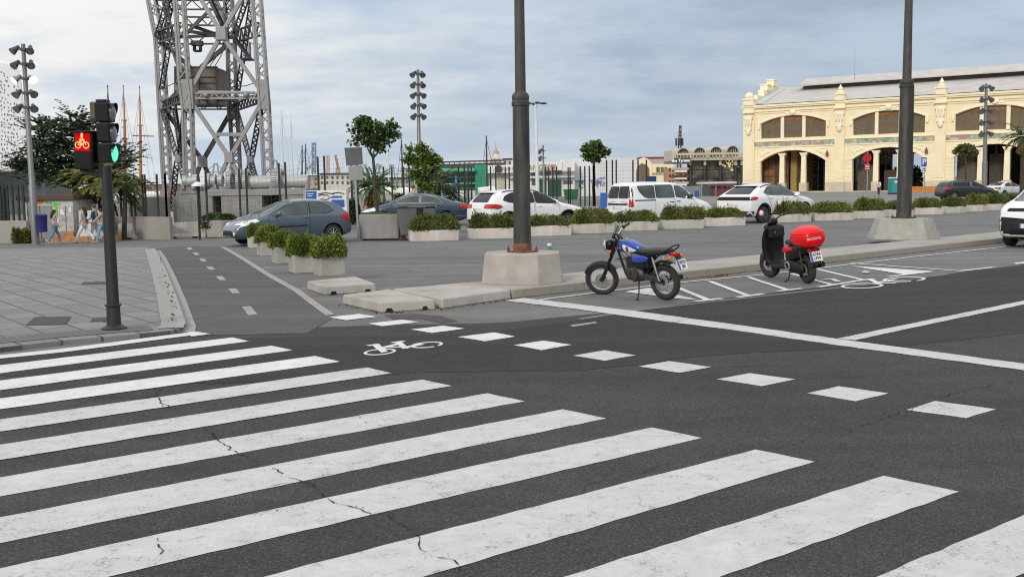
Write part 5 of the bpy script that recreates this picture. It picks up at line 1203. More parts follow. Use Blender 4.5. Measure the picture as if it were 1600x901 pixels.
# litter bin on the left mast
mb = MB(); c = bL + V((P(66, 350, bL.y).x - bL.x, -.05, 0)); w = .26
root = thing('litter_bin', 'dark blue litter bin fixed beside the leaning mast by the graffiti cabin', 'bin', (c.x, c.y, c.z))
mb.lathe([(w * .82, .62), (w * .9, .64), (w, 1.35), (w * 1.04, 1.37), (w * 1.04, 1.42), (w * .8, 1.47), (.02, 1.48)], (0, 0, 0), 'Z', 20); mb.build('container', M_bluebin, root, smooth=True)
mb = MB(); mb.bar((-w, .05, 1.2), (-.45, .05, 1.2), .05); mb.bar((-w, .05, .8), (-.45, .05, .8), .05); mb.build('bracket', M_galv, root)
mb = MB(); mb.box((.0, -w * .98, 1.3), (.22, .04, .05)); mb.build('slot', M_black, root)

def jersey(label, a, b, h, first=False):
    a, b = G(*a), G(*b); d = b - a; yaw = math.atan2(d.y, d.x); L = d.length; m = (a + b) / 2
    root = thing('concrete_barrier', label, 'barrier', m, yaw, 'concrete barriers along the quay fence')
    prof = [(-.28, 0), (.28, 0), (.28, .10), (.15, .28), (.09, h), (-.09, h), (-.15, .28), (-.28, .10)]
    mb = MB(); A = mb._v([(-L / 2, y, z) for y, z in prof]); B = mb._v([(L / 2, y, z) for y, z in prof])
    mb._f(A[::-1]); mb._f(B)
    for i in range(8): mb._f([A[i], A[(i + 1) % 8], B[(i + 1) % 8], B[i]])
    mb.build('barrier_body', M_concl, root, bevel=.015)
    for xx in (-L * .25, L * .25):
        mb = MB(); mb.box((xx, -.27, .045), (.30, .06, .09)); mb.build('lifting_slot', M_black, root)
jersey('pale concrete barrier directly left of the square planter in front of the crane', (254, 373), (321, 371), .86)
jersey('second concrete barrier left of the square planter with stained lower edge', (186, 374), (252, 372.5), .84)
jersey('end of a concrete barrier at the left edge below the dark fence', (-60, 381), (9, 379), .92)
jersey('concrete barrier between the left edge barrier and the graffiti cabin', (8, 372), (33, 371.5), 1.0)

def fence(label, posts, depth, z0, h, wires=True, group='green mesh fences around the quay', dbl=True):
    """posts: photo x positions of the posts; depth: distance per post (value or list)"""
    dd = depth if isinstance(depth, list) else [depth] * len(posts)
    pts = []
    for x, d in zip(posts, dd):
        p = P(x, 300, d); pts.append(V((p.x, d, z0 + gz(p.x, d))))
    c = pts[0]; root = thing('mesh_fence', label, 'fence', c, 0, group)
    for p in pts:
        mb = MB(); q = p - c; mb.bar(q, q + V((0, 0, h)), .09, .09); mb.build('post', M_fgreen, root)
    if wires:
        mb = MB()
        for a, b in zip(pts, pts[1:]):
            a, b = a - c, b - c; n = max(1, int((b - a).length / .22))
            for k in range(12): z = V((0, 0, .06 + (h - .3) * k / 11)); mb.bar(a + z, b + z, .007)
            for k in range(1, n): p = a + (b - a) * k / n; mb.bar(p + V((0, 0, .05)), p + V((0, 0, h - .25)), .006)
        mb.build('wire_mesh', M_wire, root)
    return root
fence('tall green mesh fence on the low wall in front of the red-masted ship', [188, 204, 210, 223, 227, 246, 259], [56, 55.5, 55.5, 55, 55, 54.5, 54], .75, 2.7)
fence('tall green mesh fence in front of the crane winches', [259, 311, 322.5, 374.5, 385.5, 437, 447, 498, 508, 550, 559], [54, 53.5, 53.5, 53, 53, 52.5, 52.5, 52, 52, 52, 52], .75, 2.75)
fence('green mesh fence left of the near lamp post in front of the green building', [600, 613, 631, 640, 717, 726, 732, 737, 767, 775], [58, 58, 59, 59, 60, 60, 64, 64, 62, 62], .2, 2.7)
fence('green mesh fence across the white halls right of the near lamp post', [790, 796, 853, 857, 864, 870, 888, 891, 907, 914, 921, 928], [64, 64, 66, 66, 66, 66, 70, 70, 66, 66, 66, 66], .2, 2.7)
fence('green mesh fence from the round tree to the white van', [928, 948, 957, 963, 989, 997, 1010], [66, 67, 67, 67, 68, 68, 68], .4, 2.9)
fence('dark fence panel at the left edge beside the graffiti cabin', [-30, -22, -12, 0, 11, 19, 28, 36], [53.5, 53.4, 53.3, 53, 52.8, 52.6, 52.5, 52.4], .35, 2.6)
# solid screen on the left end of that fence
mb = MB(); a, b_ = P(-60, 300, 53.6), P(11, 300, 53.2); mb.span(a.x, b_.x, 53.25, 53.35, -.4, 2.0); o = mb.build('privacy_screen', M_fgreen, None); tag(o, 'dark green privacy screen on the fence at the left edge', 'screen')
# low wall under the fences and the back wall of the quay
M_wall = pbr('rendered_wall', (.34, .325, .30), .9, var=.1, scale=.8, bump=.2, bscale=20, dirt=(.17, .15, .12), dirt_amt=.6, dscale=.6, streak=True)
def lowwall(label, x0, x1, d0, d1, z0, z1, mat=M_wall, th=.25):
    a, b = P(x0, 300, d0), P(x1, 300, d1); d = V((b.x - a.x, d1 - d0, 0)); n = V((-d.y, d.x, 0)).normalized() * th
    mb = MB(); mb.prism([(a.x, d0), (b.x, d1), (b.x + n.x, d1 + n.y), (a.x + n.x, d0 + n.y)], z0, z1); return tag(mb.build('low_wall', mat, None, bevel=.02), label, 'wall')
lowwall('low rendered wall under the fence between the palm and the crane', 176, 262, 55.9, 53.8, -1.0, .35)
lowwall('low grey wall behind the barrier at the left edge', -80, 38, 53.0, 52.3, -1.0, .30)
lowwall('tall grey quay wall with stains behind the fence left of the crane', 200, 262, 63, 62.6, -1.0, 1.35)
lowwall('low wall under the fence behind the parked cars', 690, 905, 63, 68, -.2, .35)
lowwall('plain grey concrete block wall between the white car and the blue bin', 905, 946, 52, 52, -.2, .62, M_concg)
lowwall('pale low wall behind the palms left of the ragged tree', 480, 640, 66, 66, -1.0, 1.0)
# ------------------------------------------------------------------ the old harbour crane
M_steelm = pbr('shaded_grey_paint', (.17, .165, .158), .6, metal=.2, var=.2, scale=1.2, dirt=(.12, .08, .05), dirt_amt=.4, dscale=1.2)  # darker copy of the crane grey, shade put into the colour
DF, DB = 62.0, 70.5
Q = lambda x, y, d=DF: P(x, y, d)
cb = V((Q(335, 330).x, 66, gz(Q(335, 330).x, 66)))
crane = thing('harbour_crane', 'tall grey riveted lattice crane standing behind the fence on the left', 'crane', cb)
def lattice(mb, p0, p1, w, ch=.10, lace=.05, pitch=1.0, w1=None, faces=(0, 1, 2, 3)):
    p0, p1 = V(p0), V(p1); d = p1 - p0; L = d.length; w1 = w1 or w
    a = V((1, 0, 0)) - d.normalized() * d.normalized().x; a.normalize()
    if abs(d.normalized().x) > .9: a = V((0, 1, 0))
    b = a.cross(d.normalized()).normalized(); n = max(2, int(L / (w * pitch)))
    C = lambda i, t: p0 + d * t + (a * ((-1, 1, 1, -1)[i]) + b * ((-1, -1, 1, 1)[i])) * ((w + (w1 - w) * t) / 2)
    for i in range(4): mb.bar(C(i, 0), C(i, 1), ch)
    for f in faces:
        i, j = f, (f + 1) % 4
        for k in range(n): mb.bar(C(i if k % 2 else j, k / n), C(j if k % 2 else i, (k + 1) / n), lace)
    return mb
def leg(pts, w, m=M_steel):
    mb = MB()
    for (a, b) in zip(pts, pts[1:]): lattice(mb, a, b, w, .125, .065, 1.15, None, (0, 2))
    return mb.build('leg', m, crane, world=True)
W_ = .50
leg([Q(297.5, 318), Q(293, 165), Q(288, 125), Q(280.5, 0), Q(274, -95)], W_)
leg([Q(421, 318), Q(413.5, 165), Q(410, 125), Q(401, 0), Q(395, -95)], W_)
leg([Q(272, 334, DB), Q(261, 280, DB), Q(253.5, 147, DB), Q(249, 62, DB)], W_, M_steel)
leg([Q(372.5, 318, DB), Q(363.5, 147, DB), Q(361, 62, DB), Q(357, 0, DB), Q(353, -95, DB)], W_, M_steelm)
leg([Q(249, 62, DB), Q(237, 0, DB), Q(222, -80, DB)], W_)
def plates(name, cs, mat=M_steel):
    for (x, y, w, h, d) in cs:
        c = Q(x, y, d); k = d / FOC; mb = MB(); mb.box(c, (w * k, .5, h * k)); mb.build(name, mat, crane, bevel=.02, world=True)
plates('gusset_plate', [(294.5, 148, 17, 45, DF), (411.5, 148, 16, 45, DF), (346.5, 53, 15, 20, DF), (358.5, 246, 12.5, 17, DF), (316.5, 253, 12.5, 17, DB), (279, 247, 8, 16, 66), (391.5, 250, 9, 16, 66), (363, 175, 14, 22, DB), (259, 165, 14, 24, DB)])
def braces(name, segs, w, mat=M_steel, lat=False):
    for s in segs:
        a, b = Q(*s[:3]), Q(*s[3:6]); mb = MB()
        if lat: lattice(mb, a, b, w * .85, .07, .04, 1.1, None, (0, 2))
        else: mb.bar(a, b, w, w)
        mb.build(name, mat, crane, world=True)
# front face
braces('diagonal_brace', [(301, 135, DF, 342, 62, DF), (404, 137, DF, 351, 62, DF), (342, 45, DF, 308, -10, DF), (351, 45, DF, 385, -14, DF), (303, 165, DF, 354, 240, DF), (405, 167, DF, 363, 240, DF), (354, 254, DF, 338, 285, DF), (363, 254, DF, 380, 285, DF),
                          (308, -10, DF, 285, -60, DF), (385, -14, DF, 400, -60, DF)], .22)
braces('cross_tie', [(335, 210, DF, 378, 210, DF)], .2)
# back face
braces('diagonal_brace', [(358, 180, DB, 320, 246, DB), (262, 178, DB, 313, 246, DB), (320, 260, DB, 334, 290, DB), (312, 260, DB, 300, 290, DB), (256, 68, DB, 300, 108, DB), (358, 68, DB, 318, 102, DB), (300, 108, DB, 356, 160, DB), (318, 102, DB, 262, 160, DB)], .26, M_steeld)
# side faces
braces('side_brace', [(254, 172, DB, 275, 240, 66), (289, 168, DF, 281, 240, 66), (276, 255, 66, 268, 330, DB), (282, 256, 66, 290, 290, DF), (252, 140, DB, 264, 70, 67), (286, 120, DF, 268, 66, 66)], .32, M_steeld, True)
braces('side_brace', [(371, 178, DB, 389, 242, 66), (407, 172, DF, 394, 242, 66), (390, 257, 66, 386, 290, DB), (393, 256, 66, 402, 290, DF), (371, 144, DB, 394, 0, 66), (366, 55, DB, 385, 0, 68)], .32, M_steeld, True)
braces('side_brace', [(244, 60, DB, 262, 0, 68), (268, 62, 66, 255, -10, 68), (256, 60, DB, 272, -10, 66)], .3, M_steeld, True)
# ring girders
def girder(segs, h, mat=M_steel, name='ring_girder'):
    for s in segs:
        a, b = Q(*s[:3]), Q(*s[3:6]); mb = MB(); u = V((0, 0, h / 2))
        mb.bar(a + u, b + u, .16, .10); mb.bar(a - u, b - u, .16, .10); n = max(4, int((b - a).length / h))
        for k in range(n):
            p, q = a + (b - a) * (k / n), a + (b - a) * ((k + 1) / n); mb.bar(p - u if k % 2 else p + u, q + u if k % 2 else q - u, .07)
        mb.build(name, mat, crane, world=True)
girder([(284, 150, DF, 420, 149.5, DF)], .32)
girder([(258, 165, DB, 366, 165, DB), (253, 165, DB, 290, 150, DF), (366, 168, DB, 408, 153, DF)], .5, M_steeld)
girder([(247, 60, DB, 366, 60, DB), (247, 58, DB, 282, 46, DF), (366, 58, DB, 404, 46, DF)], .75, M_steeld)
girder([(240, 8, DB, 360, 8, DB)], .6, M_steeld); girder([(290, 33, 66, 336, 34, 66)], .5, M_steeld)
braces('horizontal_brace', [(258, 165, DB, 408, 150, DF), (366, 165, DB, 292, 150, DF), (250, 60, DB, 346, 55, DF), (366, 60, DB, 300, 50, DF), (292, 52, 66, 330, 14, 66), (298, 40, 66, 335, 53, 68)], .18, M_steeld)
mb = MB(); mb.tube([Q(310, 144), Q(398, 145)], .09, 8); mb.build('pipe_rail', M_steel, crane, smooth=True, world=True)
for x in (323, 385): mb = MB(); mb.ell(Q(x, 149) + V((0, -.2, 0)), (.16, .12, .16), 12, 6); mb.build('pulley', M_steel, crane, smooth=True, world=True)
# hanging block under the upper ring
mb = MB(); a = Q(308, 68, 68); mb.box(a, (.7, .5, .3)); mb.box(a + V((-.18, 0, -.3)), (.12, .4, .4)); mb.box(a + V((.2, 0, -.3)), (.12, .4, .4)); mb.box(a + V((0, 0, -.5)), (.4, .4, .1)); mb.build('sheave_block', M_steeld, crane, world=True)
# machinery cabin hung inside the legs
M_cab = pbr('cabin_boards', (.17, .145, .12), .8, var=.25, scale=1.2, dirt=(.09, .07, .055), dirt_amt=.6, dscale=1.4, streak=True)
a, b2 = Q(279, 107, 66), Q(344, 164, 66); mb = MB(); mb.box(((a.x + b2.x) / 2, 66.6, (a.z + b2.z) / 2), (b2.x - a.x, 2.6, a.z - b2.z)); cab = mb.build('machinery_cabin', M_cab, crane, bevel=.03, world=True)
fr = MB()
for x in (279, 316, 344): p, q = Q(x, 106, 66), Q(x, 165, 66); fr.bar(p + V((0, -.72, 0)), q + V((0, -.72, 0)), .08)
for y in (107, 122, 131, 164): p, q = Q(278, y, 66), Q(345, y, 66); fr.bar(p + V((0, -.72, 0)), q + V((0, -.72, 0)), .09)
fr.build('cabin_frame', M_steeld, cab, world=False); fr_o = cab.children[0]; fr_o.data.transform(TM[crane.name].inverted())
# stairs and landings
def stair(a, b, w, n):
    mb = MB(); a, b = V(a), V(b)
    for s in (-1, 1): o = V((0, s * w / 2, 0)); mb.bar(a + o, b + o, .06, .16); mb.bar(a + o + V((0, 0, .9)), b + o + V((0, 0, .9)), .04)
    for k in range(n): p = a + (b - a) * (k + .5) / n; mb.box(p, (.22, w, .03)); mb.bar(p + V((0, w / 2, 0)), p + V((0, w / 2, .9)), .03)
    mb.build('stairway', M_steeld, crane, world=True)
stair(Q(326, -6, 67), Q(356, 58, 67), .7, 22); stair(Q(365, 58, 67), Q(391, 92, 67), .7, 14); stair(Q(272, 170, 68), Q(286, 262, 68), .6, 24)
mb = MB(); a = Q(386, 93, 67); mb.box(a, (.75, 1.2, .07)); mb.bar(a + V((.35, -.5, 0)), a + V((.35, -.5, 1.0)), .04); mb.bar(a + V((.35, .5, 0)), a + V((.35, .5, 1.0)), .04); mb.bar(a + V((.35, .5, 1.)), a + V((.35, -.5, 1.0)), .04); mb.build('landing', M_steeld, crane, world=True)
mb = MB()
for (x0, y0, x1, y1) in ((353, 62, 325, 108), (355, 66, 333, 108), (363, 136, 404, 128), (262, 135, 280, 122)):
    mb.tube([Q(x0, y0, 67), (Q(x0, y0, 67) + Q(x1, y1, 67)) / 2 + V((0, 0, -.1)), Q(x1, y1, 67)], .03, 5)
mb.build('cable', M_steeld, crane, world=True)
# footing
mb = MB(); a = Q(266, 338, DB); mb.box((a.x, DB, gz(a.x, DB) + .55), (1.4, 1.4, 1.15), taper=.6); mb.build('footing', M_concl, crane, bevel=.02, world=True)
# ------------------------------------------------------------------ winches on their deck
DW = 58.0
M_drum = pbr('drum_grey', (.42, .42, .415), .5, metal=.2, var=.1, scale=2, dirt=(.2, .17, .14), dirt_amt=.3)
def winch(label, x0, x1, y0, y1, gears, d=DW):
    a, b = P(x0, (y0 + y1) / 2, d), P(x1, (y0 + y1) / 2, d); r = (y1 - y0) / 2 * d / FOC; c = (a + b) / 2
    root = thing('cable_winch', label, 'winch', c, 0, 'winches on the deck beside the crane')
    hl = (b.x - a.x) / 2; mb = MB(); mb.lathe([(r * .3, -hl - .02), (r, -hl), (r, hl), (r * .3, hl + .02)], (0, 0, 0), 'X', 32); mb.build('drum', M_drum, root, smooth=True)
    for (gx, gr) in gears:
        p = P(gx, (y0 + y1) / 2, d).x - c.x; R_ = gr * d / FOC
        g = MB(); g.lathe([(R_ * .84, -.14), (R_, -.14), (R_, .14), (R_ * .84, .14), (R_ * .84, -.14)], (p, 0, r * .12), 'X', 36, cap=False)
        for k in range(8): t = 2 * math.pi * k / 8; g.bar((p, 0, r * .12), (p, R_ * .86 * math.cos(t), r * .12 + R_ * .86 * math.sin(t)), .12, .16)
        g.cyl((p - .2, 0, r * .12), (p + .2, 0, r * .12), R_ * .2, n=14)
        for k in range(40): t = 2 * math.pi * k / 40; g.box((p, (R_ + .02) * math.cos(t), r * .12 + (R_ + .02) * math.sin(t)), (.26, .06, .06), rot=Matrix.Rotation(t, 3, 'X'))
        g.build('gear_wheel', M_drum, root)
    for sx_ in (-hl * .9, hl * .9): mb = MB(); mb.box((sx_, 0, -r * 1.0), (.18, r * 1.7, r * .9)); mb.build('bearing_block', M_steel, root, bevel=.02)
winch('big grey winch drum with two gear wheels right of the crane legs', 389, 427, 274.5, 295, [(376, 17), (386, 17), (360, 16)])
winch('grey winch drum with one large gear wheel nearest the plan board', 441, 482, 273.5, 293, [(431, 17), (438, 17)])
winch('small winch with a domed housing left under the crane', 286, 304, 276, 292, [(290, 7), (306, 9)], 57)
winch('dark open winch frame in the middle under the crane', 322, 338, 274, 292, [(326, 10), (345, 8)], 59)
# machine deck
c0, c1 = P(345, 296, DW), P(484, 296, DW)
deck = thing('machine_deck', 'concrete and steel deck carrying the crane winches behind the fence', 'platform', ((c0.x + c1.x) / 2, DW, gz(c0.x, DW)))
mb = MB(); a, b2 = P(330, 296, DW), P(485, 304, DW); mb.span(a.x, b2.x, DW - 1.1, DW + 2.6, b2.z, a.z - .02); mb.build('steel_beam', M_steel, deck, bevel=.02, world=True)
for (x0, x1, yt, yb) in ((284, 342, 299, 350), (353, 418, 302, 352), (446, 486, 302, 350), (276, 292, 306, 348)):
    a, b2 = P(x0, yt, DW), P(x1, yb, DW); mb = MB(); mb.span(a.x, b2.x, DW - 1.05 + (.3 if x0 == 276 else 0), DW + 2.4, min(b2.z, -.9), a.z - .01); mb.build('concrete_block', M_concg, deck, bevel=.03, world=True)
mb = MB(); a, b2 = P(281, 292, 57), P(307, 300, 57); mb.span(a.x, b2.x, 56.9, 58.5, b2.z - .1, a.z); mb.build('winch_plinth', M_concg, deck, bevel=.02, world=True)
mb = MB(); a, b2 = P(420, 304, DW), P(446, 345, DW); mb.span(a.x, b2.x, DW + .8, DW + 1.0, -.9, a.z); mb.build('gap_shade_panel', M_steeld, deck, world=True)  # dark panel stands in for the shade between the blocks
# small lamp by the winches
b = P(311, 345, 53.2); root = thing('bollard_lamp', 'short post with a white lamp head in front of the crane winches', 'lamp', (b.x, 53.2, gz(b.x, 53.2))); z = P(311, 288, 53.2).z - gz(b.x, 53.2)
mb = MB(); mb.cyl((0, 0, 0), (0, 0, z), .06, n=10); mb.build('post', M_fgreen, root, smooth=True)
mb = MB(); mb.lathe([(.32, z - .1), (.30, z - .02), (.1, z + .12), (.0, z + .14)], (0, 0, 0), 'Z', 18); mb.build('lamp_head', M_white, root, smooth=True)
# ------------------------------------------------------------------ the yellow harbour shed
M_cream = pbr('cream_stucco', (.88, .76, .515), .85, var=.05, scale=.5, bump=.12, bscale=12, dirt=(.68, .57, .40), dirt_amt=.35, dscale=.7, streak=True)
M_creaml = pbr('cream_trim', (.89, .785, .565), .85, var=.05, scale=1.0)
M_stone = pbr('plinth_stone', (.62, .53, .42), .85, var=.12, scale=1.0, dirt=(.42, .34, .26), dirt_amt=.4)
M_shut = pbr('brown_shutter', (.16, .125, .085), .7, var=.15, scale=.8, dirt=(.07, .05, .035), dirt_amt=.4)
M_wood = pbr('orange_timber', (.24, .11, .035), .6, var=.3, scale=1.2)
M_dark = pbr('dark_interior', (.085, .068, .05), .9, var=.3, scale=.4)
def corrug(name, col, sc):
    m, nt, b = newmat(name); co = nd(nt, 'ShaderNodeTexCoord').outputs['Object']
    w = nd(nt, 'ShaderNodeTexWave', {'Vector': co, 'Scale': sc, 'Distortion': 0.0, 'Detail': 0.0}, bands_direction='X').outputs['Fac']
    n = noise(nt, co, .5, 5); c = mixc(nt, rng(nt, n, .35, .7), col, scol(col, .8)); c = mixc(nt, rng(nt, w, 0, .4, .35, 0), c, scol(col, .6))
    nt.links.new(c, b.inputs['Base Color']); b.inputs['Roughness'].default_value = .7
    bn = nd(nt, 'ShaderNodeBump', {'Height': w, 'Strength': .6, 'Distance': .05}); nt.links.new(bn.outputs[0], b.inputs['Normal']); return m
M_roof = corrug('corrugated_roof', (.56, .53, .50), 1.1)
def ceramic():
    m, nt, b = newmat('ceramic_frieze'); co = nd(nt, 'ShaderNodeTexCoord').outputs['Object']
    v = nd(nt, 'ShaderNodeTexVoronoi', {'Vector': co, 'Scale': 2.2}); s = nd(nt, 'ShaderNodeSeparateColor', {0: v.outputs['Color']})
    c = mixc(nt, rng(nt, s.outputs[0], .3, .7), (.26, .37, .25), (.50, .48, .36)); c = mixc(nt, rng(nt, s.outputs[1], .78, .85), c, (.42, .25, .19)); c = mixc(nt, rng(nt, noise(nt, co, .8, 2), .55, .65), c, (.16, .28, .22))
    nt.links.new(c, b.inputs['Base Color']); b.inputs['Roughness'].default_value = .35; return m
M_frieze = ceramic()
W0, W1 = P(1170, 300, 170.0), P(1600, 300, 146.6); W0.z = W1.z = 0
fd = (W1 - W0).normalized(); fyaw = math.atan2(fd.y, fd.x)
shed = thing('harbour_shed', 'long cream and yellow harbour shed with arched openings, shutters and a tiled frieze', 'building', W0, fyaw)
S0 = shed
NB, BAY = 5, 14.85
LEN = NB * BAY
def arcpts(x0, x1, zs, zc, n=16):       # segmental arch from (x1,zs) over the crown to (x0,zs)
    w = (x1 - x0) / 2; h = zc - zs; Rr = (w * w + h * h) / (2 * h); cx, cz = (x0 + x1) / 2, zc - Rr; a = math.asin(w / Rr)
    return [(cx + Rr * math.sin(a - 2 * a * i / n), cz + Rr * math.cos(a - 2 * a * i / n)) for i in range(n + 1)]
def holed(name, outer, holes, depth, y, mat, parent):   # wall in x-z with real openings
    cu = bpy.data.curves.new('w', 'CURVE'); cu.dimensions = '2D'; cu.fill_mode = 'BOTH'; cu.extrude = depth / 2
    for poly in [outer] + holes:
        sp = cu.splines.new('POLY'); sp.points.add(len(poly) - 1); sp.use_cyclic_u = True
        for p, (a, b) in zip(sp.points, poly): p.co = (a, b, 0, 1)
    o = bpy.data.objects.new('w', cu); COL.objects.link(o); dg = bpy.context.evaluated_depsgraph_get(); dg.update()
    me = bpy.data.meshes.new_from_object(o.evaluated_get(dg)); bpy.data.objects.remove(o); me.name = name
    me.transform(Matrix.Translation((0, y + depth / 2, 0)) @ Matrix.Rotation(R(90), 4, 'X')); me.materials.clear(); me.materials.append(mat)
    w = bpy.data.objects.new(name, me); COL.objects.link(w); w.parent = parent; return w
wl, wr = 2.0, 12.6
holes = []
for k in range(NB):
    b = k * BAY
    lo = [(b + wl, 1.3 * 0 + .05), (b + wr, .05)] + arcpts(b + wl, b + wr, 5.0, 6.7); holes.append(lo)
    up = [(b + wl, 8.75), (b + wr, 8.75)] + arcpts(b + wl, b + wr, 11.1, 12.25); holes.append(up)
holed('wall', [(-.9, -.3), (LEN, -.3), (LEN, 13.6), (-.9, 13.6)], holes, .7, 0, M_cream, S0)
mb = MB(); mb.span(-.9, -.3, .75, 24, -.3, 13.6); mb.span(-.9, BAY + wl, 23.4, 24, -.3, 13.6); mb.span(BAY + wr, LEN, 23.4, 24, -.3, 13.6); mb.span(BAY + wl, BAY + wr, 23.4, 24, 6.2, 13.6); mb.span(LEN - .6, LEN, .75, 23.3, -.3, 13.6); mb.build('rear_wall', M_cream, S0)
mb = MB(); mb.span(-.2, LEN - .7, .9, 23.2, .0, .12); mb.build('floor_slab', M_stone, S0)
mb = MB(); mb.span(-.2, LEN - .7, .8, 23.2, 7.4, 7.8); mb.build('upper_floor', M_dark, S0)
# cornice
mb = MB(); mb.span(-1.05, LEN, -.18, -.005, 13.05, 13.22); mb.span(-1.15, LEN, -.32, -.005, 13.62, 13.85); mb.span(-1.25, LEN, -.46, .7, 13.85, 14.15); mb.span(-.95, LEN, -.10, -.005, 12.75, 12.84); mb.build('cornice', M_creaml, S0)
for k in range(NB):
    b = k * BAY; nm = k
    mb = MB(); mb.span(b + .72, b + BAY - .72, -.06, -.004, 7.42, 8.2); mb.build('tile_frieze', M_frieze, S0)
    mb = MB(); mb.span(b + .72, b + BAY - .72, -.14, -.003, 8.2, 8.36); mb.span(b + .72, b + BAY - .72, -.10, -.003, 7.25, 7.42); mb.build('string_course', M_creaml, S0)
    # hood moulding over upper window and archivolt below
    for (zs, zc, th, x0, x1) in ((11.15, 12.3, .28, wl - .12, wr + .12), (5.0, 6.75, .34, wl - .05, wr + .05)):
        I, O = arcpts(b + x0, b + x1, zs, zc), arcpts(b + x0 - th, b + x1 + th, zs, zc + th)
        mb = MB()
        for i in range(16): mb.slabxz([I[i], O[i], O[i + 1], I[i + 1]], -.16, -.003)
        if zs > 8:
            for s, xx in ((-1, b + x0 - .22), (1, b + x1 + .22)): mb.span(xx - .24, xx + .24, -.2, -.004, 10.55, 11.35); mb.span(xx - .16, xx + .16, -.24, -.005, 10.2, 10.6)
        mb.build('arch_moulding', M_creaml, S0)
    mb = MB(); cx = b + (wl + wr) / 2
    mb.ell((cx, -.2, 12.75), (.55, .18, .42), 12, 8); mb.ell((cx - .9, -.12, 12.6), (.5, .10, .18), 10, 6); mb.ell((cx + .9, -.12, 12.6), (.5, .10, .18), 10, 6); mb.build('crest', M_creaml, S0, smooth=True); mb = MB(); mb.span(cx - .3, cx + .3, -.24, -.004, 6.7, 7.2); mb.build('keystone', M_creaml, S0)
    for s in (-1, 1):                    # relief in the spandrels
        mb = MB(); xx = cx + s * 4.0
        for (dx, dz, rx, rz_) in ((0, 6.65, .55, .22), (.55 * s, 6.45, .4, .3), (1.05 * s, 6.2, .3, .45), (.2 * s, 6.9, .3, .12), (.8 * s, 6.85, .35, .13)): mb.ell((xx + dx, -.03, dz), (rx, .09, rz_), 10, 6)
        mb.build('relief', M_creaml, S0, smooth=True)
    # upper openings: mullions and shutters
    t = (wr - wl) / 3
    for i in (1, 2): mb = MB(); mb.span(b + wl + t * i - .26, b + wl + t * i + .26, .05, .55, 8.75, 12.22); mb.build('mullion', M_creaml, S0)
    for i in range(3):
        x0, x1 = b + wl + t * i + (.26 if i else 0), b + wl + t * (i + 1) - (.26 if i < 2 else 0)
        mb = MB(); mb.span(x0, x1, .40, .48, 8.75, 12.2); o = mb.build('shutter', M_shut, S0)
        sl = MB()
        for q in range(26): z = 8.85 + q * .115; sl.box(((x0 + x1) / 2, .385, z), (x1 - x0 - .02, .03, .06), rot=Matrix.Rotation(R(35), 3, 'X'))
        sl.build('louvres', pbr('louvre_brown', (.25, .195, .13), .7, var=.2, scale=1.0), o)
        fb = MB()
        for q in range(4): xx = x0 + (x1 - x0) * q / 3; fb.span(xx - .035, xx + .035, .33, .37, 8.75, 11.9)
        for q in range(3):
            xa = x0 + (x1 - x0) * q / 3; w = (x1 - x0) / 3
            for a0, a1 in zip(arcpts(xa, xa + w, 11.25, 11.6, 8), arcpts(xa, xa + w, 11.25, 11.6, 8)[1:]): fb.slabxz([a0, (a0[0], 12.2), (a1[0], 12.2), a1], .34, .37)
        fb.build('valance', M_wood, o)
    # lower arcade: two columns and what shows behind them
    for i in (1, 2):
        x = b + wl + t * i; zt = 6.5 if True else 6
        mb = MB(); mb.span(x - .62, x + .62, -.1, .95, .05, 1.5); mb.build('column_base', M_stone, S0, bevel=.05)
        mb = MB(); mb.prism([(x - .42, .02), (x + .42, .02), (x + .42, .72), (x - .42, .72)], 1.5, 6.0, [(x - .36, .06), (x + .36, .06), (x + .36, .68), (x - .36, .68)]); mb.build('column', M_creaml, S0, bevel=.06)
        mb = MB(); mb.prism([(x - .36, .04), (x + .36, .04), (x + .36, .7), (x - .36, .7)], 5.7, 6.3, [(x - .66, -.06), (x + .66, -.06), (x + .66, .8), (x - .66, .8)]); mb.build('capital', M_creaml, S0, bevel=.03)
    # plinth course
    for (x0, x1) in ((b + .75, b + wl - .1), (b + wr + .1, b + BAY - .75)):
        mb = MB(); mb.span(x0, x1, -.12, -.003, -.3, 1.55); mb.build('plinth_course', M_stone, S0)
        mb = MB()
        for q in range(6): mb.span(x0 - .0, x1, -.035, -.002, 1.75 + q * .6, 2.25 + q * .6)
        mb.build('rusticated_panel', M_cream, S0)
    mb = MB(); mb.span(b + BAY - 2.05, b + BAY - 1.75, -.35, -.05, 6.0, 6.2); mb.lathe([(.08, 6.5), (.12, 6.3), (.26, 5.75), (.28, 5.7)], (b + BAY - 1.9, -.25, 0), 'Z', 12); mb.build('wall_lantern', M_rust, S0)
    # interior
    if k == 0:
        mb = MB(); mb.span(b + .6, b + wl + t + .1, 3.0, 3.3, .12, 7.4); o = mb.build('timber_screen', M_wood, S0)
        mb = MB()
        for q in range(5): xx = b + 1.2 + q * 1.1; mb.span(xx - .05, xx + .05, 2.9, 2.98, .2, 7.3)
        for z in (1.3, 2.6, 3.9, 5.2): mb.span(b + .6, b + wl + t, 2.9, 2.98, z, z + .08)
        mb.span(b + 3.4, b + 3.9, 2.85, 2.99, .2, 7.3); mb.build('screen_frame', M_dark, o)
        mb = MB(); mb.span(b + wl + t + .3, b + wl + t + 1.3, 3.4, 12, .12, 7.4); mb.build('partition', pbr('ochre_wall', (.36, .25, .10), .9), S0)
        mb = MB(); mb.span(b + wl + t + 1.3, b + BAY, 14, 14.2, .12, 7.4); o = mb.build('glazed_wall', M_glassc, S0)
        mb = MB()
        for q in range(8): xx = b + 7 + q; mb.span(xx - .06, xx + .06, 13.8, 13.95, .2, 7.3)
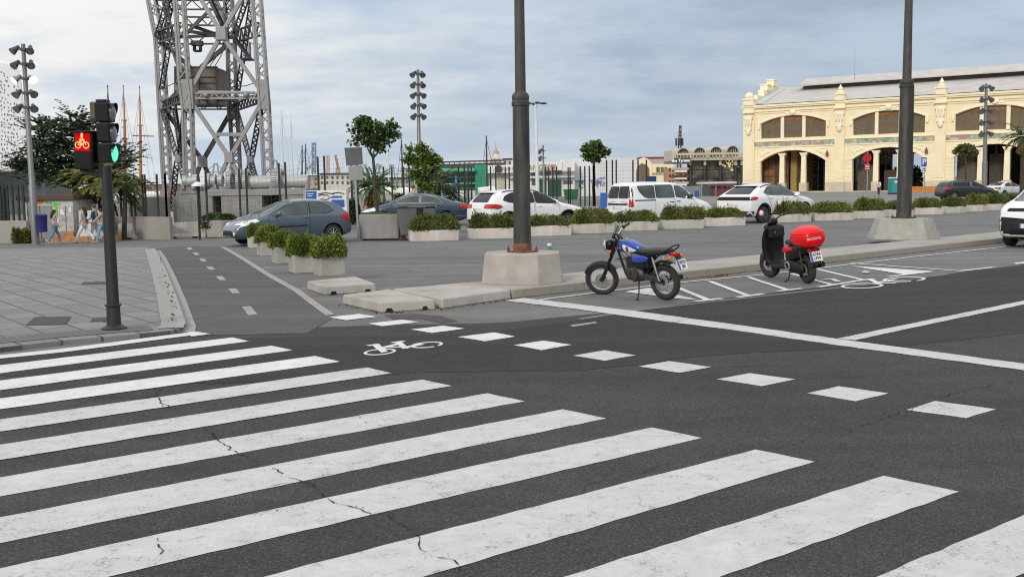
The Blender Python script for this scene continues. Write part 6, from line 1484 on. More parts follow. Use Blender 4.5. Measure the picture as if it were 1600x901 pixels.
        mb.build('glazing_bar', pbr('pale_bar', (.45, .44, .42), .6), o)
        mb = MB(); mb.span(b + 10.4, b + 11.1, 8, 8.3, .12, 7.4); mb.build('red_panel', pbr('dark_red_panel', (.12, .02, .02), .7), S0)
    else:
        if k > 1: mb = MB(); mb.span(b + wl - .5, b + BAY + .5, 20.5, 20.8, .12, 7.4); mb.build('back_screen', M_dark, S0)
        mb = MB(); mb.span(b + wl - .3, b + wl + 2.4, 4.0, 4.2, .12, 4.2); o = mb.build('hoarding', pbr('olive_board', (.13, .115, .085), .8, var=.2), S0)
        mb = MB(); mb.span(b + wl + t + (.4 if k > 1 else 0), b + wl + 2 * t - .6, 5.0, 5.2, .12, 5.4 if k > 1 else 3.3); mb.build('hoarding', pbr('brown_board', (.075, .06, .045), .8, var=.2), S0)
        mb = MB()
        for q in range(5): xx = b + 2.6 + q * 2.2; mb.cyl((xx, 17, .12), (xx, 17, 7.4), .12, n=8)
        mb.build('inner_post', pbr('pale_post', (.40, .39, .37), .6), S0)
# piers with finials
for k in range(NB + 1):
    x = k * BAY; wide = .78 if k else .95
    mb = MB(); mb.span(x - wide, x + wide, -.30, -.001, -.3, 13.9); mb.span(x - wide + .2, x + wide - .2, -.36, -.30, 2.0, 9.3); mb.build('pier', M_cream, S0)
    mb = MB(); mb.span(x - wide - .08, x + wide + .08, -.44, -.302, -.3, 1.6); mb.build('pier_base', M_stone, S0)
    mb = MB()
    mb.span(x - .55, x + .55, -.62, -.3, 10.2, 12.0); mb.span(x - .75, x + .75, -.75, -.3, 12.0, 12.5); mb.ell((x, -.55, 12.05), (.62, .3, .45), 12, 8); mb.ell((x, -.5, 9.9), (.4, .22, .6), 12, 8); mb.span(x - .9, x + .9, -.8, -.3, 12.9, 13.1)
    for q in (-1, 0, 1): mb.ell((x + q * .45, -.66, 11.5), (.18, .16, .7), 8, 6)
    mb.build('pier_ornament', M_creaml, S0, smooth=True)
    mb = MB(); mb.span(x - wide + .05, x + wide - .05, -.65, .6, 14.15, 15.0); mb.span(x - wide - .05, x + wide + .05, -.78, .72, 15.0, 15.25); mb.build('finial_base', M_creaml, S0, bevel=.04)
    mb = MB(); mb.lathe([(.5, 15.25), (.6, 15.45), (.3, 15.75), (.4, 15.95), (.22, 16.25), (.04, 16.6)] if k else [(.6, 15.25), (.72, 15.45), (.70, 15.85), (.4, 16.2), (.0, 16.3)], (x, -.1, 0), 'Z', 14); mb.build('finial', M_creaml, S0, smooth=True)
# roof: lower slope, raised lantern
RZ, RY = 18.0, 13.0
mb = MB(); A = [(.2, .2, 14.3), (LEN, .2, 14.3), (LEN, RY, RZ), (.2, RY, RZ)]
mb.quad(A); mb.quad([(p[0], p[1], p[2] - .15) for p in A]); mb.quad([(.2, RY, RZ), (LEN, RY, RZ), (LEN, 23.6, 14.3), (.2, 23.6, 14.3)]); mb.build('roof', M_roof, S0)
mb = MB(); mb.span(5.6, LEN, 9.6, 9.9, 17.0, 17.6); mb.build('lantern_shade_strip', M_dark, S0)  # dark strip stands in for shade below the raised lantern
mb = MB(); B = [(5.0, 8.6, 17.75), (LEN, 8.6, 17.75), (LEN, RY, 19.2), (5.0, RY, 19.2)]; mb.quad(B); mb.quad([(p[0], p[1], p[2] - .18) for p in B]); mb.quad([B[0], B[1], (B[1][0], B[1][1], B[1][2] - .18), (B[0][0], B[0][1], B[0][2] - .18)]); mb.quad([B[0], B[3], (B[3][0], B[3][1], B[3][2] - .18), (B[0][0], B[0][1], B[0][2] - .18)])
mb.quad([B[3], B[2], (LEN, 17.4, 17.75), (5.0, 17.4, 17.75)]); mb.build('roof_lantern', M_roof, S0)
mb = MB(); mb.span(.2, 2.4, .4, .42, 14.3, 14.35); mb.bm.clear(); mb.quad([(.6, .4, 14.42), (2.0, .4, 14.42), (2.0, 11, 17.47), (.6, 11, 17.47)]); mb.build('roof_flashing', pbr('zinc_blue', (.48, .53, .58), .5, metal=.2), S0)
# stepped gable on the left end
mb = MB()
for (y0, y1, z) in ((0.7, 3, 15.2), (3, 6, 16.1), (6, 9, 17.1), (9, 12, 18.1), (12, 15, 18.4), (15, 18, 17.4), (18, 21, 16.4), (21, 24, 15.2)): mb.span(-.95, .15, y0 + .003, y1 - .003, 13.65, z)
mb.build('gable_parapet', M_creaml, S0, bevel=.05)
for (y, z) in ((8.0, 17.1), (11, 18.1)): mb = MB(); mb.span(-1.05, .3, y - .8, y + .8, z, z + .9); mb.span(-1.15, .4, y - .9, y + .9, z + .9, z + 1.1); mb.build('gable_block', M_creaml, S0, bevel=.03)
mb = MB(); mb.cyl((14, 10, 17), (14, 10, 23.5), .05, .02, 6); mb.build('lightning_rod', M_galv, S0)

# ------------------------------------------------------------------ helpers for plain far buildings
def blk(root, name, x0, x1, yt, yb, d, mat, depth=8.0, zoff=0.0, zb=None):
    a, b = P(x0, yt, d), P(x1, yb, d); a2 = P(x1, yt, d); m = P(x0, yb, d)
    z1 = (a.z + a2.z) / 2; z0 = zb if zb is not None else (b.z + m.z) / 2
    mb = MB(); mb.span(a.x, b.x, d + zoff, d + zoff + depth, z0, z1); return mb.build(name, mat, root, world=True)
def bld(name, label, cat, x, d, group=None):
    p = P(x, 300, d); return thing(name, label, cat, (p.x, d, 0), 0, group)
M_wht = pbr('white_render', (.80, .785, .75), .8, var=.05, scale=.3, dirt=(.6, .57, .52), dirt_amt=.35, dscale=.3, streak=True)
M_wht2 = pbr('grey_white_cladding', (.70, .705, .71), .7, var=.05, scale=.3, dirt=(.42, .41, .4), dirt_amt=.3, dscale=.25, streak=True)
M_green = pbr('green_cladding', (.02, .28, .16), .55, var=.1, scale=.6)
M_greenp = pbr('green_pale', (.10, .42, .26), .6, var=.1, scale=.6)
M_dgreen = pbr('dark_green_door', (.008, .07, .045), .6, var=.1)
M_wing = pbr('window_band', (.11, .13, .14), .15, var=.35, scale=.8)
M_roofd = pbr('dark_roof', (.06, .058, .055), .8, var=.2, scale=.5)
d = 150
g = bld('green_pavilion', 'green harbour pavilion with a tall emerald block and dark railings on its roof', 'building', 720, d)
blk(g, 'tower_block', 742, 761, 257.5, 300, d, M_green, 10, 0, -.5)
blk(g, 'canopy', 682, 742, 263, 268, d, M_greenp, 8, -1)
blk(g, 'upper_wall', 690, 742, 268, 300, d, M_wht, 8, 2, -.5)
for y0, y1 in ((270, 275.5), (279, 285), (288, 297)): blk(g, 'window_strip', 694, 742, y0, y1, d, M_wing, .1, 1.85)
blk(g, 'balcony_band', 694, 742, 275.5, 278.5, d, M_greenp, .8, 1.1); blk(g, 'balcony_band', 712, 742, 285, 288, d, M_greenp, .8, 1.1)
for x in (693, 712): blk(g, 'blue_column', x, x + 3, 275, 300, d, pbr('blue_paint', (.08, .30, .50), .6), .8, -2, -.2)
mb = MB()
for x in range(686, 790, 8): p, q = P(x, 252, d + 5), P(x, 262, d + 5); mb.bar(p, q, .12)
for y in (251.5, 256): mb.bar(P(686, y + 2, d + 5), P(790, y - 1, d + 5), .22)
mb.bar(P(686, 262, d + 5), P(790, 258.5, d + 5), .6); mb.build('roof_railing', M_roofd, g, world=True)
g = bld('white_hall', 'long white quay hall with ANGELS lettering, green doors and a band of small windows', 'building', 830, d)
blk(g, 'wall', 761, 898, 259.5, 300, d + 1, M_wht, 10, 0, -.5); blk(g, 'sign_band', 761, 836, 258, 270, d, M_wht, 1, -.4); blk(g, 'sign_band', 836, 878, 253.5, 266.5, d, M_wht, 1, -.4); blk(g, 'upper_block', 878, 898, 249.5, 268, d, M_wht, 6, -.2)
for x0, x1, y0, y1 in ((777, 790, 271, 294), (830, 843, 268, 274), (846, 862, 268, 274), (864, 878, 267, 273), (831, 841, 280, 289), (880, 895, 282, 287)): blk(g, 'window', x0, x1, y0, y1, d, M_wing if x0 > 800 else pbr('roller_shutter', (.52, .47, .38), .7), .12, .85)
for x0, x1 in ((843, 852), (857, 877)): blk(g, 'green_door', x0, x1, 281, 303, d, M_dgreen, .2, .7, -.1)
blk(g, 'ledge', 795, 898, 275.5, 278, d, M_wht, .8, .3)
p = P(845, 261.5, d - .55); text_mesh('ANGELS', 1.05, pbr('sign_brown', (.30, .23, .18), .6), 'lettering', g, TM[g.name].inverted() @ tmat(p, (1, 0, .013), (0, 0, 1)), .03)
p = P(790, 263, d - .55); text_mesh('ENCANS', .7, pbr('sign_pale', (.52, .48, .44), .6), 'lettering', g, TM[g.name].inverted() @ tmat(p, (1, 0, .013), (0, 0, 1)), .03)
mb = MB(); mb.lathe([(.3, -.02), (.55, -.02), (.55, .02), (.3, .02)], (0, 0, 0), 'Y', 16); mb.xform(Matrix.Translation(P(779, 264, d - .6))); mb.build('emblem', M_roofd, g, world=True)
mb = MB()
for s in ((858, 256, 868, 275), (868, 256, 860, 275), (860, 262, 868, 258), (862, 277, 872, 268)): mb.bar(P(s[0], s[1], d - .7), P(s[2], s[3], d - .7), .09)
mb.build('red_lattice', pbr('lattice_red', (.40, .16, .10), .6), g, world=True)
g = bld('white_warehouse', 'plain large pale warehouse with faint blue graffiti behind the round tree', 'building', 945, d + 4)
blk(g, 'wall', 897, 993, 247, 300, d + 3, M_wht2, 14, 0, -.5)
mb = MB(); q = random.Random(9)
for k in range(26):
    x, y = q.choice((908, 928, 938)) + q.uniform(-6, 7), q.uniform(280, 290); a = P(x, y, d + 2.97); mb.tube([a, a + V((q.uniform(-.5, .5), 0, q.uniform(-.5, .5))), a + V((q.uniform(-.7, .7), 0, q.uniform(-.7, .7)))], .07, 5)
mb.build('graffiti', pbr('graffiti_blue', (.16, .23, .36), .7), g, world=True)
t = bld('waste_skip', 'green waste skip in front of the white warehouse', 'skip', 892, 120); a, b = P(881, 298, 120), P(903, 308, 120)
w = (b.x - a.x) / 2; mb = MB(); mb.prism([(-w * .85, -.8), (w * .85, -.8), (w * .85, .8), (-w * .85, .8)], .05, 1.1, [(-w, -1), (w, -1), (w, 1), (-w, 1)]); mb.build('container', pbr('skip_green', (.02, .20, .05), .5, var=.15), t, bevel=.03)
mb = MB(); mb.prism([(-w * 1.04, -1.05), (w * 1.04, -1.05), (w * 1.04, 1.05), (-w * 1.04, 1.05)], 1.1, 1.2)
for xx in (-w * .6, 0, w * .6): mb.span(xx - .06, xx + .06, -1.0, -.86, .1, 1.1)
mb.build('rim', pbr('skip_green_d', (.015, .15, .04), .5), t)
# old small shed with arched gable, salmon block, glass terminal
d = 250; g = bld('old_shed', 'distant small cream shed with a dark arched gable window and a red roof edge', 'building', 1015, d)
pa = [P(992, 302, d), P(992, 254, d), P(998, 249, d), P(1006, 246, d), P(1012, 248, d), P(1019, 256, d), P(1019, 302, d)]
mb = MB(); mb.slabxz([(p.x, max(p.z, 0)) for p in pa], d, d + 1); mb.build('gable', M_cream, g, world=True)
pa = [P(994, 300, d), P(994, 268, d), P(996, 260, d), P(1002, 255.5, d), P(1010, 257.5, d), P(1014, 263, d), P(1015, 300, d)]
mb = MB(); mb.slabxz([(p.x, max(p.z, .5)) for p in pa], d - .2, d - .05); mb.build('arched_window', M_shut, g, world=True)
blk(g, 'side_wall', 1019, 1052, 256, 302, d, M_cream, 1, .2, -.5); blk(g, 'arched_window', 1025.5, 1042, 261, 269, d, M_shut, .1, .05); blk(g, 'frieze', 1019, 1043, 270, 272.5, d, M_frieze, .1, .03)
for x in (1031, 1037): blk(g, 'mullion', x, x + 1, 260, 269, d, M_creaml, .12, -.08)
blk(g, 'roof', 1004, 1052, 248, 256, d, pbr('roof_grey_pink', (.42, .38, .37), .8), 8, 3); blk(g, 'red_ridge', 1003, 1052, 244.5, 248.3, d, pbr('ridge_red', (.20, .035, .03), .8), 6, 3.5)
d = 235; g = bld('salmon_block', 'distant salmon brick apartment block with balconies beside the terminal', 'building', 1058, d); M_sal = pbr('salmon_brick', (.46, .25, .15), .85, var=.1, scale=.5)
blk(g, 'wall', 1043, 1078, 262, 302, d, M_sal, 6, 0, -.5)
for y in (265, 276, 286): blk(g, 'balcony', 1054, 1078, y, y + 4, d, M_wht, 1.2, -1.2)
for y in (263, 272, 282):
    for x in (1045, 1050, 1062, 1070): blk(g, 'window', x, x + 3, y, y + 5, d, M_roofd, .1, -.06)
d = 200; g = bld('glass_terminal', 'glass-fronted terminal with four white barrel-vault arches and a dark sign', 'building', 1105, d)
M_ter = pbr('terminal_concrete', (.52, .48, .40), .8, var=.08, scale=.4)
xa, xb = 1051, 1160; k = d / FOC
blk(g, 'roof_slab', xa, xb, 246, 250.5, d, M_ter, 14, -.6)
blk(g, 'balustrade', xa, xb, 239, 242, d, M_ter, .3, -1.0)
for x in range(1052, 1160, 5): blk(g, 'baluster', x, x + (3 if x % 25 < 5 else 1.1), 240, 247, d, M_ter, .3, -.95)
for i, cx in enumerate((1068.5, 1094, 1120, 1146)):
    c = P(cx, 241 - i * 1.2, d); Rr = 10.3 * k
    prof = [(Rr * math.cos(t), Rr * math.sin(t)) for t in (math.pi * j / 20 for j in range(21))]; pin = [(a * .87, b * .87) for a, b in prof]
    mb = MB()
    for j in range(20): mb.slabxz([(c.x + pin[j][0], c.z + pin[j][1]), (c.x + prof[j][0], c.z + prof[j][1]), (c.x + prof[j + 1][0], c.z + prof[j + 1][1]), (c.x + pin[j + 1][0], c.z + pin[j + 1][1])], d + .5, d + 14)
    v = mb.build('barrel_vault', M_ter, g, world=True)
    mb = MB(); mb.slabxz([(c.x + a * .9, c.z + b * .9) for a, b in prof], d + 1.6, d + 1.8); o = mb.build('lunette_glass', M_wing, g, world=True)
    mb = MB()
    for q in (-.5, -.17, .17, .5): mb.span(c.x + q * Rr, c.x + q * Rr + .12, d + 1.3, d + 1.5, c.z, c.z + Rr * .8 * math.sqrt(1 - q * q))
    mb.xform(TM[g.name].inverted()); mb.build('lunette_bar', M_ter, o)
mb = MB(); a, b = P(xa + 3, 238, d), P(xb, 235, d); mb.span(a.x, b.x, d + 3, d + 14, a.z - 2.0, a.z + .55); mb.build('vault_base', M_ter, g, world=True)
def glazing():
    m, nt, b = newmat('terminal_glass'); co = nd(nt, 'ShaderNodeTexCoord').outputs['Object']
    v = noise(nt, co, .45, 5, .7); c = mixc(nt, rng(nt, v, .4, .65), (.045, .052, .055), (.24, .23, .20)); nt.links.new(c, b.inputs['Base Color']); b.inputs['Roughness'].default_value = .12; return m  # mottled tones put reflections into the glass colour
blk(g, 'glass_wall', 1076, 1160, 250, 300, d, glazing(), .3, 1.5, 0)
for x in (1077, 1100, 1124, 1148, 1158): blk(g, 'column', x, x + 3.4, 247, 258, d, M_ter, 1.0, 0); blk(g, 'column_shaft', x + .6, x + 2.6, 258, 300, d, M_roofd, .8, .1, 0)
for y in (264, 278): blk(g, 'transom', 1077, 1160, y, y + .9, d, M_roofd, .15, 1.3)
mb = MB(); q = random.Random(2)
for j in range(30):
    p = P(1140 + q.gauss(0, 4.5), 257 + q.gauss(0, 4.5), d + 1.42); w, h = q.uniform(.1, .38), q.uniform(.08, .35); mb.box(p, (w, .04, h), rot=Matrix.Rotation(q.uniform(-.6, .6), 3, 'Y'))
o = mb.build('reflection_shards', emis('gold_glint', (1, .78, .4), .8), g, world=True); o['kind'] = 'stuff'  # glowing shards imitate gold reflections on the glass wall
blk(g, 'sign_band', 1052, 1076, 247, 255, d, M_roofd, .4, -1.3)
for y, m in ((262, M_sal), (274, M_roofd), (284, M_sal)): blk(g, 'terrace', 1053, 1076, y, y + 3.5, d, M_ter if y != 274 else M_roofd, 4, 0)
p = P(1063.8, 251, d - 1.36); text_mesh('the Tyrena', .78, emis('sign_white', (1, 1, 1), .9), 'lettering', g, TM[g.name].inverted() @ tmat(p, (1, 0, .013), (0, 0, 1)), .02, bold=.015)
# antenna tower
d = 330; t = bld('antenna_tower', 'thin distant lattice antenna mast above the glass terminal', 'antenna', 1062, d); mb = MB(); a, b = P(1061, 262, d), P(1063, 196, d); lattice(mb, a, b, 1.1, .25, .16, 1.2, .5); mb.build('lattice', M_roofd, t, world=True)
mb = MB(); c = P(1061.5, 222, d); [mb.cyl(c + V((math.cos(q) * 1.0, math.sin(q) * 1.0, -1.2)), c + V((math.cos(q) * 1.0, math.sin(q) * 1.0, 1.2)), .3, n=8) for q in (0, 1.6, 3.1, 4.7)]; mb.build('panel_antenna', M_roofd, t, world=True)
# clock tower of the port
d = 420; t = bld('clock_tower', 'distant domed terracotta and white clock tower above the green pavilion', 'tower', 775, d); c = P(775, 259, d); kk = d / FOC
mb = MB(); z = lambda y: P(775, y, d).z
mb.span(c.x - 7.5 * kk, c.x + 7.5 * kk, d - 7.5 * kk, d + 7.5 * kk, 0, z(249)); mb.build('lower_stage', pbr('tower_terracotta', (.46, .30, .22), .8), t, world=True)
mb = MB(); mb.span(c.x - 8.3 * kk, c.x + 8.3 * kk, d - 8.3 * kk, d + 8.3 * kk, z(249), z(247)); mb.span(c.x - 5.5 * kk, c.x + 5.5 * kk, d - 5.5 * kk, d + 5.5 * kk, z(247), z(240)); mb.build('clock_stage', pbr('tower_pale', (.60, .52, .43), .8), t, world=True)
mb = MB(); mb.lathe([(5 * kk, z(240)), (4.6 * kk, z(237)), (2.4 * kk, z(235)), (2 * kk, z(233)), (.6 * kk, z(231)), (.25 * kk, z(224)), (.05, z(222))], (c.x, d, 0), 'Z', 16); mb.build('dome', pbr('tower_terracotta', (.46, .30, .22), .8), t, smooth=True, world=True)
mb = MB(); mb.lathe([(0, 0), (3 * kk, 0)], (c.x, d - 5.6 * kk, z(243.5)), 'Y', 16, cap=False); mb.build('clock_face', M_white, t, world=True)
# grey apartment blocks far behind the crane and the fence
for i, (x0, x1, yt, dd, col, lab) in enumerate(((480, 500, 274, 260, (.45, .36, .28), 'distant low tan block behind the second winch'), (500, 548, 272, 240, (.60, .58, .52), 'distant white two-storey quay building with a yellowish ground floor'), (548, 562, 262, 300, (.50, .56, .36), 'distant pale green narrow block by the road sign'),
      (566, 640, 279, 200, (.42, .41, .38), 'distant grey building behind the palm and the bin'), (626, 690, 262, 220, (.52, .50, .46), 'distant pale flat-roofed building behind the ragged tree'), (786, 800, 249, 260, (.62, .61, .58), 'distant white rooftop block right of the clock tower'),
      (225, 262, 288, 240, (.36, .22, .17), 'distant brick-red low house left of the crane leg'), (196, 224, 286, 260, (.48, .44, .40), 'distant pale low house behind the red masts'), (-40, 60, 288, 260, (.52, .50, .47), 'distant pale building strip under the perforated block'))):
    g = bld('distant_building', lab, 'building', (x0 + x1) / 2, dd); c = pbr('far_wall_%d' % i, col, .85, var=.06, scale=.4)
    blk(g, 'wall', x0, x1, yt, 303, dd, c, 10, 0, -1); blk(g, 'roof', x0 - 1, x1 + 1, yt - 1.6, yt, dd, M_roofd if i % 2 else M_wht, 11, -.5)
    n = max(1, int((x1 - x0) / 7))
    for q in range(n):
        for y in (yt + 3, yt + 11):
            if y < 296: blk(g, 'window', x0 + 1.5 + q * (x1 - x0) / n, x0 + 1.5 + q * (x1 - x0) / n + 3.5, y, y + 4.5, dd, M_wing, .1, -.08)
# roundabout of clutter in front of the terminal
d = 130
for i, (x0, x1, yt, yb, col, lab) in enumerate(((1096, 1150, 284, 294, (.6, .6, .6), 'long white marquee roof in front of the glass terminal'), (1118, 1148, 288, 299, (.15, .03, .03), 'dark red kiosk in front of the glass terminal'))):
    t = bld('kiosk', lab, 'kiosk', (x0 + x1) / 2, d + i * 3 - 5 * (i == 0)); m = pbr('kiosk_%d' % i, col, .6)
    dd = d + (0 if i else 4); blk(t, 'roof', x0, x1, yt, yt + 3, dd, m, 4, -.4); blk(t, 'counter', x0 + 1, x1 - 1, yt + 6, 305, dd, m if i else M_wing, 3, 0, 0)
    for q in range(4): xx = x0 + 1 + (x1 - x0 - 3) * q / 3; blk(t, 'post', xx, xx + 1, yt + 3, 305, dd, M_white, .2, .1, 0)
t = bld('metal_container', 'grey metal container with a blue notice between the white van and the crossover', 'container', 1080, 75); blk(t, 'box', 1067, 1093, 291, 310, 75, pbr('container_grey', (.22, .235, .25), .6, var=.08), 1.6, 0, 0); blk(t, 'notice', 1085.5, 1092, 298, 306, 75, M_blue, .05, -.06)
mb = MB(); [mb.bar(P(x, 292, 74.97), P(x, 309, 74.97), .05) for x in (1068, 1074, 1080, 1092.5)]; mb.build('ribs', M_galv, t, world=True)
b = P(952, 320, 46); t = thing('banner_stand', 'upright blue banner stand behind the back doors of the white leisure van', 'banner', (b.x - .25, 46, 0)); z = P(950, 301, 46).z
mb = MB(); mb.box((0, 0, (z + .25) / 2), (.30, .06, z - .25)); mb.build('banner', pbr('banner_blue', (.02, .12, .42), .6, var=.2, scale=5), t, bevel=.01); mb = MB(); mb.span(-.3, .3, -.15, .15, 0, .08); mb.bar((0, .04, 0), (0, .04, z), .03); mb.build('base', M_galv, t)
b = P(1018, 290, 90); t = thing('notice_board', 'dark blue notice board seen above the roof of the white leisure van', 'sign', (b.x, 90, 0)); mb = MB(); a, c = P(1010, 275.5, 90), P(1025.5, 285, 90); mb.span(a.x, c.x, 89.95, 90.05, c.z, a.z); mb.build('panel', pbr('navy_board', (.015, .03, .11), .5), t, world=True); mb = MB(); [mb.bar((x, 90.1, 0), (x, 90.1, a.z), .07) for x in (a.x + .1, c.x - .1)]; mb.build('post', M_galv, t, world=True)
# portable toilet and orange barrier
d = 125; b = P(1398, 300, d); t = thing('portable_toilet', 'teal portable toilet with a white door label by the shed arch', 'toilet cabin', (b.x, d, 0)); k = d / FOC; zt = P(1398, 276, d).z; w = 6 * k
mb = MB(); mb.span(-w, w, 0, 1.1, .12, zt - .2); o = mb.build('cabin', pbr('teal_plastic', (.02, .22, .22), .5, var=.08), t, bevel=.04)
mb = MB(); mb.loft([(-w * 1.05, .55, zt - .18, .58, .03), (-w * .9, .55, zt - .16, .6, .08), (w * .9, .55, zt - .16, .6, .08), (w * 1.05, .55, zt - .18, .58, .03)], 14, 3); mb.build('roof', M_white, t, smooth=True)
mb = MB(); mb.span(-w * .7, w * .7, -.03, -.001, .2, zt - .35); o = mb.build('door', pbr('teal_door', (.03, .28, .27), .5), t); mb = MB(); mb.span(-w * .1, w * .6, -.05, -.031, zt - .75, zt - .5); mb.build('door_label', M_white, o); mb = MB(); mb.span(-w * 1.0, w * 1.0, -.05, 1.15, 0, .12); mb.build('skid', M_black, t)
b = P(1440, 300, 132); t = thing('orange_barrier', 'run of orange site barriers at the foot of the yellow shed beside the toilet', 'barrier', (b.x, 132, 0)); mb = MB(); a, c = P(1408, 292, 132), P(1463, 302, 132)
M_or = pbr('barrier_orange', (.62, .24, .04), .6, var=.15)
for q in range(6):
    mb = MB(); x0 = a.x + (c.x - a.x) * q / 6; x1 = a.x + (c.x - a.x) * (q + 1) / 6 - .08; zt = a.z
    mb.bar((x0, 132, .15), (x1, 132, .15), .06); mb.bar((x0, 132, zt), (x1, 132, zt), .06); mb.bar((x0, 132, .05), (x0, 132, zt), .06); mb.bar((x1, 132, .05), (x1, 132, zt), .06)
    n = 9
    for w in range(1, n): xx = x0 + (x1 - x0) * w / n; mb.bar((xx, 132, .15), (xx, 132, zt), .05)
    mb.build('barrier_panel', M_or, t, world=True)
# the white perforated building at the left edge
d = 120; k = d / FOC; a, c = P(-90, 97, d), P(37, 268, d)
g = thing('perforated_building', 'white rounded building with a perforated skin at the left edge', 'building', ((a.x + c.x) / 2, d, 0))
prof = []; x0, x1, z0, z1, rr_ = a.x - 12, P(38, 200, d).x, P(30, 268, d).z, P(10, 94, d).z, 2.2
for (cx, cz, t0) in ((x1 - rr_, z1 - rr_, 0), (x0 + rr_, z1 - rr_, 90), (x0 + rr_, z0 + rr_, 180), (x1 - rr_ * .8, z0 + rr_, 270)):
    for j in range(7): t = R(t0 + 15 * j); prof.append((cx + rr_ * math.cos(t), cz + rr_ * math.sin(t)))
mb = MB(); mb.slabxz(prof, d, d + 22); [setattr(v.co, 'x', v.co.x - 13.5) for v in mb.bm.verts if v.co.y > d + 1]; M_per = pbr('white_skin', (.76, .755, .765), .6, var=.03); mb.build('shell', M_per, g, bevel=.35, world=True)
mb = MB(); q = random.Random(3); M_hole = pbr('skin_hole', (.16, .16, .175), .7)
for i in range(20):
    for j in range(24):
        if q.random() < .16: continue
        px_ = -66 + i * 4.9 + q.uniform(-1.4, 1.4); py_ = 106 + j * 6.6 + q.uniform(-1.8, 1.8) + px_ * .12
        if px_ > 29 or py_ > 254 or py_ < 112 + max(0, px_) * .35: continue
        p = P(px_, py_, d - .02); w, h = q.uniform(.045, .075), q.uniform(.08, .16); mb.slabxz([(p.x + w * math.cos(t), p.z + h * math.sin(t)) for t in (6.2832 * n_ / 8 for n_ in range(8))], d - .05, d + .01)
o = mb.build('skin_opening', M_hole, g, world=True); o['kind'] = 'stuff'
mb = MB(); a = P(-20, 268, d); mb.span(x0 + 5, P(20, 268, d).x, d + 5, d + 18, -1, z0 + .1); mb.build('glazed_base', M_wing, g, world=True)
# ------------------------------------------------------------------ ships and port cranes
M_mast = pbr('orange_mast', (.42, .15, .05), .5, var=.15); M_masth = pbr('mast_top', (.10, .06, .05), .6); M_wm = pbr('white_mast', (.66, .67, .68), .4)
d = 210; t = bld('sailing_ship', 'moored sailing ship with three tall orange masts left of the crane', 'ship', 195, d)
for i, (xb, xt, yt, ym) in enumerate(((171, 168, 135, 165), (196, 192.5, 135, 188), (220, 218, 136, 196))):
    mb = MB(); mb.tube([P(xb, 300, d), P((xb * .6 + xt * .4), ym, d)], [.34, .26], 10); mb.build('lower_mast', M_mast, t, smooth=True, world=True)
    mb = MB(); mb.tube([P((xb * .6 + xt * .4), ym + 3, d), P(xt, yt, d)], [.2, .07], 8); mb.ell(P(xt, yt, d), (.15, .15, .3), 8, 5); mb.box(P((xb * .6 + xt * .4), ym, d), (.9, .6, .2)); mb.build('topmast', M_masth if i == 0 else M_mast, t, smooth=True, world=True)
    mb = MB()
    for dx in (-22, -12, 14, 24): mb.tube([P(xt, yt + 10, d), P(xb + dx, 285, d)], .025, 4)
    mb.build('rigging', M_roofd, t, world=True)
mb = MB(); mb.bar(P(207, 212, d), P(240, 213, d), .2); mb.build('yard', M_masth, t, world=True)
mb = MB(); a, c = P(150, 296, d), P(250, 305, d); mb.loft([(a.x, d, .2, .3, .8), (a.x + 3, d, .4, 1.6, 1.1), (c.x - 4, d, .4, 1.8, 1.1), (c.x, d, 1.0, .2, .6)], 12, 2.4); mb.build('hull', M_wht, t, smooth=True, world=True)
def yacht(label, specs, d, boom=True):
    t = bld('sailing_yacht', label, 'yacht', specs[0][0], d, 'yachts moored behind the winches')
    for (xb, xt, yt, m) in specs:
        mb = MB(); mb.tube([P(xb, 300, d), P(xt, yt, d)], [.16, .08], 8); mb.build('mast', m, t, smooth=True, world=True)
        mb = MB(); mb.tube([P(xt, yt + 4, d), P(xb + 14, 285, d)], .03, 4); mb.tube([P(xt, yt + 4, d), P(xb - 10, 288, d)], .03, 4)
        for f_ in (.35, .6): y = yt + (300 - yt) * f_; x = xt + (xb - xt) * f_; mb.bar(P(x - 4, y, d), P(x + 4, y, d), .05)
        mb.build('rigging', m, t, world=True)
    a = P(specs[0][0] - 14, 300, d); c = P(specs[-1][0] + 14, 300, d); mb = MB(); mb.loft([(a.x, d, 1.2, .1, .3), (a.x + 2, d, .9, 1.0, .8), (c.x - 1, d, .9, 1.2, .8), (c.x, d, .9, 1.0, .6)], 12, 2.4); mb.build('hull', M_wht, t, smooth=True, world=True)
yacht('white two-masted yacht just right of the crane', [(443, 440, 173, M_wm), (458, 454, 185, M_wm)], 150)
yacht('yacht with two short dark masts right of the white one', [(472, 472, 227, M_roofd), (477.5, 477.5, 225, M_roofd)], 170)
yacht('yacht with a thin white mast just right of the road sign', [(572, 571, 226, M_wm)], 170)
yacht('yacht with a dark mast left of the ragged tree', [(630, 627, 218, M_roofd)], 150)
yacht('yacht with one dark mast in front of the emerald block', [(761, 760, 212, M_roofd)], 140)
yacht('yacht with thin white mast between the road sign tree and the dark mast', [(608, 606, 232, M_wm)], 190)
M_pc = pbr('port_crane_blue_haze', (.20, .30, .38), .7); M_po = pbr('port_crane_orange', (.50, .25, .16), .7); M_pt = pbr('port_crane_tan', (.55, .45, .36), .7)  # the crane blue also carries distance haze in its colour
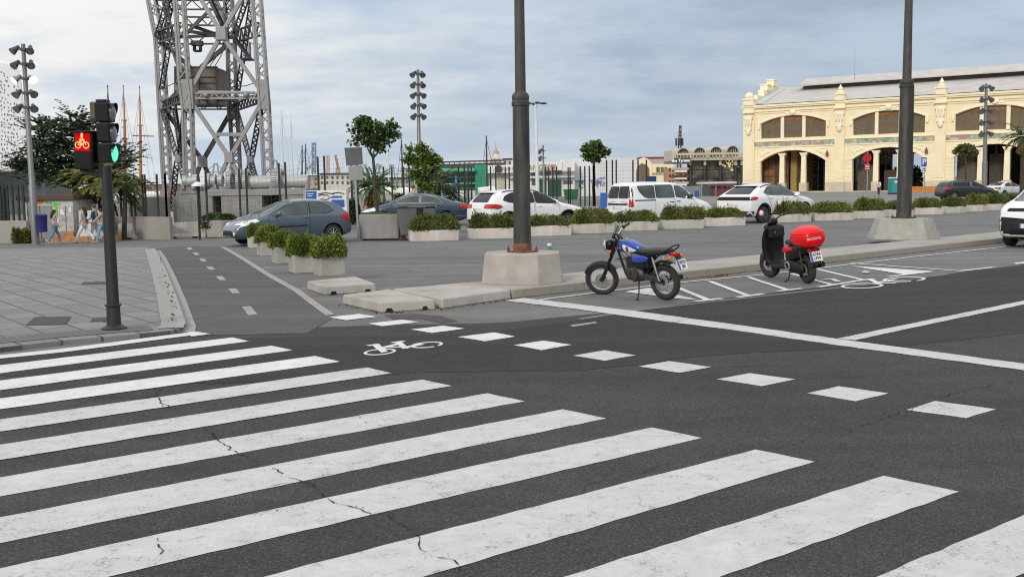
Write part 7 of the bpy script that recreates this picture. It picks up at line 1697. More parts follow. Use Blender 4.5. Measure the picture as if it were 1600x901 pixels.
def portcrane(label, x, yt, wpx, m, boom=None, d=900, arch=False):
    t = bld('port_crane', label, 'crane', x, d, 'cargo cranes far across the harbour'); k = d / FOC
    mb = MB()
    if arch:
        for xx in (-.5, .5):
            mb.bar(P(x + wpx * xx, 300, d), P(x + wpx * xx * .3, yt, d), 1.0); mb.bar(P(x + wpx * xx, 300, d), P(x, yt + 16, d), .7)
        mb.bar(P(x - wpx * .2, yt, d), P(x + wpx * .2, yt, d), 1.2); mb.bar(P(x - wpx * .75, yt + 13, d), P(x + wpx * .75, yt + 13, d), .8); mb.bar(P(x, yt, d), P(x + wpx * 1.2, yt + 15, d), .5); mb.bar(P(x, yt, d), P(x - wpx * 1.2, yt + 15, d), .5)
    else: lattice(mb, P(x, 302, d), P(x, yt, d), wpx * k, 1.0, .6, 1.1)
    mb.build('tower', m, t, world=True)
    if boom:
        mb = MB(); lattice(mb, P(*boom[:2], d), P(*boom[2:4], d), 1.6, .5, .3, 1.5); mb.bar(P(x, yt, d), P(*boom[2:4], d), .4); mb.build('boom', m, t, world=True)
portcrane('distant steel-blue harbour crane tower with raised boom', 490.5, 223, 4.5, M_pc, (490, 256, 478, 266))
portcrane('distant tan harbour crane left of the orange one', 512, 242, 3.2, M_pt)
portcrane('distant orange harbour crane with leaning jib', 528, 262, 4.5, M_po, (529, 265, 524, 242))
portcrane('distant blue cargo crane seen under the crane legs on the left', 337, 256, 16, M_pc, None, 800, True)
portcrane('distant blue cargo crane seen under the crane legs on the right', 362, 257, 14, M_pc, None, 800, True)
portcrane('distant blue cargo crane just right of the crane leg', 430, 251, 14, M_pc, None, 800, True)
portcrane('distant blue cargo crane behind the palm of the big planter', 590, 257, 14, M_pc, None, 900, True)
portcrane('distant blue cargo crane further right behind the palm', 612, 258, 16, M_pc, None, 900, True)
# low far shore
mb = MB(); 
for s in ((-1500, -30, 5), (-30, 900, 4)): mb.span(s[0], s[1], 1000, 1040, -2, s[2])
o = mb.build('far_shore', pbr('far_shore', (.22, .24, .25), .9), None); struct(o)
# ------------------------------------------------------------------ leaves, shrubs, trees
M_leaf_h = pbr('shrub_leaf', (.155, .205, .040), .6, var=.38, scale=3.5, objvar=.22, island=.6, spec=.3)
M_leaf_o = pbr('oleander_leaf', (.125, .152, .040), .6, var=.38, scale=3.0, objvar=.25, island=.6, spec=.3)
M_leaf_t = pbr('tree_leaf', (.055, .092, .020), .5, var=.35, scale=1.2, island=.55, spec=.4)
M_leaf_l = pbr('light_leaf', (.095, .150, .028), .5, var=.3, scale=1.2, island=.55, spec=.4)
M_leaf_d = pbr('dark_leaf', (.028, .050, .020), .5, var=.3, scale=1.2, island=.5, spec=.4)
M_palm = pbr('palm_leaf', (.065, .095, .022), .5, var=.3, scale=1.2, island=.4)
M_palmd = pbr('palm_leaf_dry', (.22, .12, .045), .8, var=.3, scale=1.2, island=.4)
M_bark = pbr('bark', (.055, .042, .032), .9, var=.3, scale=6, bump=.4, bscale=30)
M_soil = pbr('soil', (.045, .032, .022), .95, var=.3, scale=8)
M_grass = pbr('short_grass', (.06, .13, .02), .8, var=.3, scale=8, island=.4)
def leafq(bm, c, s, q, asp=.45, up=None):
    d = up if up is not None else V((q.gauss(0, 1), q.gauss(0, 1), q.gauss(0, 1) + .3)); d = d.normalized()
    a = d.orthogonal().normalized(); a = Quaternion(d, q.uniform(0, 6.28)) @ a
    b = d * s; w = a * s * asp
    vs = [bm.verts.new(p) for p in (c - w * .15, c + b * .45 + w, c + b, c + b * .45 - w)]
    bm.faces.new(vs)
def shrub_mesh(name, sx, sy, h, n, ls, seed, mat, twig=True, box=.6, clump=60):
    """a bushy mass: a lumpy dome of leaf sprays round a twiggy core"""
    q = random.Random(seed); bm = bmesh.new(); e = box; lumps = [(q.uniform(0, 6.283), q.uniform(.1, 1.2), q.uniform(-.14, .16)) for k in range(9)]
    def shell(t, f):
        w = 1 + sum(a_ * math.exp(-(((t - tt + 3.1416) % 6.2832 - 3.1416) ** 2 / .3 + (f - ff) ** 2 / .25)) for tt, ff, a_ in lumps)
        c, s_ = math.cos(t), math.sin(t); r = math.cos(f * .5) ** .55 if f < 3.1 else 0
        return V((math.copysign(abs(c) ** e, c) * sx * math.cos(f) ** .5 * w, math.copysign(abs(s_) ** e, s_) * sy * math.cos(f) ** .5 * w, h * (.12 + .86 * math.sin(f)) * w))
    for k in range(n):
        t = q.uniform(0, 6.2832); f = math.asin(q.random() ** .85) * .995; p = shell(t, f); u = q.random()
        p *= 1 - .5 * u * u * u * u + q.gauss(0, .035); p.z = max(p.z, .0) - .02
        out = (p - V((0, 0, h * .15))).normalized() + V((q.gauss(0, .55), q.gauss(0, .55), q.gauss(0, .45) + .35))
        leafq(bm, p, ls * q.uniform(.55, 1.35), q, .24, out)
    for k in range(n // 90):
        t = q.uniform(0, 6.2832); f = math.asin(q.random()) * .995; p = shell(t, f) * q.uniform(1.0, 1.12)
        for j in range(7): leafq(bm, p + V((q.gauss(0, .02), q.gauss(0, .02), q.gauss(0, .02))), ls * q.uniform(.8, 1.4), q, .2, p.normalized() + V((q.gauss(0, .5), q.gauss(0, .5), .5 + q.gauss(0, .4))))
    k0 = len(bm.faces); rings = []
    for i in range(6):
        f = 1.5 * i / 5; rings.append([bm.verts.new(shell(6.2832 * j / 20, f) * .80) for j in range(20)])
    for A, B in zip(rings, rings[1:]):
        for j in range(20): bm.faces.new((A[j], A[(j + 1) % 20], B[(j + 1) % 20], B[j])).material_index = 1
    bm.faces.new(rings[-1]).material_index = 1
    me = bpy.data.meshes.new(name); bm.to_mesh(me); bm.free(); me.materials.append(mat); me.materials.append(M_twig); return me
M_twig = pbr('shrub_core', (.085, .078, .036), .95, var=.4, scale=14)
SH_SQ = [shrub_mesh('shrub', .34, .34, .52, 7500, .058, s, M_leaf_h) for s in (1, 2, 3)]
SH_LO = [shrub_mesh('shrub', .78, .42, .50, 9000, .062, 10 + s, M_leaf_o) for s in range(4)]
def addobj(name, me, parent, loc=(0, 0, 0), rz=0, sc=None):
    o = bpy.data.objects.new(name, me); COL.objects.link(o); o.parent = parent; o.location = loc; o.rotation_euler = (0, 0, rz)
    if sc: o.scale = sc
    return o
# square boxes along the bike path
ORD = ['first', 'second', 'third', 'fourth', 'fifth', 'sixth', 'seventh', 'eighth', 'ninth', 'tenth', 'eleventh', 'twelfth', 'thirteenth', 'fourteenth', 'fifteenth', 'sixteenth']
def square_planter_meshes(w, h):
    mb = MB(); o_, i_ = w / 2, w / 2 - .05
    mb.prism([(-o_, -o_), (o_, -o_), (o_, o_), (-o_, o_)], 0, h - .001)
    return mb
sqp = [(511, 433.5, 'nearest square concrete shrub box, on the loose slab beside the bike path'), (468, 426.5, 'second square concrete shrub box from the near end of the bike path row'), (438, 411.5, 'third square concrete shrub box along the bike path, middle of its row'), (414, 400, 'fourth square concrete shrub box along the bike path'), (396.5, 387.5, 'farthest square shrub box with a whiter trough beside the hatchback wheel')]
base0 = None; rowdir = (G(396, 388) - G(511, 434)); ryaw = math.atan2(rowdir.y, rowdir.x)
for i, (x, y, lab) in enumerate(sqp):
    g0 = G(x, y); z0 = .145 if i == 0 else 0.0
    if i == 0: g0 = G(509, 431, .145)
    g0 = g0 + V((.03, .24, 0)); g0.z = z0 if i == 0 else gz(g0.x, g0.y)
    w = (.47, .49, .47, .47, .44)[i]; h = (.36, .38, .38, .36, .34)[i]
    root = thing('shrub_planter', lab, 'planter', g0, ryaw - R(84), 'square shrub boxes along the bike path')
    mb = MB(); o_ = w / 2; i_ = o_ - .045
    A = mb._v([(x_ * o_, y_ * o_, 0) for x_, y_ in ((-1, -1), (1, -1), (1, 1), (-1, 1))]); B = mb._v([(x_ * o_, y_ * o_, h) for x_, y_ in ((-1, -1), (1, -1), (1, 1), (-1, 1))]); C_ = mb._v([(x_ * i_, y_ * i_, h) for x_, y_ in ((-1, -1), (1, -1), (1, 1), (-1, 1))]); D = mb._v([(x_ * i_, y_ * i_, h - .08) for x_, y_ in ((-1, -1), (1, -1), (1, 1), (-1, 1))])
    mb._f(A[::-1]); mb._f(D)
    for a, b in ((A, B), (B, C_), (C_, D)):
        for j in range(4): mb._f([a[j], a[(j + 1) % 4], b[(j + 1) % 4], b[j]])
    mb.build('trough', M_concl if i == 4 else M_conc, root, bevel=.012)
    mb = MB(); mb.span(-i_ + .004, i_ - .004, -i_ + .004, i_ - .004, h - .078, h - .05); mb.build('soil', M_soil, root)
    addobj('shrub', SH_SQ[i % 3], root, (0, 0, h - .06), i * 1.9, ((.84, .84, .80), (.80, .84, .88), (.76, .80, .78), (.84, .78, .90), (.74, .74, .80))[i])
# long low hexagonal planters
lop = [(634, 711, 377, 'first low hedge planter from the left, next to the grey wheeled bin'), (726, 800, 373.5, 'low hedge planter immediately left of the near lamp post'), (812, 889, 369, 'low hedge planter partly hidden behind the near lamp post'), (890, 957, 365, 'low hedge planter with a pink flower left of the motorcycle mirror'),
       (957, 1026, 361, 'low hedge planter behind the motorcycle handlebar'), (1030, 1099, 358, 'low hedge planter with a dark crack at its corner right of the motorcycle'), (1099, 1164, 353.5, 'low hedge planter just left of the white crossover wheel'), (1201, 1268, 347.5, 'low hedge planter with a red flower behind the scooter mirror'),
       (1268, 1335, 345, 'low hedge planter directly above the red top box'), (1335, 1384, 341.5, 'short low hedge planter left of the far lamp post'), (1384, 1430, 338.5, 'low hedge planter behind the far lamp post'), (1428, 1475, 335.5, 'low hedge planter just right of the far lamp post'), (1475, 1511, 333, 'second low hedge planter right of the far lamp post'), (1511, 1543, 330.5, 'third low hedge planter right of the far lamp post'), (1540, 1572, 328.5, 'low hedge planter above the front of the parked van at the right edge'), (1570, 1604, 326.5, 'last low hedge planter at the right edge of the picture')]
M_pl = pbr('planter_white_concrete', (.55, .51, .465), .9, objvar=.12, var=.12, scale=2.5, bump=.25, bscale=60, dirt=(.33, .27, .22), dirt_amt=.45, dscale=2.2, streak=True, spec=.25)
fl = pbr('flower_pink', (.65, .12, .12), .6, var=.2)
for i, (x0, x1, y, lab) in enumerate(lop):
    g0 = G((x0 + x1) / 2 + 3, y); k = g0.y / FOC; L = (x1 - x0) * k; qd = random.Random(i + 20)
    rz = R(qd.uniform(-7, 7)) + (.10 if i < 7 else .28); h = .35
    L = L / (math.cos(rz)) * .985; D_ = .52
    root = thing('hedge_planter', lab, 'planter', g0 + V((0, D_ + .05, 0)), rz, 'low hexagonal hedge planters along the car park')
    def hexo(s, w): return [(-L / 2 * s, -w * .62), (L * .06 * s, -w), (L / 2 * s, -w * .62), (L / 2 * s, w * .62), (L * .06 * s, w), (-L / 2 * s, w * .62)]
    mb = MB(); O0, O1, I1 = hexo(.985, D_ * .97), hexo(1.0, D_), hexo(.92, D_ * .86)
    A = mb._v([(p[0], p[1], 0) for p in O0]); B = mb._v([(p[0], p[1], h) for p in O1]); C_ = mb._v([(p[0], p[1], h) for p in I1]); D2 = mb._v([(p[0], p[1], h - .08) for p in I1])
    mb._f(A[::-1]); mb._f(D2)
    for a, b in ((A, B), (B, C_), (C_, D2)):
        for j in range(6): mb._f([a[j], a[(j + 1) % 6], b[(j + 1) % 6], b[j]])
    mb.build('trough', M_pl, root, bevel=.012)
    s = L / 1.72; o = addobj('shrub', SH_LO[i % 4], root, (0, 0, h - .07), (i % 2) * math.pi, (s * qd.uniform(.93, 1.05), 1.0, qd.uniform(.80, 1.16) * (1.0 if i < 9 else 1.10)))
    if i in (3, 7):
        f = MB(); c = V((L * .18 * (1 if i == 3 else -1.9), -.38, .20 if i == 3 else .45)) / 1
        for t in range(6): f.ell((c.x + .035 * math.cos(t), c.y - .02, c.z + .035 * math.sin(t)), (.035, .015, .03), 8, 5)
        f.build('flower', fl, o, smooth=True)
# narrow dark spacer posts between planters
# big planter with a slim tree
def tree_crown(q, clusters, n, ls, asp=.4, droop=0.0):
    bm = bmesh.new()
    for (c, r) in clusters:
        k = int(n * r[0] * r[2]); c = V(c)
        for j in range(k):
            d = V((q.gauss(0, 1), q.gauss(0, 1), q.gauss(0, 1))); d = d.normalized() * q.random() ** .38
            p = c + V((d.x * r[0], d.y * r[1], d.z * r[2]))
            leafq(bm, p, ls * q.uniform(.6, 1.3), q, asp, V((d.x + q.gauss(0, .6), d.y + q.gauss(0, .6), d.z + q.gauss(0, .6) - droop)))
    return bm
def limb(mb, a, b, r0, r1, q, wob=.06, n=5):
    a, b = V(a), V(b); pts = [a.lerp(b, i / n) + (V((q.gauss(0, wob), q.gauss(0, wob), 0)) if 0 < i < n else V()) * (b - a).length for i in range(n + 1)]
    mb.tube(pts, [r0 + (r1 - r0) * i / n for i in range(n + 1)], 7); return pts
def make_tree(root, base, fork, crown_px, d, seed, n, ls, mat, r0, name='crown', dens=None, bare=0, asp=.42, extra=0, trunkmat=None):
    """base/fork: world points; crown_px: list of (px,py,rx_px,rz_px) clusters"""
    q = random.Random(seed); k = d / FOC; cl = []
    for (x, y, rx, rz_) in crown_px:
        c = P(x, y, d) + V((0, q.uniform(-.35, .35) * rx * k, 0)); cl.append((c, (rx * k, rx * k * .9, rz_ * k)))
    mb = MB(); limb(mb, base, fork, r0, r0 * .75, q, .006, 6); mb.build('trunk', trunkmat or M_bark, root, smooth=True, world=True)
    mb = MB()
    for (c, r) in cl:
        p = limb(mb, fork, V(c) + V((0, 0, -r[2] * .1)), r0 * .55, r0 * .12, q, .05)
        for j in range(3 + extra): e = V(c) + V((q.uniform(-1, 1) * r[0], q.uniform(-1, 1) * r[1], q.uniform(-.2, 1) * r[2])) * (1.0 if not bare else 1.12); limb(mb, p[3], e, r0 * .2, r0 * .05, q, .06, 4)
    mb.build('limbs', trunkmat or M_bark, root, smooth=True, world=True)
    tips = []; tw = MB()
    for (c, r) in cl:            # twigs end in small leaf sprays; the gaps between sprays stay open
        for j in range(max(8, int(30 * (r[0] * r[2]) ** .5 * (dens or 1)))):
            dd = V((q.gauss(0, 1), q.gauss(0, 1), q.gauss(0, 1))).normalized() * q.random() ** .36 * q.uniform(.85, 1.15)
            tip = V(c) + V((dd.x * r[0], dd.y * r[1], dd.z * r[2])); tips.append((tip, dd, min(r[0], r[2]) * .17 + .05))
            tw.tube([V(c) + V((0, 0, -r[2] * .3)), (V(c) + tip) / 2 + V((q.gauss(0, .05), q.gauss(0, .05), 0)), tip], [r0 * .10, r0 * .07, .006], 4)
    tw.build('twigs', trunkmat or M_bark, root, world=True)
    bm = bmesh.new()
    for (tip, dd, sg) in tips:
        for j in range(max(4, int(n / len(tips) * q.uniform(.5, 1.5)))):
            p = tip + V((q.gauss(0, 1), q.gauss(0, 1), q.gauss(0, .75))) * sg
            leafq(bm, p, ls * q.uniform(.6, 1.3), q, asp, V((dd.x + q.gauss(0, .7), dd.y + q.gauss(0, .7), dd.z + q.gauss(0, .7))))
    me = bpy.data.meshes.new(name); bm.transform(TM[root.name].inverted()); bm.to_mesh(me); bm.free(); me.materials.append(mat); addobj(name, me, root); return root
g0 = G(593, 375.5); g0 = g0 + V((0, .45, 0)); d = g0.y
root = thing('tree_planter', 'big grey concrete planter holding a slim dark tree, left of the wheeled bin', 'planter', g0)
k = d / FOC; w = 61 * k; zt = P(590, 335, d - .45).z
mb = MB(); o_, dp = w / 2, .48
A = [(-o_ + .06, -dp), (o_ - .06, -dp), (o_, -dp + .06), (o_, dp), (-o_, dp), (-o_, -dp + .06)]
mb.prism(A, .05, zt - .001, [(p[0] * 1.02, p[1] * 1.02) for p in A]); mb.build('planter_box', M_concg, root, bevel=.02)
mb = MB(); mb.span(-o_ * .8, o_ * .8, -dp * .8, dp * .8, 0, .05); mb.build('foot', M_black, root)
q = random.Random(3); bm = bmesh.new()
for j in range(900): leafq(bm, V((q.uniform(-o_ * .95, o_ * .95), q.uniform(-dp * .9, dp * .9), zt)), .07, q, .12, V((q.gauss(0, .5), q.gauss(0, .5), 1)))
me = bpy.data.meshes.new('grass'); bm.to_mesh(me); bm.free(); me.materials.append(M_grass); o = addobj('grass', me, root); o['kind'] = 'stuff'
make_tree(root, P(590, 337, d), P(583, 247, d), [(562, 212, 17, 13), (582, 200, 19, 16), (602, 208, 15, 14), (590, 222, 16, 10), (572, 192, 13, 9)], d, 5, 2400, .125, M_leaf_t, .062, bare=1, extra=4, dens=.8)
# ragged tree by the mast
def fresh(name, label, cat, x, d, group=None): p = P(x, 320, d); return thing(name, label, cat, (p.x, d, gz(p.x, d)), 0, group)
d = 56; t = fresh('street_tree', 'ragged light green tree in front of the floodlight mast', 'tree', 660, d)
make_tree(t, V((P(661, 320, d).x, d, 0)), P(660, 280, d), [(652, 238, 13, 12), (668, 246, 18, 13), (662, 262, 19, 14), (678, 256, 10, 10), (643, 249, 7, 7), (666, 278, 12, 12)], d, 8, 2400, .19, M_leaf_l, .11, bare=1, extra=2, dens=.6)
d = 68; t = fresh('street_tree', 'small round-headed tree on a thin trunk left of the white van', 'tree', 928, d)
make_tree(t, V((P(928, 320, d).x, d, 0)), P(928, 254, d), [(920, 237, 11, 9), (936, 237, 12, 9), (928, 230, 13, 8), (928, 245, 12, 6)], d, 9, 4600, .17, M_leaf_t, .12, dens=1.5)
d = 116; t = fresh('street_tree', 'small flat-topped tree in front of the third shed arch', 'tree', 1509, d)
make_tree(t, V((P(1509, 310, d).x, d, 0)), P(1508, 246, d), [(1500, 234, 8, 5), (1510, 232, 9, 6), (1519, 236, 8, 5)], d, 10, 2000, .26, pbr('olive_leaf', (.10, .11, .03), .6, var=.3, island=.5), .12)
# dark pinnate tree behind the cabin on the left
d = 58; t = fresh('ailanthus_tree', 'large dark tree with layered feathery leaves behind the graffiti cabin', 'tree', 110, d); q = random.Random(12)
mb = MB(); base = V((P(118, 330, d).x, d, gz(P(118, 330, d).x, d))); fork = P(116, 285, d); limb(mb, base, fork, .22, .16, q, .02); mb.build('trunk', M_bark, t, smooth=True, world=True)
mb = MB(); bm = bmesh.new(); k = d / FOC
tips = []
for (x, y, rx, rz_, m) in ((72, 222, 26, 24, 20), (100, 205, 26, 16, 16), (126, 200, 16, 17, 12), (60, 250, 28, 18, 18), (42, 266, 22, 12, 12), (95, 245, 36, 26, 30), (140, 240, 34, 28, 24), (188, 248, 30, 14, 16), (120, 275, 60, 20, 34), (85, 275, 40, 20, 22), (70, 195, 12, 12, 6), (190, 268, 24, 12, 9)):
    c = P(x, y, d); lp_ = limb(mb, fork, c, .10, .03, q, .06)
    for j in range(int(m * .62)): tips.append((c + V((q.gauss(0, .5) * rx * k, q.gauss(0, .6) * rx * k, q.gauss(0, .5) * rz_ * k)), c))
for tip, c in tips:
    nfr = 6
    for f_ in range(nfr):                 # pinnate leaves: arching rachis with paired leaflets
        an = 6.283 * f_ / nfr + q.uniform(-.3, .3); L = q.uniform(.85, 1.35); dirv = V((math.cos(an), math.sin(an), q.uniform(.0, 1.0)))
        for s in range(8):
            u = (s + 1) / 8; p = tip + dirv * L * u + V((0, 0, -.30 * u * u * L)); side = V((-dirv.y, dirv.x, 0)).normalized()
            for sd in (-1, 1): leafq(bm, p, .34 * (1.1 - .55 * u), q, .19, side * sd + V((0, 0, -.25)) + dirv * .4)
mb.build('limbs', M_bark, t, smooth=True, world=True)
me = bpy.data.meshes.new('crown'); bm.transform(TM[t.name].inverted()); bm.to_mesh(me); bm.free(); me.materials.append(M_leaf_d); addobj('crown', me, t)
# palms
def palm(root, top, base, n, L, r, seed, skirt=0, mat=M_palm, width=.05, up=.9, leaflets=40, lw=.17, ll=.36):
    q = random.Random(seed); mb = MB(); mb.tube([base, V(base).lerp(V(top), .5), top], [r * 1.15, r, r * .9], 12); mb.build('trunk', M_bark, root, smooth=True, world=True)
    for nm, m, cnt, el0, el1 in (('fronds', mat, n, -.25, up), ('dry_skirt', M_palmd, skirt, -1.6, -.8)):
        if not cnt: continue
        bm = bmesh.new()
        for i in range(cnt):
            an = 6.283 * (i * .618 % 1) + q.uniform(-.1, .1); el = q.uniform(el0, el1); LL = L * q.uniform(.8, 1.1) * (1 if nm == 'fronds' else .75)
            h = V((math.cos(an), math.sin(an), 0)); p = V(top); dv = h * math.cos(el) + V((0, 0, math.sin(el)))
            N = leaflets
            for s in range(N):
                u = s / N; p = p + dv * (LL / N); dv = (dv + V((0, 0, -1.15 / N * (0.6 + u)))).normalized(); side = dv.cross(V((0, 0, 1))).normalized() if abs(dv.z) < .98 else V((1, 0, 0))
                if u < .12: continue
                for sd in (-1, 1): leafq(bm, p, ll * L * .5 * (1 - .6 * abs(u - .45)), q, lw * .5, side * sd * .8 + dv * .6 + V((0, 0, -.25 + q.uniform(-.1, .1))))
        me = bpy.data.meshes.new(nm); bm.transform(TM[root.name].inverted()); bm.to_mesh(me); bm.free(); me.materials.append(m); addobj(nm, me, root)
d = 56.0; t = fresh('palm_tree', 'yellow-green feather palm behind the signal pole and the walkers', 'palm', 162, d); palm(t, P(160, 288, d), V((P(161, 340, d).x, d, -.85)), 90, 2.5, .22, 4, 12, pbr('palm_yellow', (.15, .16, .03), .5, var=.3, island=.4), up=1.4)
d = 54.5; t = fresh('palm_tree', 'second small feather palm at the right of the palm by the signal pole', 'palm', 198, d); palm(t, P(196, 290, d), V((P(192, 340, d).x, d, -.85)), 20, 1.6, .12, 14, 0, M_palm)
d = 50; t = fresh('palm_tree', 'short palm with a rusty brown skirt behind the big planter', 'palm', 583, d); palm(t, P(583, 292, d), V((P(583, 330, d).x, d, 0)), 46, 1.35, .26, 6, 60, pbr('palm_fan', (.06, .11, .025), .5, var=.3, island=.4), up=1.3)
d = 60; t = fresh('palm_tree', 'bushy green palm behind the dark blue saloon', 'palm', 690, d); palm(t, P(683, 290, d), V((P(684, 330, d).x, d, 0)), 46, 1.7, .22, 7, 0, M_palm, up=1.3)
t = fresh('palm_tree', 'low broad palm just right of the bushy one behind the dark blue saloon', 'palm', 702, 58.5); d = 58.5; palm(t, P(702, 308, d), V((P(702, 330, d).x, d, 0)), 30, 1.1, .15, 17, 0, M_palm, up=1.3)
d = 88; t = fresh('palm_tree', 'palm with drooping dry fronds cut by the right edge', 'palm', 1597, d); palm(t, P(1600, 213, d), V((P(1598, 310, d).x, d, 0)), 40, 1.9, .24, 11, 60, M_palm, up=1.1)
# background shrubs
def bush(label, x, y, wpx, hpx, d, n, ls, mat, seed):
    p = P(x, y, d); z = gz(p.x, d); k = d / FOC; t = thing('bush', label, 'bush', (p.x, d, min(z, p.z)), 0)
    me = shrub_mesh('foliage', wpx * k / 2, wpx * k / 2.4, hpx * k + max(0, 0), n, ls, seed, mat, clump=40); addobj('foliage', me, t)
    mb = MB(); q = random.Random(seed)
    for j in range(7): limb(mb, (0, 0, 0), (q.uniform(-.4, .4) * wpx * k, q.uniform(-.3, .3), hpx * k * .8), .03, .01, q)
    mb.build('stems', M_bark, t); return t
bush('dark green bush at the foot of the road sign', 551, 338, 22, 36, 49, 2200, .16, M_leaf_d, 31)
bush('green bush between the big planter palm and the information board', 603, 335, 26, 26, 53, 1800, .16, M_leaf_t, 32)
bush('low bush behind the man near the dark blue saloon', 632, 335, 22, 34, 55, 1800, .17, M_leaf_d, 33)
bush('spiky yellow-green weeds in front of the crane deck behind the hatchback bonnet', 392, 345, 44, 17, 48.5, 2200, .16, pbr('weed_leaf', (.11, .12, .03), .6, var=.3, island=.5), 34)
bush('tuft of weeds at the foot of the graffiti cabin', 35, 379, 20, 20, 51.6, 1200, .2, pbr('weed_leaf', (.11, .12, .03), .6, var=.3, island=.5), 35)
bush('yellow-leaved shrub behind the second winch near the plan board', 494, 330, 18, 48, 56, 1800, .18, pbr('yellow_leaf', (.20, .17, .035), .6, var=.3, island=.5), 36)
bush('bush behind the small arches at the far left near the floodlight mast', 62, 318, 50, 26, 62, 1500, .2, M_leaf_d, 37)
for i, (x, y) in enumerate(((1372, 300), (1415, 300))): bush('dark tree mass seen through the shed arch %s' % ('behind the toilet cabin' if i else 'behind the no stopping sign'), x, y, 40, 40, 178, 1800, .55, M_leaf_t, 40 + i)
# planter with trailing plant by the barriers
a = G(343, 371.5); t = thing('square_planter', 'square concrete planter with a trailing plant at the end of the barriers', 'planter', a + V((0, .5, 0)), R(-6)); w = 1.25; h = 27.5 * a.y / FOC
mb = MB(); mb.prism([(-w / 2, -.5), (w / 2, -.5), (w / 2, .5), (-w / 2, .5)], .03, h, [(-w / 2 * 1.12, -.56), (w / 2 * 1.12, -.56), (w / 2 * 1.12, .56), (-w / 2 * 1.12, .56)]); mb.build('planter_box', M_conc, t, bevel=.02)
me = shrub_mesh('trailing_plant', .75, .5, .30, 2400, .12, 51, M_leaf_t, clump=30); addobj('trailing_plant', me, t, (-.1, 0, h))
q = random.Random(6); bm = bmesh.new()
for j in range(340): leafq(bm, V((-.68 + q.gauss(0, .14), -.5 + q.gauss(0, .10), h - q.random() * .42)), .12, q, .3)
me = bpy.data.meshes.new('hanging_stems'); bm.to_mesh(me); bm.free(); me.materials.append(M_leaf_t); addobj('hanging_stems', me, t)

# ------------------------------------------------------------------ the graffiti cabin
d = 53.0; L = lambda x, y, dd=d: P(x, y, dd)
z0 = gz(L(80, 370).x, d); a, b = L(37, 302), L(117, 378)
c = thing('substation_cabin', 'white electrical cabin with grey doors and orange and green graffiti behind the walkers', 'cabin', ((a.x + b.x) / 2, d, z0))
zt = L(78, 305).z
mb = MB(); mb.span(a.x, b.x, d, d + 2.6, z0, zt - .25); mb.build('wall', pbr('cabin_wall', (.56, .555, .53), .85, var=.06, scale=1.0, dirt=(.30, .28, .26), dirt_amt=.5, dscale=1.5), c, world=True)
mb = MB(); mb.span(a.x - .35, b.x + .12, d - .18, d + 2.8, zt - .25, zt + .02); mb.build('roof', pbr('cabin_roof', (.10, .055, .045), .8, var=.15), c, bevel=.03, world=True)
M_gdoor = pbr('cabin_door', (.25, .255, .265), .6, var=.08, dirt=(.15, .15, .15), dirt_amt=.4)
for (x0, x1, y0, y1, m) in ((44, 84, 321.5, 372, M_gdoor), (91, 116.5, 322, 361, pbr('cabin_door_scribbled', (.36, .37, .33), .7, var=.3, scale=4, dirt=(.55, .56, .52), dirt_amt=.8, dscale=6))):
    p, r_ = L(x0, y0), L(x1, y1); mb = MB(); mb.span(p.x, r_.x, d - .05, d - .004, r_.z, p.z); o = mb.build('door', m, c, bevel=.008, world=True)
    mb = MB(); mb.span((p.x + r_.x) / 2 - .012, (p.x + r_.x) / 2 + .012, d - .06, d - .051, r_.z, p.z); mb.xform(TM[c.name].inverted()); mb.build('door_joint', M_black, o)
for (x, y, pts) in ((98, 331, [(-3, -5), (0, -4), (4, 3), (3, 5), (-3, 4)]), (110, 329, [(-2, -5), (2, -5), (2.2, 3), (-1, 2), (-2, 4)])):
    mb = MB(); mb.slabxz([(L(x + u, y + v).x, L(x + u, y + v).z) for u, v in pts], d - .065, d - .056); mb.build('poster', M_white, c, world=True)
def blob(name, m, els):
    for i, (x, y, rx, rz_) in enumerate(els):
        mb = MB(); k = d / FOC; p = L(x, y); mb.lathe([(0, 0), (1, 0), (1, .004), (0, .004)], (0, 0, 0), 'Y', 18); 
        vs = list(mb.bm.verts)[-72:]
        for v in vs: v.co = V((p.x + v.co.x * rx * k, d - .012 - i * .0015 + v.co.y, p.z + v.co.z * rz_ * k))
        mb.build(name, m, c, world=True)
blob('orange_graffiti', pbr('graffiti_orange', (.50, .17, .02), .7), [(61, 315.5, 7.5, 4), (54, 316, 5, 3)])
blob('green_graffiti', pbr('graffiti_green', (.10, .50, .06), .7), [(73, 316.5, 3.5, 2.6), (79, 317.5, 3, 2), (86, 320, 3, 3.5), (92, 318.5, 3, 1.6), (88, 326, 1.6, 6), (89, 334, 1.2, 5), (44, 332, 2, 6)])
blob('black_tag', M_black, [(41, 315, 1.5, .6), (48, 316.5, .8, 1.8), (45, 362, 1.5, .5), (43, 317, .6, 1.2), (59, 327, 1, 1)])
mb = MB(); p, r_ = L(86, 362.5), L(117, 377); mb.span(p.x, r_.x + .1, d - .4, d - .06, z0 - .1, p.z); mb.build('brick_plinth', pbr('brick_orange', (.42, .20, .09), .85, var=.25, scale=6), c, bevel=.02, world=True)
mb = MB(); p, r_ = L(47, 370), L(77, 380); mb.span(p.x, r_.x, d - .9, d - .4, z0 - .1, p.z - .1); mb.build('kerb_block', pbr('block_ochre', (.42, .30, .17), .85, var=.2, scale=4), c, bevel=.03, world=True)
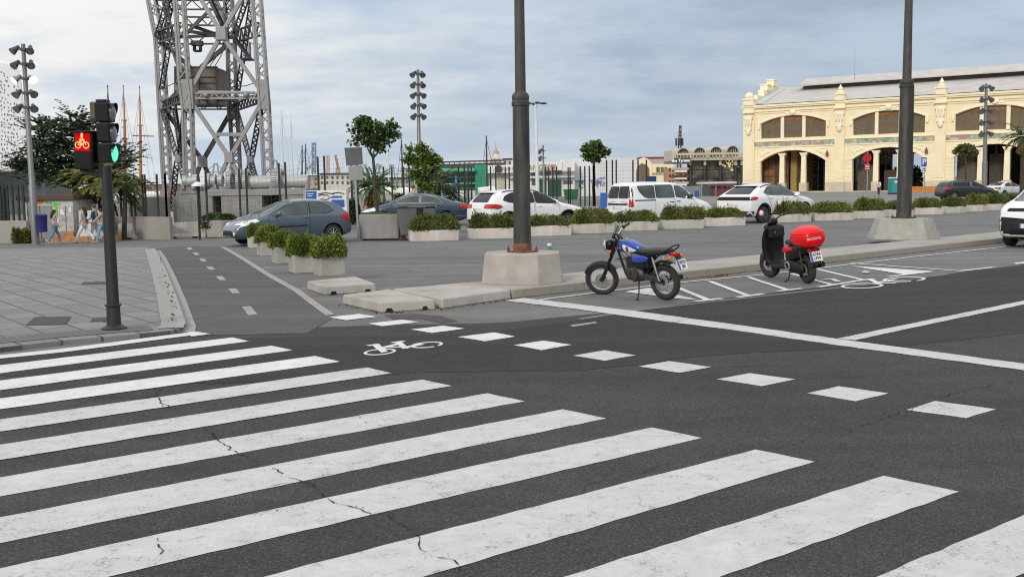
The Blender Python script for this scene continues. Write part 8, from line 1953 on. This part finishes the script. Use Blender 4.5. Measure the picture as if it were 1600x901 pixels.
mb = MB(); p, r_ = L(127, 329), L(178, 366); mb.span(p.x, r_.x, d - .35, d + .15, z0 + .3, p.z); o = mb.build('low_cabinet', pbr('cabinet_white', (.60, .60, .585), .7, var=.08, dirt=(.35, .34, .32), dirt_amt=.4), None); mb = MB(); p, r_ = L(117, 362), L(187, 378); mb.span(p.x, r_.x, d - .5, d + .3, z0 - .1, z0 + .30); o2 = mb.build('brick_base', pbr('brick_orange', (.42, .20, .09), .85), None)
t = thing('meter_cabinet', 'low white meter cabinet on an orange brick base behind the walkers', 'cabinet', ((p.x + r_.x) / 2, d, z0))
for w_ in (o, o2): w_.parent = t; w_.data.transform(TM[t.name].inverted())

# ------------------------------------------------------------------ people
def skin(name, verts, edges, radii, mat, parent, root=0, sub=2):
    me = bpy.data.meshes.new(name); me.from_pydata(verts, edges, []); o = bpy.data.objects.new(name, me); COL.objects.link(o); me.materials.append(mat)
    md = o.modifiers.new('k', 'SKIN'); md.use_smooth_shade = True
    for i, r in enumerate(radii): sv = me.skin_vertices[0].data[i]; sv.radius = r if isinstance(r, tuple) else (r, r); sv.use_root = (i == root)
    s = o.modifiers.new('s', 'SUBSURF'); s.levels = s.render_levels = sub
    bake(o); o.data.polygons.foreach_set('use_smooth', [True] * len(o.data.polygons)); o.parent = parent; return o
SK = pbr('skin', (.50, .30, .21), .6, var=.05)
def person(label, base, yaw, H, shirt, trousers, hair, stride=.30, arm=(.25, -.25), shoes=(.35, .30, .26), longhair=.0, skirt=False, sleeves=.5, bag=None, bent=0.0, male=False, slim=1.0, elbow=None):
    t = thing('person', label, 'person', base, yaw); k = H / 1.70; m = lambda x, y, z: V((x * k, y * k, z * k))
    hw = .085; sw = .165 if not male else .195; sf, sb = stride, -stride
    lift = .05 * abs(stride) / .3
    N = {}; vs = []; rs = []
    def add(n, p, r): N[n] = len(vs); vs.append(p); rs.append(tuple(x * k for x in r) if isinstance(r, tuple) else r * k)
    add('pel', m(0, 0, .92), (.13, .10)); add('waist', m(.0, 0, 1.08), (.115, .085)); add('chest', m(.01, 0, 1.28), (.145, .10)); add('neck0', m(.0, 0, 1.43), .065); add('neck', m(.015, 0, 1.50), .048); add('jaw', m(.03, 0, 1.57), (.062, .07)); add('skull', m(.02, 0, 1.645), (.078, .088)); add('crown', m(.01, 0, 1.70), (.05, .055))
    for s, nm, st in ((1, 'l', sf), (-1, 'r', sb)):
        back = st < 0
        add('hip' + nm, m(0, s * hw, .86), .088); add('kn' + nm, m(st * .55 + .03, s * hw, .48), .056); add('calf' + nm, m(st * .85 - (.02 if not back else .06), s * hw, .32), .052); add('an' + nm, m(st - .02, s * hw, .085 + (lift if back else 0)), .036); add('to' + nm, m(st + .15, s * hw * 1.1, .03 + (0 if back else .02)), .032)
        a = arm[0 if s > 0 else 1]; el = elbow[0 if s > 0 else 1] if elbow else .10
        add('sh' + nm, m(0, s * sw, 1.40), .052); add('el' + nm, m(a * .5, s * (sw + .05), 1.12), .038); add('wr' + nm, m(a * .5 + el, s * (sw + .04), .90 + .25 * max(0, el)), .026); add('ha' + nm, m(a * .5 + el * 1.25, s * (sw + .03), .83 + .27 * max(0, el)), .030); add('fi' + nm, m(a * .5 + el * 1.4, s * (sw + .02), .76 + .28 * max(0, el)), .016)
    E = [('pel', 'waist'), ('waist', 'chest'), ('chest', 'neck0'), ('neck0', 'neck'), ('neck', 'jaw'), ('jaw', 'skull'), ('skull', 'crown')]
    for nm in 'lr': E += [('pel', 'hip' + nm), ('hip' + nm, 'kn' + nm), ('kn' + nm, 'calf' + nm), ('calf' + nm, 'an' + nm), ('an' + nm, 'to' + nm), ('neck0', 'sh' + nm), ('sh' + nm, 'el' + nm), ('el' + nm, 'wr' + nm), ('wr' + nm, 'ha' + nm), ('ha' + nm, 'fi' + nm)]
    skin('body', vs, [(N[a], N[b]) for a, b in E], rs, SK, t)
    def sub(name, names, edges, mat, grow=1.18, cut=None):
        idx = {n: i for i, n in enumerate(names)}; P_ = [vs[N[n]] for n in names]; r_ = []
        for n in names: r = rs[N[n]]; g = grow[n] if isinstance(grow, dict) and n in grow else (1.18 if isinstance(grow, dict) else grow); r_.append(tuple(x * g for x in r) if isinstance(r, tuple) else r * g)
        return skin(name, P_, [(idx[a], idx[b]) for a, b in edges], r_, mat, t)
    tm = pbr('cloth_%s' % label[:14], trousers, .85, var=.10, scale=6, bump=.2, bscale=20)
    n = ['pel', 'hipl', 'knl', 'calfl', 'anl', 'hipr', 'knr', 'calfr', 'anr']; sub('trousers', n, [('pel', 'hipl'), ('hipl', 'knl'), ('knl', 'calfl'), ('calfl', 'anl'), ('pel', 'hipr'), ('hipr', 'knr'), ('knr', 'calfr'), ('calfr', 'anr')], tm, {'anl': 1.9, 'anr': 1.9, 'calfl': 1.35, 'calfr': 1.35, 'knl': 1.3, 'knr': 1.3, 'pel': 1.05})
    sm = pbr('shirt_%s' % label[:14], shirt, .85, var=.08, scale=6, bump=.2, bscale=20)
    n = ['waist', 'pel', 'chest', 'neck0']; e = [('waist', 'pel'), ('waist', 'chest'), ('chest', 'neck0')]
    if sleeves: n += ['shl', 'ell', 'shr', 'elr']; e += [('neck0', 'shl'), ('shl', 'ell'), ('neck0', 'shr'), ('shr', 'elr')]
    sub('shirt', n, e, sm, {'pel': 1.12, 'ell': 1.5, 'elr': 1.5, 'neck0': 1.08, 'shl': 1.25, 'shr': 1.25})
    for nm in 'lr':
        a, b = vs[N['an' + nm]], vs[N['to' + nm]]; mb = MB(); d_ = (b - a); mb.loft([(-.07 * k, 0, .02 * k, .028 * k, .03 * k), (-.02 * k, 0, .03 * k, .042 * k, .045 * k), (.10 * k, 0, .015 * k, .045 * k, .03 * k), (.18 * k, 0, .008 * k, .03 * k, .018 * k)], 10, 2.6); mb.xform(Matrix.Translation(V((a.x, a.y, max(.012, min(a.z, b.z) - .02))))); mb.build('shoe', pbr('shoe_%s' % label[:14], shoes, .7), t, smooth='all')
    hm = pbr('hair_%s' % label[:14], hair, .6, var=.2, scale=20)
    mb = MB(); c = m(.0, 0, 1.655); mb.ell(c, (.098 * k, .088 * k, .10 * k), 14, 8)
    if longhair: mb.loft([(0, 0, 0, .01, .01)], 8) if False else mb.tube([m(-.04, 0, 1.66), m(-.085, 0, 1.5), m(-.11, 0, 1.5 - longhair * .6), m(-.10, 0, 1.5 - longhair)], [.085 * k, .09 * k, .085 * k, .03 * k], 10)
    mb.build('hair', hm, t, smooth=True)
    mb = MB(); mb.ell(m(.095, 0, 1.60), (.018 * k, .012 * k, .022 * k), 8, 5)
    for s in (1, -1): mb.ell(m(.08, s * .03, 1.63), (.008 * k, .010 * k, .007 * k), 8, 5)
    mb.build('face', SK, t, smooth=True)
    if bag:
        mb = MB(); mb.loft([(-.16, -.19, 1.0, .02, .02), (-.13, -.20, 1.0, .05, .13), (.06, -.20, 1.0, .05, .14), (.10, -.19, 1.0, .02, .04)], 12, 3); mb.tube([V((-.10, -.19, 1.10)), V((-.03, -.14, 1.42)), V((.03, -.14, 1.42)), V((.06, -.19, 1.10))], .012, 6)
        for v in mb.bm.verts: v.co *= k
        o = mb.build('shoulder_bag', pbr('bag', bag, .8), t, smooth=True); o['label'] = 'shoulder bag'
    return t
def at(x, y): p = G(x, y); return p
def hgt(x, yt, yb): p = G(x, yb); return (yb - yt) * p.y / FOC
b = P(84, 330, 50.3); b.z = gz(b.x, 50.3); person('dark-haired woman in a white top and blue jeans by the litter bin', b, R(30), hgt(84, 329, 380), (.66, .66, .68), (.12, .25, .36), (.02, .014, .010), .26, (.2, -.35), longhair=.22, sleeves=0)
b = P(130, 330, 50.9); b.z = gz(b.x, 50.9); person('woman with long auburn hair, grey top, white trousers and a shoulder bag', b, R(188), hgt(129, 323.5, 378.5), (.22, .22, .25), (.68, .68, .70), (.045, .014, .010), .36, (-.2, .3), longhair=.30, bag=(.14, .14, .17))
b = P(147, 330, 51.6); b.z = gz(b.x, 51.6); person('man in a teal shirt and white trousers walking left of the signal pole', b, R(182), hgt(147, 320.5, 377), (.02, .14, .20), (.62, .62, .60), (.10, .04, .02), .18, (.1, -.2), male=True, elbow=(.3, .15))
b = P(157.5, 330, 51.2); b.z = gz(b.x, 51.2); person('person in a beige pink top and light jeans beside the signal pole', b, R(185), hgt(158, 327, 378), (.40, .30, .29), (.20, .36, .47), (.015, .012, .012), .24, (.5, .3), elbow=(.4, .3))
b = G(647, 345); b = V((P(647, 330, 47).x, 47, 0)); person('man in a pale blue shirt seen behind the dark blue saloon', b, R(-30), 1.78, (.36, .48, .66), (.05, .06, .08), (.07, .035, .02), .12, male=True)
b = V((P(1373, 300, 116).x, 116, 0)); person('person in a white shirt with a dark bag walking in front of the shed', b, R(60), 1.72, (.66, .66, .65), (.03, .035, .06), (.02, .015, .012), .22, bag=(.35, .20, .15))

M_dl = pbr('fallen_leaf', (.16, .075, .03), .9, var=.4, scale=9, island=.5)
def litter(line, n, w, z, seed):
    q = random.Random(seed); bm = bmesh.new(); pts = [G(*p) for p in line]
    for j in range(n):
        i = q.randrange(len(pts) - 1); p = pts[i].lerp(pts[i + 1], q.random()) + V((q.gauss(0, w), q.gauss(0, w), 0)); p.z = gz(p.x, p.y) + z
        leafq(bm, p, q.uniform(.02, .05), q, .5, V((q.gauss(0, 1), q.gauss(0, 1), q.uniform(.05, .35))))
    me = bpy.data.meshes.new('fallen_leaves'); bm.to_mesh(me); bm.free(); me.materials.append(M_dl); o = bpy.data.objects.new('fallen_leaves', me); COL.objects.link(o)
    o['kind'] = 'stuff'
litter([(246, 400), (256, 436), (268, 470), (272, 512)], 60, .03, .074, 1)
litter([(800, 468), (930, 449), (1070, 436), (1190, 423), (1280, 412), (1430, 396), (1560, 381)], 190, .06, .006, 2)
litter([(536, 475), (600, 490), (690, 484), (790, 470)], 90, .05, .006, 3)
litter([(1110, 434), (1135, 430)], 60, .05, .006, 4)

b = G(1353, 428); t = thing('paper_scrap', 'small crumpled tan paper scrap lying on the parking bay lines', 'litter', b, .4)
mb = MB(); q = random.Random(8); mb.ell((0, 0, .03), (.085, .05, .03), 10, 6)
for v in mb.bm.verts: v.co += V((q.gauss(0, .010), q.gauss(0, .010), q.gauss(0, .006) + .004))
mb.build('paper', pbr('tan_paper', (.50, .43, .36), .8, var=.15, scale=20), t)
# ------------------------------------------------------------------ sky, sun, camera, render settings
wd = bpy.data.worlds.new('World'); scene.world = wd; wd.use_nodes = True; nt = wd.node_tree; nt.nodes.clear()
SUN_EL, SUN_AZ = R(29), R(204)          # azimuth: compass angle from +Y, clockwise
out = nt.nodes.new('ShaderNodeOutputWorld'); bg = nt.nodes.new('ShaderNodeBackground'); nt.links.new(bg.outputs[0], out.inputs[0])
sk = nt.nodes.new('ShaderNodeTexSky'); sk.sky_type = 'NISHITA'; sk.sun_disc = False; sk.sun_elevation = SUN_EL; sk.sun_rotation = SUN_AZ; sk.air_density = 1.0; sk.dust_density = 2.0
co = nd(nt, 'ShaderNodeTexCoord').outputs['Generated']
sp = nd(nt, 'ShaderNodeSeparateXYZ', {0: co})
X, Y, Z = sp.outputs
zz = mth(nt, 'ADD', mth(nt, 'MAXIMUM', Z, 0.0), 0.22)
cu = mth(nt, 'DIVIDE', X, zz); cv = mth(nt, 'DIVIDE', Y, zz)
cv_ = nd(nt, 'ShaderNodeCombineXYZ', {0: cu, 1: mth(nt, 'MULTIPLY', cv, 1.0), 2: 0.37}).outputs[0]
n1 = noise(nt, cv_, 1.15, 7, .55); n2 = noise(nt, cv_, 3.6, 6, .6)
wisp = noise(nt, nd(nt, 'ShaderNodeMapping', {'Vector': cv_, 'Scale': (.9, 2.2, 1)}).outputs[0], 1.7, 6, .6)
# a cloud deck: slate-blue with paler breaks, brighter and warmer to the left
left = rng(nt, X, -.50, .30, 1.0, 0.0)
slate = mixc(nt, rng(nt, X, -.35, .45), (0.47, 0.575, 0.72), (0.29, 0.36, 0.45))
pale = mixc(nt, left, (0.46, 0.54, 0.64), (0.92, 0.90, 0.86))
k1 = mth(nt, 'ADD', mth(nt, 'MULTIPLY', n1, .54), mth(nt, 'ADD', mth(nt, 'MULTIPLY', n2, .24), mth(nt, 'MULTIPLY', wisp, .32)))
k1 = mth(nt, 'ADD', k1, mth(nt, 'MULTIPLY', left, .05))
cl = mixc(nt, rng(nt, k1, .49, .65), slate, pale)
# pale band near the horizon, brighter overhead as under any overcast
cl = mixc(nt, rng(nt, Z, 0.0, .10, .55, 0.0), cl, mixc(nt, left, (0.44, 0.52, 0.62), (0.70, 0.77, 0.84)))
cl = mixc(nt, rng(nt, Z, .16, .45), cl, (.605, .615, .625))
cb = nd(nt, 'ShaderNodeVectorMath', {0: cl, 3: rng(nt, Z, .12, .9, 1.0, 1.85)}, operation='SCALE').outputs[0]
skys = nd(nt, 'ShaderNodeVectorMath', {0: sk.outputs[0], 3: 1.0}, operation='SCALE').outputs[0]
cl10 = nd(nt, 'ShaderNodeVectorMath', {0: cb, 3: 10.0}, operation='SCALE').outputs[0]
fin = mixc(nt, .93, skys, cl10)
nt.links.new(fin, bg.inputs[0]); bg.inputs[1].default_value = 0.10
sun = bpy.data.lights.new('sun', 'SUN'); sun.energy = 1.5; sun.angle = R(10); sun.color = (1.0, .94, .85)
so = bpy.data.objects.new('sun', sun); COL.objects.link(so)
sd = V((math.sin(SUN_AZ) * math.cos(SUN_EL), math.cos(SUN_AZ) * math.cos(SUN_EL), math.sin(SUN_EL)))
so.rotation_euler = (-sd).to_track_quat('-Z', 'Y').to_euler()
cam = bpy.data.cameras.new('camera'); cam.sensor_width = 36; cam.lens = 36 * FOC / PW; cam.clip_end = 12000; cam.clip_start = .05
cobj = bpy.data.objects.new('camera', cam); COL.objects.link(cobj)
m = Matrix((_r, _u, -_f)).transposed().to_4x4(); m.translation = CAM; cobj.matrix_world = m
scene.camera = cobj
scene.view_settings.view_transform = 'Standard'; scene.view_settings.look = 'None'; scene.view_settings.exposure = 0.12; scene.view_settings.gamma = 1; scene.view_settings.use_curve_mapping = False
scene.render.engine = 'CYCLES'; scene.cycles.max_bounces = 6; scene.cycles.use_denoising = False; scene.cycles.pixel_filter_type = 'BLACKMAN_HARRIS'; scene.cycles.filter_width = 1.15
